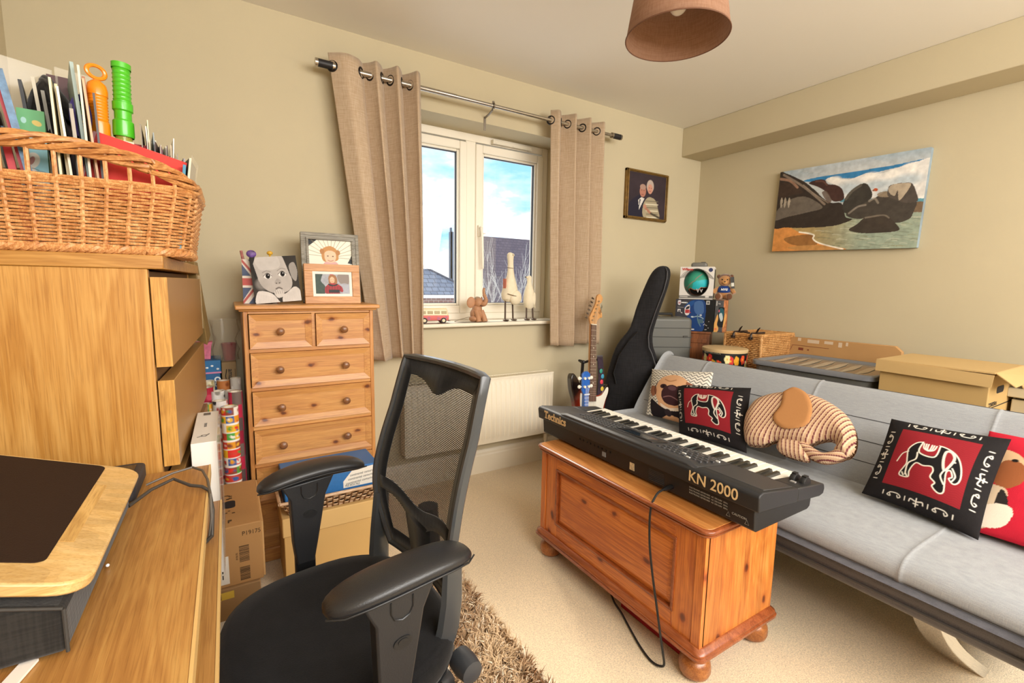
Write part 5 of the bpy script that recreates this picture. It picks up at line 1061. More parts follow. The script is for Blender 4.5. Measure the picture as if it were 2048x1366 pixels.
def rrx(x0, x1, y0, y1, r): return rr2(x0, x1, y0, y1, r, 5)
m = MB(); rg = []
for z, o in ((.474, .010), (.478, .016), (.482, .0165), (.484, .013), (.488, .019), (.494, .021), (.498, .019), (.5005, .012)): rg.append([(x, y, z) for x, y in rrx(cx0 - o, cx1 + o, cy0 - o, cy1 + o, .03)])
obj('lid_moulding', m.loft(rg), RPD, b, world=True, angle=60); m = MB(); m.prism(rrx(cx0 - .010, cx1 + .010, cy0 - .010, cy1 + .010, .025), .4995, .502); obj('lid', m, wood('pine_lid', 'c07a3c', 'd69250', 'e2a868', 'y', 8, .3, 0, .05, .45), b, world=True, bevel=.001)
m = MB(); rg = []
for z, o in ((.088, .012), (.091, .020), (.100, .021), (.103, .016), (.106, .018), (.112, .017), (.115, .010), (.122, .006), (.124, .0)): rg.append([(x, y, z) for x, y in rrx(cx0 - o, cx1 + o, cy0 - o, cy1 + o, .024)])
obj('plinth', m.loft(rg), RPD, b, world=True, angle=60)
for x in (cx0 + .035, cx1 - .035):
    for y in (cy0 + .035, cy1 - .035): obj('bun_foot', MB().lathe([(.028, 0), (.043, .012), (.0475, .026), (.046, .032), (.0475, .036), (.045, .052), (.034, .066), (.024, .071), (.026, .078), (.034, .082), (.034, .089)], 26, Matrix.Translation((x, y, 0))), RPF, b, world=True)
single('red_box', MB().box(1.19, 1.46, .84, 1.13, .002, .07), pm('red_card_box', '9c0f17', .45), 'flat red box on the carpet under the pine chest', 'box', bevel=.003)

# ---- digital keyboard lying on the chest
KB = pm('keyboard_black', '232427', .45, bump=(700, .1)); KBT = pm('keyboard_top_grey', '333437', .42, bump=(700, .1)); GOLD = pm('gold_lettering', 'e0c290', .5)
k = thing('keyboard', 'black electronic keyboard with gold lettering lying on the pine chest', 'keyboard', (1.375, 1.175, .502)); ky0, ky1 = .655, 1.70
def xprism(m, pts, y0, y1): return m.prism(pts[::-1], y0, y1, 'y')
m = MB(); xprism(m, [(1.225, .508), (1.50, .508), (1.515, .515), (1.52, .556), (1.21, .580), (1.215, .515)], ky0 + .018, ky1 - .02); obj('lower_case', m, pm('keyboard_base', '1b1b1d', .5, bump=(700, .1)), k, world=True, bevel=.003)
m = MB()
xprism(m, [(1.199, .578), (1.40, .562), (1.40, .606), (1.215, .634), (1.200, .630), (1.194, .622)], ky0, ky1)           # rear half
xprism(m, [(1.40, .562), (1.53, .552), (1.54, .558), (1.54, .566), (1.40, .576)], ky0 + .07, ky1 - .06)
for y0_, y1_ in ((ky0, ky0 + .075), (ky1 - .062, ky1)): xprism(m, [(1.398, .562), (1.53, .550), (1.552, .554), (1.558, .570), (1.552, .586), (1.535, .590), (1.398, .606)], y0_, y1_)
obj('upper_case', m, KB, k, world=True, bevel=.004, seg=3)
m = MB()        # raised middle of the control panel with sloping ends
ya_, yb_ = .90, 1.50
m.loft([[(1.197, y, .612), (1.202, y, .628 + h_), (1.214, y, .6345 + h_), (1.392, y, .6065 + h_ * .3), (1.398, y, .60)] for y, h_ in ((.86, .0005), (.895, .009), (1.51, .009), (1.55, .0005))]); obj('control_panel', m, KBT, k, world=True, bevel=.002)
m = MB(); xprism(m, [(1.235, .6325), (1.385, .610), (1.385, .607), (1.235, .629)], ky0 + .012, .855); obj('disc_cover', m, KBT, k, world=True, bevel=.003)
def top(x): return .6345 + .009 - (x - 1.214) / .178 * (.028 + .0063)
dn = Vector((.19, 0, 1)).normalized()
def pad_(m, x, y, wx, wy, h_):
    M = Matrix.Translation((x, y, top(x))) @ Matrix.Rotation(math.atan(.19), 4, 'Y'); m.box(-wx / 2, wx / 2, -wy / 2, wy / 2, -.002, h_, M)
d = MB(); pad_(d, 1.302, 1.18, .085, .19, .0035); so_ = obj('display_bezel', d, pm('bezel_black', '141416', .3), k, world=True, bevel=.002); d = MB(); pad_(d, 1.300, 1.18, .055, .13, .0040); obj('display', d, pm('lcd_glass', '1f2a33', .08), so_, world=True)
BT = pm('grey_button', '4a4b4e', .5); WB = pm('pale_button', 'd8d8d4', .5)
for r_ in range(4):
    for c_ in range(11):
        y = 1.30 + c_ * .019; x = 1.245 + r_ * .030
        if r_ == 0 and c_ > 7: continue
        m = MB(); pad_(m, x, y, .007, .013, .003); obj('button', m, BT, k, world=True)
for r_ in range(4):
    for c_ in range(9):
        if r_ == 3 and c_ % 2: continue
        m = MB(); pad_(m, 1.25 + r_ * .033, .885 + c_ * .0205, .006, .013, .003); obj('button', m, WB if (r_ * 9 + c_) in (2, 13, 27) else BT, k, world=True)
m = MB()
for r_ in range(3):
    for c_ in range(10): pad_(m, 1.262 + r_ * .030, 1.302 + c_ * .019, .0015, .010, .0006)
for r_ in range(4):
    for c_ in range(8): pad_(m, 1.262 + r_ * .033, .89 + c_ * .0205, .0015, .011, .0006)
for c_ in range(24): pad_(m, 1.388, .90 + c_ * .025, .002, .015, .0006)
obj('panel_lettering', m, pm('panel_print', 'a8a8a4', .6), k, world=True)
# keys: 36 white, 25 black
WK = pm('white_key', 'f3efe4', .25, coat=.3); BK = pm('black_key', '141415', .25, coat=.3); n_w = 36; yk0, yk1 = ky0 + .079, ky1 - .066; pw = (yk1 - yk0) / n_w
# low notes are at the far end's opposite: player sits on the sofa side
for i in range(n_w):
    y0_ = yk0 + i * pw; obj('white_key', MB().box(1.398, 1.545, y0_ + .0006, y0_ + pw - .0006, .574, .5935), WK, k, world=True, bevel=.001)
for i in range(n_w - 1):
    if i % 7 in (0, 1, 3, 4, 5):
        y_ = yk0 + (i + 1) * pw; m = MB(); m.loft([[(1.398, y_ - .0056, z), (1.487 - (z - .594) * .7, y_ - .0056, z), (1.487 - (z - .594) * .7, y_ + .0056, z), (1.398, y_ + .0056, z)] for z in (.592, .6045)]); obj('black_key', m, BK, k, world=True, bevel=.0015)
for y_ in (ky0 + .022, ky0 + .052):
    m = MB(); m.lathe([(.001, -.008), (.019, -.008), (.021, -.005), (.021, .005), (.019, .008), (.001, .008)], 22, Matrix.Translation((1.478, y_, .596)) @ Matrix.Rotation(PI / 2, 4, 'X')); m.box(1.47, 1.486, y_ - .006, y_ + .006, .612, .6195); obj('wheel', m, pm('wheel_rubber', '19191a', .6), k, world=True)
obj('slider', MB().box(1.435, 1.445, ky0 + .03, ky0 + .045, .60, .6045), pm('slider_grey', '8d8a86', .5), k, world=True)
KR = frame((1.1945, 1.648, .588), (0, -1, 0), y=(.0, 0, 1)); m = MB()
text(m, 'Technics', .047, KR @ Matrix.Translation((0, .004, .0006)), bold=.0012, sx=.93, space=1.0)
for x_, z_, w_ in ((.004, .0045, .022), (.0005, .0, .0), (.0745, .004, .014), (.0885, .004, .014), (.102, .004, .014), (.118, .004, .014), (.138, .004, .015)):
    if w_: m.box(x_, x_ + w_, z_, z_ + .003, 0, .001, KR)
for x_ in (.0005, .0235): m.box(x_, x_ + .0035, .028, .0375, 0, .001, KR)
obj('maker_lettering', m, GOLD, k, world=True)
KR2 = frame((1.1945, .880, .584), (0, -1, 0), y=(0, 0, 1)); m = MB(); text(m, 'KN 2000', .0475, KR2 @ Matrix.Translation((0, .006, .0006)), bold=.0004, sx=.94); obj('model_lettering', m, GOLD, k, world=True)
KL = frame((1.2142, .885, .515), (0, -1, 0), y=(-.08, 0, 1)); m = MB()
for i in range(3): text(m, 'ELECTRONIC KEYBOARD  AC 230-240V  50Hz', .0065, KL @ Matrix.Translation((.0, .045 - i * .009, .0008)))
text(m, 'CAUTION', .010, KL @ Matrix.Translation((.145, .022, .0008)));
for x_ in (.128, .185): m.tube([KL @ Vector(q) for q in ((x_, .010, .0008), (x_ + .012, .010, .0008), (x_ + .006, .024, .0008), (x_, .010, .0008))], .0006, 4)
obj('rating_lettering', m, pm('rating_print', '9a968c', .6), k, world=True)
m = MB()
for i in range(9): y_ = 1.42 - i * .022; m.tube([(1.209, y_, .557), (1.2175, y_, .557)], .0045, 10)
obj('jack_sockets', m, pm('socket_black', '0b0b0c', .4), k, world=True)
m = MB()
for i in range(7): m.box(1.2105, 1.216, .985, 1.05, .525 + i * .006, .5275 + i * .006)
obj('vent_slats', m, pm('slat_black', '39393b', .5), k, world=True)
obj('grey_sticker', MB().box(1.2115, 1.216, 1.265, 1.285, .53, .548), pm('sticker_grey', '85898c', .6), k, world=True); obj('torn_sticker', MB().box(1.2115, 1.216, 1.118, 1.14, .528, .555), pm('sticker_cream', 'cdbd98', .7, var=(120, .3)), k, world=True)
for x_ in (1.25, 1.48):
    for y_ in (.82, 1.55): obj('rubber_foot', MB().tube([(x_, y_, .502), (x_, y_, .51)], .012, 12), pm('black_rubber', '26262a', .6), k, world=True)
cb = thing('power_cable', 'black power cable from the keyboard looping down to the carpet', 'cable', (1.17, .95, .0))
m = MB(); path = [(1.20, .955, .534), (1.17, .955, .532), (1.145, .956, .522), (1.122, .955, .49), (1.112, .95, .44), (1.108, .94, .36), (1.106, .92, .27), (1.103, .892, .17), (1.100, .872, .10), (1.098, .858, .055), (1.098, .852, .02), (1.092, .870, .008), (1.090, .90, .006), (1.105, .955, .005), (1.135, 1.03, .005), (1.165, 1.10, .005), (1.185, 1.16, .006), (1.20, 1.20, .03), (1.215, 1.22, .05)]
def smooth(P, n=6):
    P = [Vector(p) for p in P]; Q = [P[0]] + P + [P[-1]]; out = []
    for i in range(1, len(Q) - 2):
        p0, p1, p2, p3 = Q[i - 1:i + 3]
        for t in [j / n for j in range(n)]: out.append(.5 * ((2 * p1) + (p2 - p0) * t + (2 * p0 - 5 * p1 + 4 * p2 - p3) * t * t + (3 * p1 - p0 - 3 * p2 + p3) * t ** 3))
    out.append(P[-1]); return out
obj('flex', MB().tube(smooth(path), .0036, 8), pm('black_cable', '1b1b1c', .4), cb, world=True); obj('plug', MB().tube([(1.2165, .955, .534), (1.19, .955, .533), (1.175, .955, .532)], [.0085, .0085, .005], 10), pm('plug_black', '151516', .35), cb, world=True)

# ================================================================= sofa bed
GREY = fabric('pale_grey_upholstery', 'a5a8ab', '93969a', 620, .95, .3, .1, con=.16); DGREY = fabric('charcoal_upholstery', '5b5a60', '45444a', 620, .95, .4, .3, con=.16); PIPE = pm('grey_piping', '4a494c', .9)
s = thing('sofa_bed', 'pale grey click-clack sofa bed with a charcoal base along the right side', 'sofa', (2.05, 1.08, 0))
SY0, SY1 = .165, 2.0; SEAM = (1.69, 1.076, .47)
def slab(P, hor, amp, edge=.03, gw=.006, hg=.006, ny=150, n=8):
    Q = smooth([(p[0], 0, p[1]) for p in P] + [(P[0][0], 0, P[0][1])], n)[:-1]; M_ = len(Q)
    ys = sorted(set(list(np.linspace(SY0, SY1, ny)) + [y + d for y in SEAM if y > 0 for d in (-gw, -gw / 2, 0, gw / 2, gw)] + [SY0 + .004, SY0 + .012, SY1 - .004, SY1 - .012])); rings = []
    cen = sum(Q, Vector()) / M_; nor = []
    for i in range(M_): t = Q[(i + 1) % M_] - Q[i - 1]; q = Vector((t.z, 0, -t.x)).normalized(); nor.append(q if q.dot(Q[i] - cen) > 0 else q)
    for y in ys:
        e_ = min(y - SY0, SY1 - y); ins = edge * (1 - math.sqrt(max(0, 1 - (1 - min(1, e_ / edge)) ** 2))) if edge else 0
        gv = max(math.exp(-((y - c) / gw) ** 2) for c in SEAM); r_ = []
        for i, p in enumerate(Q):
            g = max([math.exp(-(((p - Vector((h_[0], 0, h_[1]))).length) / hg) ** 2) for h_ in hor] or [0])
            o = -amp * max(gv, g * .75) - ins * .8; q = p + nor[i] * o; r_.append((q.x, y, q.z))
        rings.append(r_)
    return MB().loft(rings)
seatP = [(2.24, .315), (2.24, .39), (2.16, .404), (2.02, .410), (1.90, .412), (1.80, .414), (1.75, .414), (1.705, .412), (1.66, .403), (1.635, .385), (1.626, .363), (1.632, .342), (1.67, .325), (1.9, .32)]
st = obj('seat_cushion', slab(seatP[::-1], [], .003), GREY, s, world=True, angle=70)
baseP = [(2.28, .212), (2.28, .335), (1.645, .338), (1.636, .325), (1.637, .305), (1.648, .282), (1.652, .268), (1.668, .238), (1.71, .212)]
SEAM_ = SEAM; SEAM = (-9,); bs_ = slab(baseP[::-1], [(1.650, .272)], .006, n=5); SEAM = SEAM_; obj('base', bs_, DGREY, s, world=True, angle=70)
bd = Vector((.59, 0, .807)); bn = Vector((-.807, 0, .59)); B0 = Vector((2.155, 0, .40))
def bp(t, o): q = B0 + bd * t + bn * o; return (q.x, q.z)
backP = [bp(0, -.02), bp(0, .0), bp(.06, .012), bp(.16, .014), bp(.26, .014), bp(.36, .012), bp(.415, .006), bp(.445, -.014), bp(.455, -.04), bp(.445, -.062), bp(.40, -.07), bp(.2, -.065)]
bk2 = obj('backrest', slab(backP, [], .003), GREY, s, world=True, angle=70)
shP = [bp(-.05, -.06), bp(.2, -.062), bp(.40, -.066), bp(.440, -.068), bp(.446, -.085), bp(.42, -.105), bp(.2, -.13), bp(-.04, -.13)]
obj('back_shell', slab(shP, [], .005, n=4), DGREY, s, world=True, angle=70)
m = MB()
for P_, z in ((bp(.448, -.020), 0), ((1.634, .344), 0)): m.tube([(P_[0], y, P_[1]) for y in np.linspace(SY0 + .01, SY1 - .01, 40)], .0035, 6)
pp = [bp(t, o) for t, o in ((.03, .0), (.16, .008), (.3, .008), (.41, .002), (.446, -.02), (.448, -.045))]
for y in (SY1 - .006, SY0 + .006): m.tube([(q[0], y, q[1]) for q in pp], .0035, 6)
obj('piping', m, PIPE, s, world=True)
m = MB()
for y in SEAM: m.tube([(1.634, y, .345), (1.629, y, .363), (1.638, y, .3835), (1.6615, y, .401), (1.705, y, .4105), (1.75, y, .412), (1.9, y, .4105), (2.14, y, .404)], .003, 6).tube([(*bp(t, o)[:1], y, bp(t, o)[1]) for t, o in ((.01, .001), (.06, .0105), (.16, .0125), (.26, .0125), (.36, .0105), (.415, .0045), (.44, -.0125))], .003, 6)
for t, o in ((.095, .0133), (.185, .0145), (.285, .0140)): m.tube([(bp(t, o)[0], y, bp(t, o)[1]) for y in np.linspace(SY0 + .02, SY1 - .02, 40)], .0018, 5)
obj('seam_lines', m, PIPE, s, world=True); m = MB().tube([(1.646, y, .2715) for y in np.linspace(SY0 + .01, SY1 - .01, 30)], .004, 6); obj('base_piping', m, PIPE, s, world=True)
CH = pm('chrome', 'e6e6e6', .06, 1.0); 
for y0_, dy_ in ((.40, -.075), (1.76, .075)):
    m = MB(); rg = []
    for t in np.linspace(0, 1, 9):
        x = 1.745 + .19 * t - .03 * math.sin(PI * t); z = .215 * (1 - t); yy = y0_ + dy_ * t + (.012 * math.sin(PI * t) * (1 if dy_ < 0 else -1)); rg.append([(x, yy, z), (x + .062, yy, z), (x + .062, yy + .072, z), (x, yy + .072, z)])
    obj('leg', m.loft(rg), CH, s, world=True, bevel=.003)
    m = MB(); rg = []
    for t in np.linspace(0, 1, 6): x = 2.28 - .08 * t; z = .215 * (1 - t); rg.append([(x, y0_, z), (x + .06, y0_, z), (x + .06, y0_ + .07, z), (x, y0_ + .07, z)])
    obj('leg', m.loft(rg), CH, s, world=True, bevel=.003)

# ---- cushions (all shifted a little off the sofa back)
def cushion(name, label, TL, TR, BL, BR, T, art, back, n=None, bow=.05):
    TL, TR, BL, BR = [np.array((p[0] - .045, p[1] * .978, p[2])) for p in (TL, TR, BL, BR)]
    U = art.X / art.w; V = art.Y / art.h
    u = .5 + (U - .5) * (1 - bow * np.sin(PI * V)); v = .5 + (V - .5) * (1 - bow * np.sin(PI * U))
    P = (1 - v)[..., None] * ((1 - u)[..., None] * TL + u[..., None] * TR) + v[..., None] * ((1 - u)[..., None] * BL + u[..., None] * BR)
    nn = np.cross(TR - TL, TL - BL); nn = nn / np.linalg.norm(nn)
    if nn[0] > 0: nn = -nn
    pf = (np.sin(PI * U) * np.sin(PI * V)) ** .5; r2 = np.random.RandomState(len(label)); ph = r2.rand(4) * 6
    pf = pf * (1 + .05 * np.sin(9 * U + ph[0] + 3 * V) * np.sin(8 * V + ph[1])); F_ = P + nn * (T * .5 * pf)[..., None]; B_ = P - nn * (T * .5 * pf)[..., None]
    c_ = (TL + TR + BL + BR) / 4; t = thing(name, label, 'cushion', tuple((BL + BR) / 2))
    IB = np.ones_like(art.I) * np.array(lin(back)); grid_obj('cover', [F_[..., i] for i in range(3)], art.I, CLOTH, t, back=([B_[..., i] for i in range(3)], IB), world=True); return t
def ele_art(mir=False):
    A = Art(100, 100, 190, '1c191a'); A.noise(.25, .2, 1); A.rect(16, 13, 84, 83, '8d1f28'); m_ = ((A.X > 16) & (A.X < 84) & (A.Y > 13) & (A.Y < 83)); g = np.sin(A.Y * 9 + 2 * np.sin(A.X * .7)) * .07 + 1; A.I = np.where(m_[..., None], A.I * g[..., None], A.I)
    def q(p): return [(16 + x * .68, 13 + y * .70) for x, y in p]
    body = q([(22, 50), (20, 36), (27, 23), (36, 19), (52, 19), (64, 20), (75, 25), (83, 33), (89, 45), (92, 58), (91, 67), (86, 71), (80, 66), (83, 62), (79, 54), (75, 58), (77, 74), (78, 87), (72, 90), (64, 84), (66, 78), (59, 72), (60, 62), (56, 56), (46, 58), (37, 56), (33, 62), (31, 72), (32, 81), (22, 82), (19, 78), (22, 68), (24, 60)])
    A.blob(body, '141213'); A.curve(A.last + A.last[:1], 1.15, 'e9e2d3', n=1)
    A.blob(q([(35, 19), (56, 19), (54, 38), (36, 37)]), '8d1f28'); A.curve(q([(35, 19), (35, 38), (55, 40), (57, 20)]), 1.3, 'e9e2d3')
    for r_ in (8, 5, 2.2): A.curve(q([(45 - r_, 21), (45 - r_ * .8, 29), (45, 32), (45 + r_ * .8, 29), (45 + r_, 21)]), 1.2, 'e9e2d3')
    A.blob(q([(66, 27), (72, 25), (78, 33), (77, 45), (72, 56), (67, 42)]), '8d1f28'); A.curve(A.last + A.last[:1], 2.2, 'd9d2c6', n=1)
    A.curve(q([(72, 56), (70, 66), (76, 76)]), 1.3, 'e9e2d3'); A.curve(q([(33, 39), (34, 50), (26, 60), (27, 78)]), 1.3, 'e9e2d3'); A.curve(q([(21, 40), (14, 46), (10, 60)]), 1.0, 'e9e2d3'); A.curve(q([(80, 50), (86, 60), (84, 68)]), 1.2, 'e9e2d3'); A.ell(*q([(80, 40)])[0], 1.2, .8, 'e9e2d3')
    for x in (24, 29): A.curve(q([(x - 2, 76), (x + 1, 80)]), 1.2, 'e9e2d3')
    def gly(c, ax, fl):
        def T(p): p = (p[0], p[1] * .75); return (c[0] + p[0] * ax[0] - p[1] * ax[1] * fl, c[1] + p[0] * ax[1] + p[1] * ax[0] * fl)
        for o in (-30, -10, 10, 30): A.line([T((o, -2)), T((o, 3))], .85, 'efe9dd')
        for o in (-20, 20): A.curve([T((o - 5, 0)), T((o - 6, 2.4)), T((o - 3, 3)), T((o - 4, -1.5)), T((o + 3, -2.2)), T((o + 6, 1)), T((o + 4, 3)), T((o + 3, .5))], .8, 'efe9dd')
        A.line([T((0, -4)), T((0, 6))], 1.1, 'efe9dd'); A.curve([T((-6, 2)), T((-5, -1.5)), T((0, 0)), T((5, -1.5)), T((6, 2))], 1.0, 'efe9dd'); A.line([T((-2, 3)), T((2, 3))], 1, 'efe9dd')
    gly((50, 6.5), (1, 0), -1); gly((50, 91.5), (1, 0), 1); gly((8, 49), (0, 1), 1); gly((92, 49), (0, 1), -1)
    return A
A = Art(100, 100, 150, 'e9e4d8'); P_ = 6.4
for k in range(17):
    y = k * P_ - 2
    zz = [(x, y + (3.2 if (x // 4) % 2 else -1.6)) for x in range(-4, 108, 4)]; A.line(zz, 1.1, '2a2826')
A.blob([(20, 40), (28, 22), (45, 14), (62, 18), (74, 30), (76, 55), (70, 80), (80, 102), (14, 102), (26, 78), (20, 60)], 'dfae84'); A.blob([(18, 44), (8, 42), (6, 54), (14, 64), (22, 56)], 'a06a50'); A.blob([(70, 28), (82, 32), (86, 44), (78, 48)], '9c6448'); A.curve([(20, 34), (17, 48), (20, 60)], 2, '5b3a30')
A.blob([(34, 48), (46, 38), (58, 40), (66, 52), (66, 68), (56, 76), (40, 74), (32, 62)], '3c2126'); A.ell(50, 44, 7, 4.5, '5d4048'); A.ell(34, 42, 6.5, 5, '3a2226'); A.ell(34, 42, 2.2, 2.2, '100c0e'); A.ell(63, 42, 6, 5, '3a2226'); A.curve([(36, 64), (48, 60), (62, 65)], 1.6, '8d6668'); A.curve([(34, 26), (44, 30), (54, 26)], 2, 'b8835c')
A.blob([(30, 76), (46, 82), (64, 78), (60, 88), (40, 90)], 'f0e2d2'); A.blob([(10, 70), (28, 80), (44, 86), (60, 84), (74, 78), (76, 98), (60, 94), (44, 94), (24, 102), (12, 98)], '221b20'); A.ell(44, 90, 6, 6, '352b31')
cushion('pug_cushion', 'zigzag cushion with a pug in a bow tie at the far end of the sofa', (2.33, 2.045, .668), (2.33, 1.60, .722), (2.16, 1.92, .425), (2.16, 1.50, .43), .12, A, 'e6e0d2')
cushion('elephant_cushion', 'black and red elephant print cushion leaning on the pug cushion', (2.245, 1.785, .628), (2.25, 1.325, .694), (2.05, 1.585, .42), (2.04, 1.195, .435), .13, ele_art(), '1c191a')
cushion('elephant_cushion', 'black and red elephant print cushion in front of the red beagle cushion', (2.23, .73, .69), (2.25, .402, .70), (2.05, .735, .425), (2.00, .395, .418), .13, ele_art(), '1c191a')
A = Art(100, 100, 150, 'c21f35'); A.noise(.1, .12, 2)
for x, y in ((62, 38), (58, 70)): A.poly([(x, y), (x + 5, y - 9), (x + 14, y - 5), (x + 10, y + 4)], 'efe6e2')
A.blob([(2, 30), (14, 22), (26, 26), (32, 38), (30, 52), (18, 54), (8, 48)], 'd9b48c'); A.blob([(18, 34), (30, 36), (34, 52), (26, 62), (16, 58), (14, 46)], '9a5a34'); A.ell(24, 33, 2.4, 1.8, '1c1412'); A.blob([(2, 56), (16, 60), (26, 64), (28, 78), (22, 96), (2, 96)], 'd8c2a6'); A.blob([(22, 64), (28, 70), (30, 82), (22, 84)], '2b2624'); A.blob([(10, 84), (24, 76), (34, 80), (30, 94), (10, 96)], 'efe2d2'); A.ell(8, 97, 8, 4, 'efe2d2')
cushion('beagle_cushion', 'red cushion with a beagle puppy print at the near end of the sofa', (2.36, .48, .69), (2.36, .09, .70), (2.04, .47, .425), (2.03, .10, .425), .12, A, 'c21f35')

# ---- elephant shaped pillow: outline puffed to both sides
def catm(P, n=6): return [(q.x, q.y) for q in smooth([(p[0], p[1], 0) for p in P] + [(P[0][0], P[0][1], 0)], n)][:-1]
body = catm([(1.226, .072), (1.250, .15), (1.240, .235), (1.181, .291), (1.101, .322), (1.027, .329), (.949, .313), (.866, .27), (.816, .216), (.791, .163), (.784, .111), (.80, .08), (.835, .085), (.852, .098), (.851, .124), (.879, .137), (.912, .118), (.945, .085), (1.0, .072), (1.07, .062), (1.105, .03), (1.15, .012), (1.19, .016)])
trunk = catm([(.79, .12), (.80, .075), (.845, .036), (.89, .027), (.942, .04), (.99, .072), (.965, .098), (.923, .084), (.881, .074), (.852, .094), (.84, .12)])
leg_ = catm([(1.06, .085), (1.052, .03), (1.005, .008), (.915, .014), (.93, .05), (.97, .095)]); ear = catm([(1.114, .287), (1.08, .322), (1.023, .307), (.982, .265), (.959, .213), (.956, .153), (.998, .117), (1.047, .108), (1.09, .131), (1.104, .165), (1.096, .215)])
ep = thing('elephant_pillow', 'striped elephant shaped pillow with a tan ear on the sofa seat', 'cushion', (2.06, 1.02, .41)); PU = Vector((0, 1, 0)); PV = Vector((.22, 0, .25)).normalized(); PN = Vector((-PV.z, 0, PV.x)); PO = Vector((2.05, 0, .425))
def puff(name, poly_, T, off, artf, nx=190, under=.03, R=.06, skew=0):
    p = np.array(poly_); x0, x1, y0, y1 = p[:, 0].min() - .004, p[:, 0].max() + .004, p[:, 1].min() - .004, p[:, 1].max() + .004; nn = max(24, int(nx * (x1 - x0) / .47)); ny = max(20, int(nn * (y1 - y0) / (x1 - x0)))
    X, Y = np.meshgrid(np.linspace(x0, x1, nn), np.linspace(y0, y1, ny)); ins = np.zeros(X.shape, bool); D = np.full(X.shape, 9.)
    n = len(p)
    for i in range(n):
        a, c = p[i], p[(i + 1) % n]
        if a[1] != c[1]: ins ^= ((Y < a[1]) != (Y < c[1])) & (X < (c[0] - a[0]) * (Y - a[1]) / (c[1] - a[1]) + a[0])
        l2 = ((c - a) ** 2).sum() + 1e-12; t = np.clip(((X - a[0]) * (c[0] - a[0]) + (Y - a[1]) * (c[1] - a[1])) / l2, 0, 1); D = np.minimum(D, np.hypot(X - a[0] - t * (c[0] - a[0]), Y - a[1] - t * (c[1] - a[1])))
    h_ = T * np.sqrt(np.clip(1 - (1 - np.clip(D / R, 0, 1)) ** 2, 0, 1)) * ins; I = artf(X, Y); keep = ins.ravel(); V = []; C_ = []
    idx = -np.ones(X.size, int); c_ = 0
    for sgn in (1, -1):
        for i in np.nonzero(keep)[0]:
            q = PO + PU * X.ravel()[i] + PV * Y.ravel()[i] + PN * (off + sgn * h_.ravel()[i] * (1 if sgn > 0 else under / .03 * .6)); V.append(tuple(q)); C_.append(I.reshape(-1, 3)[i])
    nk = int(keep.sum()); idx[keep] = np.arange(nk); G = idx.reshape(X.shape); F = []
    for j in range(ny - 1):
        for i in range(nn - 1):
            f = [G[j, i], G[j, i + 1], G[j + 1, i + 1], G[j + 1, i]]
            if min(f) >= 0: F.append(f[::-1]); F.append([q + nk for q in f])
    mb = MB(); mb.v = V; mb.f = F; mb.m = [0] * len(F); o = obj(name, mb, CLOTH, ep, world=True); ca = o.data.color_attributes.new('Col', 'FLOAT_COLOR', 'POINT'); ca.data.foreach_set('color', np.concatenate([np.array(C_), np.ones((len(C_), 1))], 1).astype(np.float32).ravel()); return o
def stripes(ang):
    def f(X, Y):
        s_ = (X * math.cos(ang) + Y * math.sin(ang) + .05 * (Y - .15) ** 2 * 4) / .0165; q = s_ - np.floor(s_); I = np.ones(X.shape + (3,)) * np.array(lin('c9a583')); I[(q > .30) & (q < .55)] = lin('dcc0a0'); I[(q > .62) & (q < .86)] = lin('6e3038'); return I
    return f
puff('body', body, .065, .05, stripes(.18)); puff('trunk', trunk, .035, .055, stripes(1.25), R=.03); puff('leg', leg_, .03, .06, stripes(-.35), R=.03); puff('ear', ear, .012, .115, lambda X, Y: np.ones(X.shape + (3,)) * np.array(lin('b5804f')), R=.02)
# ================================================================= corner by the window: guitars, bag, suitcase
def tilted(loc, lean, roll): return Matrix.Rotation(roll, 3, 'Y') @ Matrix.Rotation(-lean, 3, 'X')
g = thing('electric_guitar', 'sunburst electric guitar with a white scratchplate on a stand under the window curtain', 'guitar', (1.868, 2.11, .19), rot=tilted(0, .16, .115))
half = catm([(0, 0), (.09, .008), (.148, .05), (.163, .11), (.145, .175), (.120, .225), (.128, .28), (.158, .33), (.162, .375), (.140, .395), (.108, .37), (.085, .335), (.055, .322), (.0, .318), (-.045, .325), (-.072, .36), (-.105, .42), (-.142, .455), (-.160, .43), (-.153, .36), (-.130, .29), (-.122, .23), (-.150, .17), (-.168, .11), (-.150, .045), (-.09, .006)], 4)
mt, n_, l_, b_ = newmat('sunburst'); t_ = n_.new('ShaderNodeTexCoord'); v_ = n_.new('ShaderNodeVectorMath'); v_.operation = 'MULTIPLY'; v_.inputs[1].default_value = (6.0, 0, 4.4); v2 = n_.new('ShaderNodeVectorMath'); v2.operation = 'SUBTRACT'; v2.inputs[1].default_value = (0, 0, .86); ln_ = n_.new('ShaderNodeVectorMath'); ln_.operation = 'LENGTH'; rp_ = n_.new('ShaderNodeValToRGB')
l_.new(t_.outputs['Object'], v_.inputs[0]); l_.new(v_.outputs[0], v2.inputs[0]); l_.new(v2.outputs[0], ln_.inputs[0]); l_.new(ln_.outputs['Value'], rp_.inputs[0]); l_.new(rp_.outputs[0], b_.inputs['Base Color']); b_.inputs['Roughness'].default_value = .15; b_.inputs['Coat Weight'].default_value = .6
rp_.color_ramp.elements[0].position = .25; rp_.color_ramp.elements[0].color = (*lin('c87a2a'), 1); rp_.color_ramp.elements[1].position = .98; rp_.color_ramp.elements[1].color = (*lin('1a0f0c'), 1); e_ = rp_.color_ramp.elements.new(.62); e_.color = (*lin('8f2a14'), 1)
obj('body', MB().prism(half[::-1], -.022, .022, 'y'), mt, g, bevel=.007, seg=3)
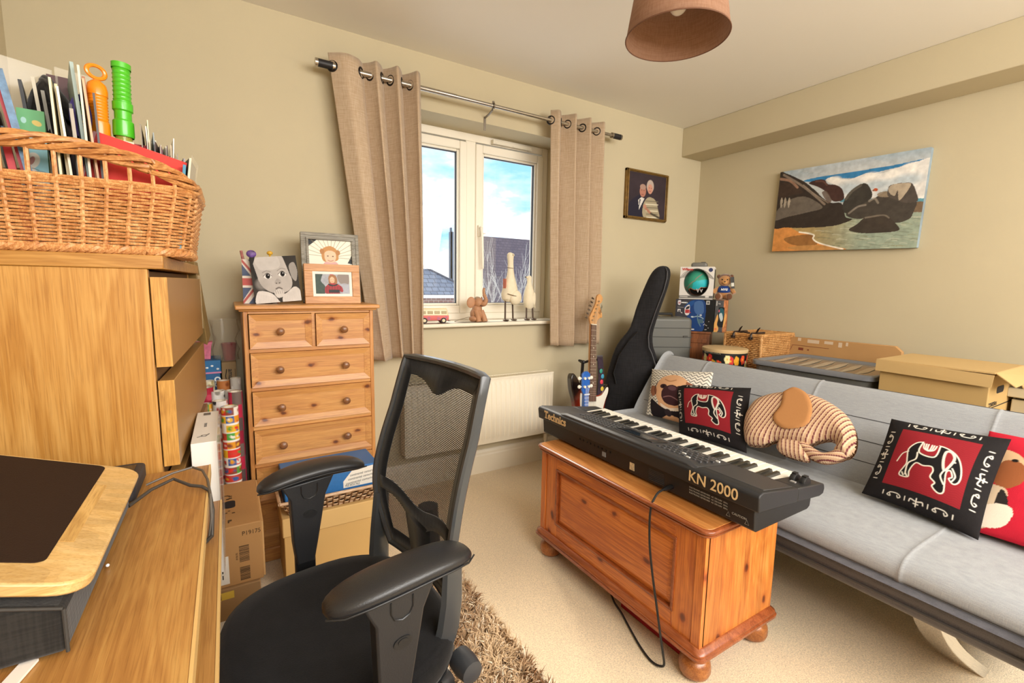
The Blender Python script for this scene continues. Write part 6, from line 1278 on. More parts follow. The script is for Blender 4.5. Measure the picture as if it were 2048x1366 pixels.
pg = catm([(.02, .06), (.085, .085), (.105, .16), (.098, .225), (.115, .285), (.138, .335), (.142, .368), (.128, .372), (.098, .335), (.07, .318), (.0, .31), (-.06, .318), (-.088, .335), (-.09, .27), (-.075, .19), (-.03, .11)], 4); pgo = obj('scratchplate', MB().prism(pg[::-1], -.0252, -.022, 'y'), pm('white_scratchplate', 'e3ddcf', .25), g)
m = MB()
for z in (.12, .185, .25): m.box(-.04, .04, -.031, -.025, z - .009, z + .009)
obj('pickup', m, pm('cream_pickup', 'd8d0bd', .35), pgo, bevel=.004); m = MB()
for x, z in ((.07, .12), (.085, .165), (.08, .21)): m.lathe([(.012, 0), (.011, .014), (.008, .016)], 14, Matrix.Translation((x, -.025, z)) @ Matrix.Rotation(PI / 2, 4, 'X'))
obj('control_knob', m, pm('cream_knob', 'd8d0bd', .35), pgo); obj('bridge', MB().box(-.035, .035, -.034, -.024, .075, .10), CHROME, g, bevel=.002)
RW = wood('rosewood', '4a2c20', '5f3a2a', '74493a', 'z', 20, .5, 0, .05, .1); MAPLE = wood('maple', 'b98244', 'c9935a', 'd8a66c', 'z', 10, .35, 0, .08, .4)
nk = obj('neck', MB().loft([[(-w_ * 1.0, -.034, z), (w_, -.034, z), (w_ * .8, -.012, z), (-w_ * .8, -.012, z)] for z, w_ in ((.285, .029), (.765, .0215))]), MAPLE, g, bevel=.003)
obj('fretboard', MB().loft([[(-w_, -.0385, z), (w_, -.0385, z), (w_, -.033, z), (-w_, -.033, z)] for z, w_ in ((.285, .029), (.765, .0215))]), RW, nk)
m = MB()
for i in range(1, 21): z = .765 - .645 * (1 - 2 ** (-i / 12)); w_ = .0215 + (.765 - z) / .48 * .0075; m.box(-w_, w_, -.0395, -.038, z - .001, z + .001)
obj('frets', m, pm('fret_wire', 'c8beb0', .3, .8), nk); m = MB()
for i in (3, 5, 7, 9, 15): z = .765 - .645 * (1 - (2 ** (-i / 12) + 2 ** (-(i - 1) / 12)) / 2); m.tube([(0, -.0392, z), (0, -.038, z)], .0035, 10)
obj('fret_dots', m, pm('pearl_dot', 'e3dccb', .3), nk); obj('nut', MB().box(-.0215, .0215, -.042, -.034, .763, .768), pm('bone_nut', 'e8dfca', .4), nk)
hd = catm([(-.022, .766), (-.03, .80), (-.028, .815), (.0, .865), (.022, .91), (.028, .945), (.045, .965), (.068, .958), (.078, .935), (.066, .912), (.052, .900), (.052, .885), (.066, .862), (.074, .835), (.072, .815), (.055, .812), (.035, .795), (.024, .768)], 4)
ho = obj('headstock', MB().prism(hd, -.033, -.018, 'y'), MAPLE, g, bevel=.002); m = MB(); text(m, 'Squier', .026, Matrix.Translation((.055, -.0334, .832)) @ Matrix(((0, -1, 0, 0), (0, 0, -1, 0), (1, 0, 0, 0), (0, 0, 0, 1))) @ Matrix.Rotation(-.35, 4, 'Z'), shear=.3); obj('head_lettering', m, BLACK, ho)
for i in range(6): t_ = i / 5; x, z = -.014 + .052 * t_, .792 + .125 * t_; to = obj('tuner', MB().tube([(x, -.033, z), (x, -.043, z)], .0045, 10).tube([(x - .026, -.022, z + .012), (x - .044, -.022, z + .02)], [.003, .007], 8), CHROME, ho)
m = MB()
for i in range(6): q = (i - 2.5) / 2.5; m.tube([(q * .026, -.037, .09), (q * .017, -.0425, .765), (-.014 + .052 * i / 5, -.042, .792 + .125 * i / 5)], .0007, 4)
obj('strings', m, pm('steel_string', 'b8b2a8', .3, .9), g)
gs = thing('guitar_stand', 'black tubular guitar stand behind the sunburst guitar', 'stand', (1.90, 2.28, 0)); BLKM = pm('black_tube', '17171a', .4)
m = MB().tube([(1.90, 2.27, .03), (1.945, 2.275, .70)], .010, 8); obj('upright', m, BLKM, gs, world=True)
m = MB()
for dx, dy in ((-.16, -.12), (.16, -.10), (.02, .16)): m.tube([(1.90, 2.27, .22), (1.90 + dx, 2.27 + dy, .012)], .009, 8)
obj('feet', m, BLKM, gs, world=True); m = MB().tube([(1.86, 2.075, .195), (1.86, 2.24, .185), (1.90, 2.27, .19)], .007, 8); obj('cradle', m, BLKM, gs, world=True); m = MB(); m.tube([(1.945, 2.275, .69), (1.885, 2.24, .715), (1.878, 2.185, .715)], .008, 8).tube([(1.945, 2.275, .69), (2.01, 2.24, .715), (2.01, 2.185, .715)], .008, 8).ball((1.872, 2.185, .715), .012).ball((2.012, 2.185, .715), .012); obj('neck_yoke', m, BLKM, gs, world=True)
st_ = thing('guitar_strap', 'dark colourful strap draped beside the guitar neck', 'strap', (2.0, 2.16, .5)); m = MB(); V = []
pth = smooth([(2.02, 2.20, .745), (1.99, 2.165, .735), (1.985, 2.15, .68), (1.99, 2.148, .62), (1.985, 2.145, .56), (1.98, 2.145, .50)], 5)
m.loft([[(p.x - .02, p.y, p.z), (p.x + .024, p.y, p.z), (p.x + .024, p.y + .005, p.z), (p.x - .02, p.y + .005, p.z)] for p in pth]); so2 = obj('webbing', m, fabric('purple_strap', '3a2c3a', '281e2a', 200), st_, world=True)
for z, c in ((.655, '2f8f7a'), (.585, 'd23a4a'), (.54, 'd8b83a'), (.62, '3a8fb0')): obj('motif', MB().ball((1.990 + (z * 37 % 1 - .5) * .02, 2.144, z), .013, .003, .015, 12, 8), pm('strap_' + c, c, .6), st_, world=True)
u = thing('ukulele', 'small blue ukulele with white pegs standing in front of the sunburst guitar', 'ukulele', (1.765, 2.045, .03), rot=tilted(0, .05, .03)); UB = pm('blue_lacquer', '2b62b4', .3, coat=.3)
ub = catm([(0, 0), (.06, .012), (.085, .06), (.075, .12), (.055, .155), (.065, .20), (.05, .235), (0, .245), (-.05, .235), (-.065, .20), (-.055, .155), (-.075, .12), (-.085, .06), (-.06, .012)], 4); obj('body', MB().prism(ub[::-1], -.025, .03, 'y'), UB, u, bevel=.004); obj('sound_hole', MB().tube([(0, -.0255, .165), (0, -.024, .165)], .024, 20), pm('hole_dark', '1d1c20', .8), u)
obj('neck', MB().box(-.017, .017, -.034, -.008, .235, .52), UB, u, bevel=.003); m = MB()
for i in range(1, 13): z = .52 - .38 * (1 - 2 ** (-i / 12)); m.box(-.017, .017, -.0355, -.034, z - .0012, z + .0012)
m.box(-.019, .019, -.038, -.03, .516, .523); obj('frets', m, pm('white_fret', 'cfd8e4', .4), u); m = MB()
for q in (-.011, -.0037, .0037, .011): m.tube([(q, -.036, .06), (q, -.038, .56)], .0008, 4)
obj('strings', m, pm('white_string', 'e8ecf2', .4), u)
uh = obj('headstock', MB().prism([(-.018, .52), (.018, .52), (.030, .545), (.030, .64), (.012, .655), (-.012, .655), (-.030, .64), (-.030, .545)], -.026, -.012, 'y'), UB, u, bevel=.003)
for x in (-1, 1):
    for z in (.565, .615): obj('peg', MB().tube([(x * .015, -.026, z), (x * .015, -.036, z)], .008, 12).tube([(x * .03, -.018, z), (x * .036, -.018, z)], .004, 8).ball((x * .046, -.018, z), .012, .008, .0115, 12, 8), pm('ivory_peg', 'e8e2d2', .3), uh)
# gig bag
gb = thing('gig_bag', 'tall black fabric guitar bag leaning into the corner beside the suitcase', 'guitar bag', (2.27, 2.15, 0)); BAG = fabric('black_nylon', '232224', '19181a', 240, .8, .3, .1)
rgs = [(.003, -.17, .10, .03), (.015, -.20, .15, .055), (.2, -.205, .18, .065), (.4, -.194, .18, .065), (.58, -.165, .182, .065), (.69, -.140, .180, .06), (.76, -.117, .155, .055), (.80, -.103, .135, .055), (.865, -.06, .128, .05), (.915, -.012, .133, .045), (1.033, .006, .165, .04), (1.166, .054, .207, .04), (1.24, .082, .222, .038), (1.285, .105, .223, .033), (1.31, .13, .212, .025), (1.322, .155, .19, .01)]
ex = Vector((.692, -.722, 0)); ez = Vector((.722, .692, 0)); m = MB(); rg = []
for z, a, c_, th in rgs:
    cx_, hw_ = (a + c_) / 2, (c_ - a) / 2; P_ = []
    for i in range(28):
        w_ = 2 * PI * i / 28; cc_, ss_ = math.cos(w_), math.sin(w_); q = Vector((2.262, 2.158, z)) + ex * ((cx_ + hw_ * abs(cc_) ** .75 * (1 if cc_ > 0 else -1)) * .975) + ez * (th * .75 * abs(ss_) ** .6 * (1 if ss_ > 0 else -1) + .008 * math.sin(9 * z + 3 * cc_)); P_.append(tuple(q))
    rg.append(P_)
obj('bag_shell', m.loft(rg), BAG, gb, world=True, subd=1); m = MB(); m.tube([tuple(Vector((2.262, 2.158, z)) + ex * (c_ - .03) - ez * th * .95) for z, a, c_, th in rgs[1:-1]], .004, 6); obj('zip', m, pm('zip_black', '2f2e30', .5), gb, world=True)
m = MB(); m.tube([tuple(Vector((2.262, 2.158, z)) + ex * s_ - ez * .055) for z, s_ in ((.90, .03), (.84, -.02), (.74, -.08), (.62, -.11), (.55, -.09))], .012, 6, flat=.3); obj('carry_strap', m, pm('strap_black', '1b1a1c', .8), gb, world=True)
# suitcase
sc_ = thing('suitcase', 'upright grey ribbed hard suitcase behind the guitar bag', 'suitcase', (2.56, 2.15, 0)); GC = pm('grey_shell', '5d5d58', .4, bump=(400, .1)); MX = frame((2.361, 2.1885, .05), (.876, -.482, 0), y=(0, 0, 1))   # x left along the front, normal
m = MB(); m.prism(rr2(0, .36, 0, .935, .03), -.17, 0, M=MX); obj('shell', m, GC, sc_, world=True, bevel=.02, seg=4)
m = MB()
for z in (.10, .19, .28, .37, .46, .55, .64, .73, .80, .86): m.box(-.0015, .3615, z, z + .005, -.15, .0015, MX)
obj('rib_grooves', m, pm('groove_dark', '35352f', .6), sc_, world=True); m = MB(); m.box(.30, .33, .80, .812, .0, .006, MX); obj('badge', m, pm('badge_dark', '2a2926', .4), sc_, world=True); m = MB(); m.tube([MX @ Vector(q) for q in ((.10, .935, -.09), (.10, .955, -.09), (.25, .955, -.09), (.25, .935, -.09))], .009, 8); m.box(.05, .15, .935, .942, -.13, -.05, MX); obj('handle', m, pm('handle_black', '1d1c1c', .5), sc_, world=True)
m = MB()
for x in (.05, .31):
    for z in (-.03, -.14): m.lathe([(.006, -.012), (.024, -.012), (.024, .012), (.006, .012)], 14, MX @ Matrix.Translation((x, -.026, z)) @ Matrix.Rotation(PI / 2, 4, 'Y'))
    m.box(x - .015, x + .015, -.02, .003, -.16, -.01, MX)
obj('wheels', m, pm('wheel_black', '161616', .5), sc_, world=True)
# cabinet in the corner and what is piled on it, all turned 58 degrees across the corner
CR = -math.radians(58); CO = Vector((2.80, 2.262, 0)); CE = Vector((math.cos(CR), math.sin(CR), 0)); CD = Vector((-CE.y, CE.x, 0))
CW = wood('cherry_cabinet', '6e3d1e', '8a5028', '9c6034', 'z', 9, .45, 0, .06, .2)
def corner(name, label, cat, x, y, z): return thing(name, label, cat, tuple(CO + CE * x + CD * y + Vector((0, 0, z))), CR)
c = corner('wooden_cabinet', 'reddish brown wooden cabinet in the corner under the boxed helmets', 'cabinet', 0, 0, 0)
obj('carcass', MB().box(.0, .242, .006, .35, 0, .86), CW, c, bevel=.003); obj('top', MB().box(-.004, .25, -.004, .354, .858, .874), CW, c, bevel=.004); obj('panel_moulding', MB().box(.02, .225, .0, .008, .79, .82), CW, c, bevel=.003)
UP = lambda x, z: frame((x, -.0008, z), (1, 0, 0), y=(0, 0, 1))
c = corner('helmet_box', 'large dark box showing a blue football helmet, on the cabinet', 'box', 0, 0, .875); obj('carton', MB().box(0, .262, 0, .22, 0, .229), pm('charcoal_box', '35343a', .4), c, bevel=.0015); MF = UP(0, .0005)
A = Art(334, 228, 170, '3b3a40'); A.rect(245, 0, 334, 228, '121214'); A.blob([(110, 228), (105, 120), (95, 70), (110, 25), (150, 5), (240, 5), (262, 60), (258, 150), (240, 228)], '173a72'); A.blob([(165, 20), (230, 15), (245, 90), (200, 110), (165, 80)], '4a6c9c', .7, ); A.blob([(75, 60), (110, 25), (160, 8), (150, 40), (110, 60)], '1d4a86')
A.curve([(150, 130), (200, 120), (245, 135)], 6, '8fa5b0'); A.curve([(195, 110), (200, 150), (225, 190)], 7, '5d7d84'); A.ell(150, 125, 12, 5, 'b8c4c6'); A.rect(200, 140, 246, 170, '4d6a70', .8); A.ell(222, 112, 10, 7, 'aeb6bb')
A.blob([(62, 40), (88, 40), (86, 66), (74, 74), (62, 64)][0:0] or [(18, 12), (42, 8), (44, 34), (31, 44), (19, 36)], 'c9c4c8'); A.rect(22, 24, 40, 30, 'a03a42'); A.line([(50, 24), (88, 26)], 6, 'd8d4d0'); A.line([(18, 58), (70, 60)], 2.5, 'a5a2a0'); A.blob([(82, 62), (120, 40), (124, 100), (104, 116), (84, 104)], 'd9d3d0'); A.rect(86, 74, 120, 100, 'b23a44'); A.blob([(92, 60), (118, 48), (118, 66), (94, 72)], '2a2a30'); A.rect(18, 72, 44, 92, 'd8d4d0'); A.rect(26, 78, 38, 92, '3b3a40'); A.line([(50, 96), (60, 100)], 5, 'd8d4d0'); A.line([(112, 216), (170, 216)], 7, 'e0dedc'); A.rect(262, 6, 292, 34, 'b8b6b2'); A.rect(270, 12, 286, 28, '5a5a58')
for k in range(9): A.ell(246 + 60 * RS.rand(), 150 + 70 * RS.rand(), 3.5, 2.6, 'd9d3d0', .8)
A.noise(.02, .1, 4); picture('box_front', A, MF, .262, .228, PRINT, c, world=False)
m = MB(); text(m, 'NFL', .030, MF @ Matrix.Translation((.067, .131, .0008)), bold=.0008, sx=.75); obj('league_lettering', m, pm('red_print', 'b5332d', .5), c); m = MB(); text(m, 'RIDDELL', .011, MF @ Matrix.Translation((.04, .2, .0008)), bold=.0004); obj('maker_lettering', m, pm('white_print', 'e8eef0', .5), c)
c = corner('helmet_box', 'smaller orange and grey window box with a green helmet, right of the blue helmet box', 'box', .266, 0, .875); obj('carton', MB().box(0, .080, 0, .12, 0, .229), pm('orange_print', 'a5623a', .5, var=(50, .5)), c, bevel=.0015); MF = UP(0, .0015)
A = Art(118, 226, 90, '4a4a4c'); A.rect(80, 0, 118, 226, 'b8764a'); A.noise(.08, .6, 6); A.blob([(34, 70), (40, 50), (84, 50), (90, 70), (88, 170), (76, 190), (40, 185), (32, 160)], '15181c'); A.blob([(40, 70), (60, 55), (84, 70), (86, 110), (70, 140), (46, 120)], '1f5560'); A.blob([(42, 100), (66, 90), (80, 130), (66, 150), (50, 130)], 'c9d4d6', .8); A.ell(40, 76, 6, 9, 'c24a62'); A.blob([(-4, 180), (10, 140), (26, 100), (36, 130), (28, 170), (44, 200), (30, 226), (-4, 226)], 'dba45c'); A.blob([(88, 150), (100, 90), (112, 120), (98, 180), (84, 190)], 'dba45c'); A.ell(16, 205, 12, 9, 'd8734a'); A.line([(14, 10), (14, 36)], 9, 'b8b4b0'); A.line([(30, 24), (48, 26)], 5, 'b8b4b0'); picture('box_front', A, MF, .080, .226, PRINT, c, world=False)
c = corner('basketball_box', 'white box with a teal and black basketball in its round opening', 'box', .018, .0, 1.105); WC_ = pm('white_card', 'f0ece4', .45)
for q in ((0, .226, .004, .20, 0, .002), (0, .226, .004, .20, .229, .231), (0, .002, .004, .20, .002, .229), (.224, .226, .004, .20, .002, .229), (.002, .224, .198, .20, .002, .229)): obj('panel', MB().box(*q), WC_, c)
MF = frame((0, .003, .0005), (1, 0, 0), y=(0, 0, 1))
A = Art(275, 230, 170, 'd9d5cf'); A.rect(0, 205, 275, 230, '6a6864'); A.rect(0, 222, 275, 230, 'c8c4be'); A.line([(8, 212), (70, 214)], 6, 'c8c4be'); A.rect(215, 207, 245, 217, 'd8d5d0'); A.curve([(0, 78), (30, 45), (80, 22), (130, 14), (190, 24), (240, 52), (275, 84)], 3, '5a5855'); A.blob([(0, 82), (40, 44), (80, 24), (60, 70), (20, 78)], '77746e', .7); A.blob([(275, 88), (240, 54), (200, 30), (225, 70)], '77746e', .7); A.ell(137, 112, 103, 101, '4a4642'); o = picture('box_front', A, MF, .226, .230, PRINT, c, world=False, hole=(137, 112, 100, 98)); m = MB(); text(m, 'Wilson', .024, MF @ Matrix.Translation((.012, .205, .0008)), bold=.001, sx=1.05); obj('maker_lettering', m, pm('red_print', 'b5332d', .5), c)
obj('league_badge', MB().lathe([(.0, 0), (.014, 0), (.014, .001), (0, .001)], 20, MF @ Matrix.Translation((.203, .208, 0)), cap=False), pm('navy_print', '1c2a5a', .5), c); obj('side_print', MB().box(.226, .2266, .06, .19, .01, .215), pm('box_side_dark', '25302f', .5), c)
bl = corner('basketball', 'teal, turquoise and black basketball in the white box', 'ball', .018 + .113, .091, 1.105 + .118)
U_, V_ = np.meshgrid(np.linspace(0, 1, 120), np.linspace(0, 1, 60)); A = Art(100, 100, 120, '3f9a80'); A.X, A.Y = np.meshgrid(np.linspace(0, 100, 120), np.linspace(0, 100, 120)); 
A.blob([(-10, 100), (20, 100), (45, 45), (110, 40), (110, 74), (60, 80), (30, 90)], '2fb3bd'); A.blob([(12, 110), (14, 82), (60, 77), (112, 66), (112, 112)], '14110f'); A.line([(4, 78), (70, 12)], 3.5, '8d8276'); A.curve([(12, 90), (20, 80), (60, 77), (112, 66)], 2.2, 'c87850'); A.curve([(12, 84), (30, 96), (70, 101)], 2.2, 'c87850'); A.curve([(2, 66), (8, 78), (12, 90)], 2.2, 'c87850')

X_ = (A.X / 50 - 1); Y_ = (1 - A.Y / 50); mxn = np.maximum(abs(X_), abs(Y_)); nrm = np.hypot(X_, Y_) + 1e-9; X2, Y2 = X_ * mxn / nrm, Y_ * mxn / nrm; D2 = np.sqrt(np.clip(1 - X2 ** 2 - Y2 ** 2, 0, 1)); R_b = .092
grid_obj('cover', [R_b * X2, -R_b * D2, R_b * Y2], A.I, printed('ball_rubber', .4, 0, .3), bl, back=([R_b * X2, R_b * D2, R_b * Y2], A.I))
m = MB(); text(m, 'W', .05, frame((.0, -.0905, -.068), (.95, .3, 0), y=(0, .35, .95)), bold=.001); obj('ball_lettering', m, pm('grey_print', 'a09a96', .5), bl)
t = corner('games_controller', 'small grey plastic gadget lying on the white basketball box', 'gadget', .14, .06, 1.337); m = MB(); m.loft([[(a, b_, z) for a, b_ in rr2(-.055 * k_, .055 * k_, -.04 * k_, .04 * k_, .015)] for z, k_ in ((.0, .95), (.008, 1), (.022, .97), (.030, .8))]); obj('body', m, pm('grey_plastic', '6d6c67', .4), t); obj('button_pad', MB().box(.01, .04, -.02, .02, .0295, .034), pm('dark_plastic', '3a3a38', .4), t)
tb = thing('teddy_bear', 'small brown teddy bear in a blue football shirt on the smaller helmet box', 'teddy bear', tuple(CO + CE * .312 + CD * .062 + Vector((0, 0, 1.105))), math.radians(34)); FUR = pm('tan_fur', 'b5824e', 1, bump=(300, .8), sheen=.5); FURD = pm('brown_fur', '6a4228', 1, bump=(300, .8), sheen=.5)
def T3(p): return (p[0], -p[1], p[2])      # x away from the viewer, y to the right
m = MB().ball(T3((0, 0, .055)), .038, .042, .052); obj('body', m, FUR, tb); m = MB().ball(T3((-.005, .002, .135)), .040, .043, .042); hdo = obj('head', m, FUR, tb)
m = MB().ball(T3((.006, .002, .150)), .041, .0445, .034).ball(T3((.01, .044, .165)), .01, .014, .014).ball(T3((.01, -.038, .165)), .01, .014, .014); obj('brown_hood', m, FURD, hdo); m = MB().ball(T3((-.04, .002, .122)), .014, .017, .013); obj('muzzle', m, pm('pale_fur', 'c9985f', 1), hdo); m = MB().ball(T3((-.052, .002, .127)), .005, .006, .004).ball(T3((-.040, -.015, .142)), .004, .005, .005).ball(T3((-.040, .018, .142)), .004, .005, .005); obj('eyes_and_nose', m, pm('black_bead', '17110f', .2), hdo)
m = MB().ball(T3((-.002, 0, .068)), .042, .046, .036); obj('blue_shirt', m, fabric('blue_shirt', '1d3f86', '17346f', 250), tb); m = MB(); text(m, 'NYG', .02, frame(T3((-.0455, -.02, .066)), (0, -1, 0), y=(0, 0, 1)), shear=.2, bold=.0008); obj('shirt_lettering', m, pm('white_print', 'e8eef0', .5), tb)
for s_ in (-1, 1):
    obj('arm', MB().tube([T3((0, s_ * .036, .082)), T3((-.01, s_ * .058, .062)), T3((-.018, s_ * .068, .045))], [.015, .016, .014], 10), FUR, tb); lg = obj('leg', MB().tube([T3((-.01, s_ * .022, .022)), T3((-.04, s_ * .032, .022)), T3((-.06, s_ * .036, .024))], [.022, .022, .020], 12), FUR, tb); obj('foot_pad', MB().ball(T3((-.062, s_ * .037, .024)), .008, .019, .022), FURD, lg)
m = MB().box(-.012, .012, -.001, .001, -.05, .03, Matrix.Translation(T3((-.045, .05, .13))) @ Matrix.Rotation(PI / 2, 4, 'Z') @ Matrix.Rotation(.12, 4, 'Y')); tg = obj('hang_tag', m, pm('tag_dark', '3a3a38', .5), tb); obj('tag_panel', MB().box(-.009, .009, -.0018, .0018, -.035, -.01, Matrix.Translation(T3((-.046, .05, .13))) @ Matrix.Rotation(PI / 2, 4, 'Z') @ Matrix.Rotation(.12, 4, 'Y')), pm('tag_white', 'd8d8cc', .5), tg)

# ---- behind the sofa
c = thing('storage_chest', 'dark storage chest behind the sofa under the plastic tub and archive box', 'chest', (2.94, 1.09, 0)); obj('chest_body', MB().box(2.62, 3.26, .56, 1.62, 0, .56), pm('trunk_dark', '2c2826', .6), c, world=True, bevel=.004); obj('chest_lid', MB().box(2.61, 3.265, .555, 1.625, .56, .58), pm('trunk_dark', '2c2826', .6), c, world=True, bevel=.004)
hm = thing('wicker_hamper', 'square wicker hamper with dark leather straps against the right wall', 'hamper', (3.06, 1.79, 0)); WK2 = wood('pale_wicker', 'a5703c', 'cf9a5c', 'e6bb82', 'z', 24, .55, 0, .3, .1)
hx0, hx1, hy0, hy1 = 2.868, 3.25, 1.645, 1.895; m = MB(); LP = []
def rl(x0, x1, y0, y1, n=90):
    P_ = [(x0, y0), (x1, y0), (x1, y1), (x0, y1)]; return resample([(a, b_, 0) for a, b_ in P_], n)
base = rl(hx0, hx1, hy0, hy1, 132)
for j in range(22):
    z = .62 + j * .0118; P_ = []
    for i, p in enumerate(base):
        t_ = (base[(i + 1) % 132] - base[i - 1]).normalized(); P_.append(p + Vector((t_.y, -t_.x, 0)) * (.003 * math.cos(PI * i / 1.5 + PI * (j % 2))) + Vector((0, 0, z)))
    m.tube(P_, .0055, 5, closed=True)
obj('woven_sides', m, WK2, hm, world=True); obj('dark_backing', MB().box(hx0 + .008, hx1 - .008, hy0 + .008, hy1 - .008, .0, .878), pm('hamper_inside', '6e4622', .8), hm, world=True)
m = MB()
for y in (hy0, hy1):
    for x in (hx0, hx1): m.tube([(x, y, .0), (x, y, .885)], .009, 6)
for z in (.60, .882): m.tube([(p.x, p.y, z) for p in base], .008, 6, closed=True)
obj('corner_stakes', m, WK2, hm, world=True); m = MB()
for i in range(26): x = hx0 + .01 + i * (hx1 - hx0 - .02) / 25; m.tube([(x, hy0, .887), (x, hy1, .887)], .0065, 5)
m.tube([(p.x, p.y, .89) for p in base], .008, 6, closed=True); obj('lid', m, WK2, hm, world=True); LE = pm('dark_leather', '2e1f18', .5)
for y in (1.71, 1.83): m = MB().tube([(hx0 + .14, y, .898), (hx0, y, .899), (hx0 - .010, y, .885), (hx0 - .011, y, .862)], .008, 6, flat=1).box(hx0 - .016, hx0 - .008, y - .013, y + .013, .86, .876); m.tube([(hx0 + .05, y, .90), (hx0 + .015, y - .03, .925), (hx0 + .01, y - .045, .94)], [.006, .006, .003], 6); obj('strap', m, LE, hm, world=True)
obj('handle', MB().tube([(hx0 + .01, 1.80, .90), (hx0 + .005, 1.77, .905), (hx0 + .01, 1.73, .90)], .006, 6), LE, hm, world=True)
dr = thing('hand_drum', 'round drum with a pale skin and tropical flower print behind the sofa', 'drum', (2.715, 1.79, 0)); A = Art(300, 100, 300, '17181a'); r2 = np.random.RandomState(3)
for k in range(160):
    x, y = r2.uniform(0, 300), r2.uniform(14, 60); A.ell(x, y, r2.uniform(2, 6), r2.uniform(2, 7), ['1f5c34', '2a6e3e', '14403a', 'b5322d', 'd8672e', '1d2c2a', 'c24a6a'][r2.randint(7)], 1, r2.uniform(0, 3))
for k in range(24): x = 6 + k * 12.5 + r2.uniform(-3, 3); y = r2.uniform(12, 26); c_ = ['d0342c', 'e8dca0', 'd8502e', 'e0a02e'][k % 4]; [A.ell(x + 3.4 * math.cos(a), y + 4.2 * math.sin(a), 3.0, 3.6, c_) for a in (0, 1.25, 2.5, 3.75, 5)]; A.ell(x, y, 1.5, 1.6, 'e8b02e')
A.rect(0, 0, 300, 7, '1d1d1f'); th = A.X / 300 * 2 * PI; grid_obj('shell', [.133 * np.cos(-th), .133 * np.sin(-th), .385 + (1 - A.Y / 100) * .415], A.I, PRINT, dr); obj('lower_shell', MB().lathe([(.11, 0), (.12, .1), (.1328, .387)], 40), pm('drum_black', '17181a', .5), dr)
obj('drum_skin', MB().lathe([(.1345, .785), (.1365, .80), (.1355, .807), (.128, .8085), (.0, .8085)], 48, cap=False), pm('pale_skin', 'cdb183', .5, var=(12, .06)), dr); m = MB(); text(m, 'KIDS PERCUSSION', .014, frame((2.5795, 1.84, .778), (0, -1, 0), y=(0, 0, 1))); obj('drum_lettering', m, pm('drum_print', '8d8878', .6), dr, world=True)
tu = thing('plastic_tub', 'low clear plastic storage tub with a grey ribbed lid behind the sofa', 'storage tub', (2.89, 1.255, .58)); m = MB(); rg = [[(x, y, z) for x, y in rr2(2.65 - o, 3.13 + o, .975 - o, 1.535 + o, .05)] for z, o in ((.581, -.02), (.60, .0), (.75, .018))]; obj('tub_body', m.loft(rg), film('smoky_plastic', '8a8982', .55, .2), tu, world=True, angle=60)
m = MB(); rg = [[(x, y, z) for x, y in rr2(2.63 - o, 3.15 + o, .955 - o, 1.555 + o, .05)] for z, o in ((.745, .008), (.748, .012), (.768, .012), (.774, .005), (.774, -.012), (.764, -.02), (.762, -.03))]; lo_ = obj('tub_lid', m.loft(rg), pm('grey_lid', '73757a', .25), tu, world=True, angle=50)
obj('lid_window', MB().box(2.67, 3.11, .99, 1.52, .7615, .7630), pm('lid_top_grey', '837f74', .18), tu, world=True); m = MB()
for i in range(7): y = 1.05 + i * .07; m.loft([[(2.69, y - .004, .763), (2.69, y + .004, .763)], [(2.80, y - .014, .765), (2.80, y + .022, .765)], [(2.95, y + .008, .766), (2.95, y + .045, .766)], [(3.08, y + .045, .763), (3.08, y + .05, .763)]], cap=False, closed=False)
obj('lid_rib_glints', m, pm('rib_glint_grey', 'b3ab98', .2), lo_, world=True, smooth=False); m = MB(); m.box(2.70, 3.08, 1.02, 1.49, .60, .70); obj('contents', m, pm('tub_contents', '4a4038', .8, var=(9, .6)), tu, world=True)  # pale zigzag ribs carry the lid's reflections in their shape and colour
fb = thing('cardboard_box', 'long flat cardboard box with peeling tape leaning on the wall behind the tub', 'box', (3.22, 1.36, .58)); M = frame((3.192, 1.655, .585), (0, -1, -.0), y=(.06, .0, 1)); m = MB(); m.prism([(0, 0), (.62, 0), (.62, .262), (.585, .292), (.03, .288), (.0, .27)], -.03, 0, M=M); obj('carton', m, CARD, fb, world=True, bevel=.004)
m = MB()
for x, w_, y, h_ in ((.06, .02, .265, .02), (.12, .07, .258, .022), (.22, .05, .262, .018), (.30, .02, .25, .03), (.34, .012, .262, .022)): m.box(x, x + w_, y, y + h_, 0, .0008, M)
obj('torn_tape', m, pm('pale_tape', 'cdb9a0', .5), fb, world=True); m = MB(); m.tube([M @ Vector(q) for q in ((.03, .235, 0), (.25, .235, 0))], .0015, 4); m.tube([M @ Vector(q) for q in ((.03, .235, 0), (.02, .20, 0))], .0015, 4); m.box(.07, .10, .205, .222, 0, .001, M).box(.125, .135, .208, .216, 0, .001, M); obj('printed_marks', m, pm('brown_mark', '7a3a26', .7), fb, world=True)
ab = thing('archive_box', 'buff archive box with a sagging lid behind the middle of the sofa', 'box', (2.78, .73, .58)); AC = pm('archive_card', 'bb9a62', .8, var=(3, .04)); obj('box_body', MB().box(2.615, 3.0, .548, .92, .5805, .845), AC, ab, world=True, bevel=.003)
m = MB(); lx0, lx1, ly0, ly1 = 2.60, 3.015, .535, .932; m.box(lx0, lx1, ly0, ly1, .860, .866); m.add([(lx0, ly1, .866), (lx0, ly0, .856), (lx0 - .004, ly0 + .004, .805), (lx0 - .002, ly1, .812)], [[0, 1, 2, 3]]); m.box(lx1 - .004, lx1, ly0, ly1, .81, .862).box(lx0, lx1, ly1 - .003, ly1, .812, .862); obj('lid', m, pm('archive_lid', 'c0a06a', .8, var=(3, .03)), ab, world=True, solid=.003, smooth=False)
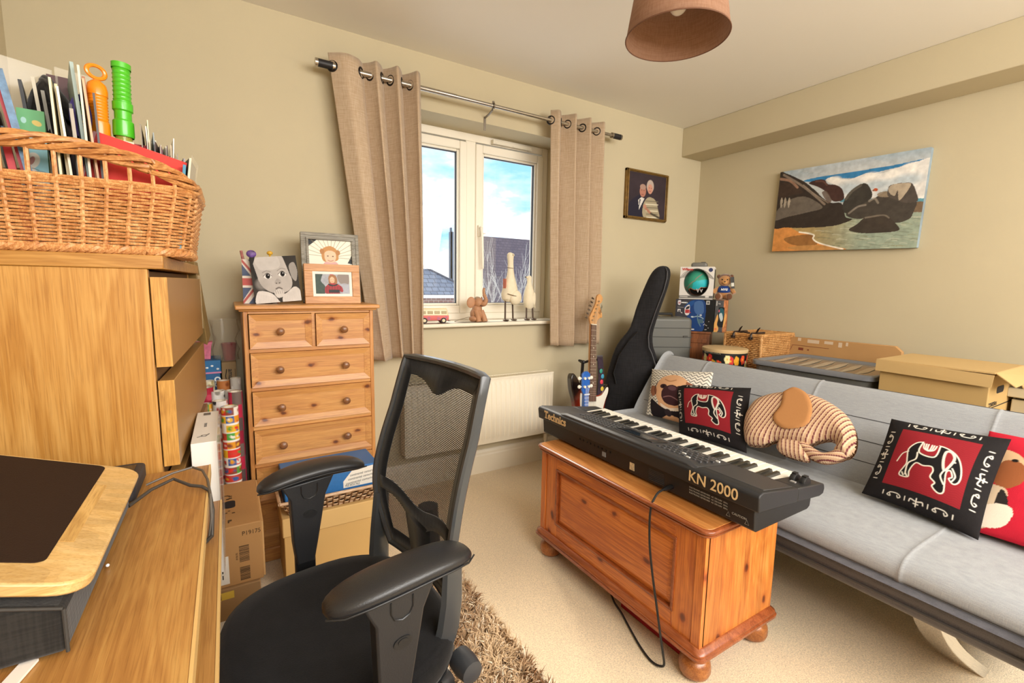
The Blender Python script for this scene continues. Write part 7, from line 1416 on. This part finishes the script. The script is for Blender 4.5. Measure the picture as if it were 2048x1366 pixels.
m = MB(); m.add([(2.61, ly0, .862), (3.0, ly0, .862), (3.0, ly0 - .06, .825), (2.61, ly0 - .06, .815)], [[0, 1, 2, 3]]); m.add([(2.86, ly0 - .005, .84), (3.0, ly0 - .005, .84), (2.99, ly0 - .03, .775), (2.90, ly0 - .03, .775)], [[0, 1, 2, 3]]); obj('end_flap', m, pm('archive_lid', 'c0a06a'), ab, world=True, solid=.003, smooth=False)
m = MB(); m.prism([(x, z) for x, z in rr2(2.72, 2.82, .765, .795, .014)], .5472, .549, 'y'); obj('hand_hole', m, pm('hole_dark', '1d1c20', .8), ab, world=True); m = MB().box(2.63, 2.99, .5468, .548, .708, .712).box(2.63, 2.72, .5468, .548, .73, .733).box(2.63, 2.66, .5468, .548, .69, .694); text(m, 'CONTENTS', .02, frame((2.64, .5474, .716), (1, 0, 0), y=(0, 0, 1))); obj('printed_lines', m, BLACK, ab, world=True)
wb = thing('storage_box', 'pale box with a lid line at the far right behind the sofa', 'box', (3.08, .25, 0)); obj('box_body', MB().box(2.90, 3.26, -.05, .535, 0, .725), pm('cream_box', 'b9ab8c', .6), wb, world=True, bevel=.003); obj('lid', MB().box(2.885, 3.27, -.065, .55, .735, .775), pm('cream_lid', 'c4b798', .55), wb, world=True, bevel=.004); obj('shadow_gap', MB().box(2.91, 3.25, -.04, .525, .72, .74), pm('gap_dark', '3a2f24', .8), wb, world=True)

# ================================================================= on the window sill
v = thing('camper_van', 'small pink and cream toy camper van on the window sill', 'toy van', (1.01, 2.52, .958), -.18); PK = pm('pink_paint', 'd9706e', .35); CRM = pm('cream_paint', 'ded2ae', .35)
def vsec(x, k): return [(x, y * k, z) for y, z in ((-.036, .016), (-.040, .03), (-.040, .046), (.040, .046), (.040, .03), (.036, .016))]
obj('lower_body', MB().loft([vsec(-.088, .8), vsec(-.082, 1), vsec(.082, 1), vsec(.088, .85)]), PK, v, bevel=.003)
m = MB(); m.loft([[(x * a, y * b_, z) for x, y in rr2(-.086, .086, -.0395, .0395, .012)] for z, a, b_ in ((.046, 1, 1), (.05, 1, 1), (.074, .94, .92), (.084, .90, .86), (.090, .82, .72))]); cb_ = obj('cabin', m, CRM, v); m = MB()
for x in (-.062, -.022, .018, .058): m.box(x - .016, x + .016, -.0395, -.034, .053, .071)
obj('side_windows', m, pm('van_window', 'b5a987', .2), cb_, bevel=.002); obj('windscreen', MB().box(-.0875, -.078, -.028, .028, .053, .070), pm('van_window', 'b5a987', .2), cb_, bevel=.002)
for x in (-.055, .055):
    for y in (-.036, .036): wo = obj('wheel', MB().lathe([(.004, -.006), (.0165, -.006), (.0165, .006), (.004, .006)], 18, Matrix.Translation((x, y, .0165)) @ Matrix.Rotation(PI / 2, 4, 'X')), pm('tyre', '3a302c', .7), v); obj('hub', MB().lathe([(0, -.0075), (.009, -.007), (.009, .007), (0, .0075)], 14, Matrix.Translation((x, y, .0165)) @ Matrix.Rotation(PI / 2, 4, 'X'), cap=False), CRM, wo)
obj('bumper', MB().box(-.096, -.086, -.038, .038, .012, .020).box(.086, .096, -.038, .038, .012, .020), pm('bumper_grey', '8d857a', .4), v, bevel=.002); m = MB()
for x, z, r_ in ((-.03, .030, .010), (.025, .028, .009), (.07, .034, .007)): m.tube([(x, -.0405, z), (x, -.0395, z)], r_, 10)
obj('flower_print', m, pm('mauve_print', 'b0607c', .5), v)
CL = pm('terracotta_clay', 'b0805c', .6, var=(30, .08), bump=(60, .2)); el = thing('elephant_figurine', 'brown sitting elephant figurine with its trunk raised on the sill', 'figurine', (1.30, 2.53, .958), .35)
obj('body', MB().ball((0, 0, .045), .042, .038, .045, 20, 14).ball((0, -.004, .075), .032, .03, .034), CL, el)
for s_ in (-1, 1): obj('leg', MB().tube([(s_ * .022, -.018, .065), (s_ * .026, -.036, .03), (s_ * .027, -.044, .0)], [.017, .016, .019], 12), CL, el); obj('leg', MB().ball((s_ * .040, -.008, .018), .018, .03, .018), CL, el)
hdE = obj('head', MB().ball((.004, -.012, .115), .033, .031, .032, 20, 14), CL, el); obj('trunk', MB().tube(smooth([(.010, -.036, .108), (.018, -.052, .115), (.022, -.054, .14), (.018, -.044, .168), (.020, -.040, .195), (.022, -.044, .205)]), [.017] * 6 + [.015] * 6 + [.011] * 6 + [.0085] * 6 + [.0075] * 6 + [.008], 12), CL, hdE)
for s_ in (-1, 1): obj('ear', MB().ball((0, 0, 0), .027, .006, .034, 16, 10, Matrix.Translation((s_ * .048, .002, .118)) @ Matrix.Rotation(s_ * .5, 4, 'Z') @ Matrix.Rotation(-s_ * .15, 4, 'Y')), CL, hdE)
obj('brow_cap', MB().ball((.002, -.004, .143), .02, .018, .010), pm('grey_clay', '9c8468', .6), hdE); obj('mouth', MB().tube([(-.012, -.042, .102), (.004, -.047, .097), (.028, -.040, .103)], .0022, 6), pm('dark_line', '5a3d2c', .8), hdE)
single('trailing_lead', MB().tube(smooth([(1.265, 2.55, .985), (1.22, 2.56, .975), (1.16, 2.545, .9605), (1.20, 2.50, .9595), (1.26, 2.50, .9595)]), .0016, 6), pm('thin_lead', '6d6250', .6), 'thin wire trailing from the elephant figurine on the sill', 'wire')
PALE = pm('whitewashed_wood', 'e2d6ba', .7, var=(25, .08), bump=(60, .3)); DKL = pm('dark_foot_wood', '4f3c2c', .6)
def duck(label, x, y, h, s, face, tall):
    d = thing('wooden_duck', label, 'duck ornament', (x, y, .958), face)
    if tall:
        pr = [(.004, .118), (.028, .122), (.046, .14), (.052, .17), (.045, .21), (.034, .25), (.024, .285), (.019, .32), (.0175, .36), (.019, .385), (.021, .40), (.019, .418), (.010, .428), (.002, .43)]
        m = MB(); rg = []
        for r_, z in pr: cx_ = .012 * math.sin((z - .12) * 9); rg.append([(cx_ + r_ * math.cos(a) * 1.12, r_ * math.sin(a) * .95, z) for a in [2 * PI * i / 20 for i in range(20)]])
        b_ = obj('body', m.loft(rg), PALE, d); m = MB(); m.ball((.0, -.034, .150), .05, .03, .048, 18, 12, Matrix.Rotation(.15, 4, 'Y')); obj('breast', m, PALE, d); obj('breast_line', MB().tube([(-.046, -.032, .172), (-.02, -.058, .162), (.02, -.060, .154), (.046, -.034, .158)], .0022, 6), pm('wood_line', '6b5238', .8), d)
        hd_ = obj('beak', MB().ball((.018, -.002, .414), .022, .012, .012), PALE, d); obj('eye', MB().ball((.012, -.019, .414), .003), DKL, hd_); obj('collar_line', MB().torus(.0195, .0014, Matrix.Translation((.008, 0, .335)) @ Matrix.Rotation(.2, 4, 'X')), pm('wood_line', '6b5238', .8), d); obj('red_tab', MB().box(-.043, -.037, -.012, .012, .205, .265), pm('red_tab', 'b86a54', .6), d); lz, lx = .13, .036
    else:
        pr = [(.003, .072), (.02, .075), (.034, .09), (.040, .12), (.038, .155), (.032, .19), (.024, .215), (.017, .235), (.015, .25), (.017, .265), (.0165, .278), (.009, .288), (.002, .29)]; m = MB(); rg = []
        for r_, z in pr: rg.append([(r_ * math.cos(a) - .006 + .02 * max(0, .2 - z), r_ * math.sin(a) * .92, z) for a in [2 * PI * i / 20 for i in range(20)]])
        obj('body', m.loft(rg), PALE, d); b_ = obj('beak', MB().tube([(-.012, 0, .272), (-.030, 0, .279), (-.038, 0, .28)], [.010, .006, .003], 8), PALE, d); obj('beak_tip', MB().ball((-.036, 0, .279), .005), DKL, b_); obj('tail', MB().tube([(.028, 0, .11), (.044, 0, .085), (.05, 0, .075)], [.014, .008, .002], 8), PALE, d); obj('wing', MB().ball((.012, -.033, .14), .014, .006, .042, 12, 10, Matrix.Translation((0, 0, 0))), PALE, d); lz, lx = .085, .028
    for q in (-1, 1): lo = obj('leg', MB().tube([(q * lx, -.004, 0.006), (q * lx * .9, 0, lz)], .0055, 8), DKL, d); obj('foot', MB().ball((q * lx, -.012, .006), .020, .022, .006, 14, 8), DKL, lo)
duck('tall whitewashed wooden duck with a long upright neck on the sill', 1.525, 2.52, .43, 1, .25, True)
duck('smaller whitewashed wooden duck by the right curtain', 1.69, 2.53, .29, 1, .1, False)
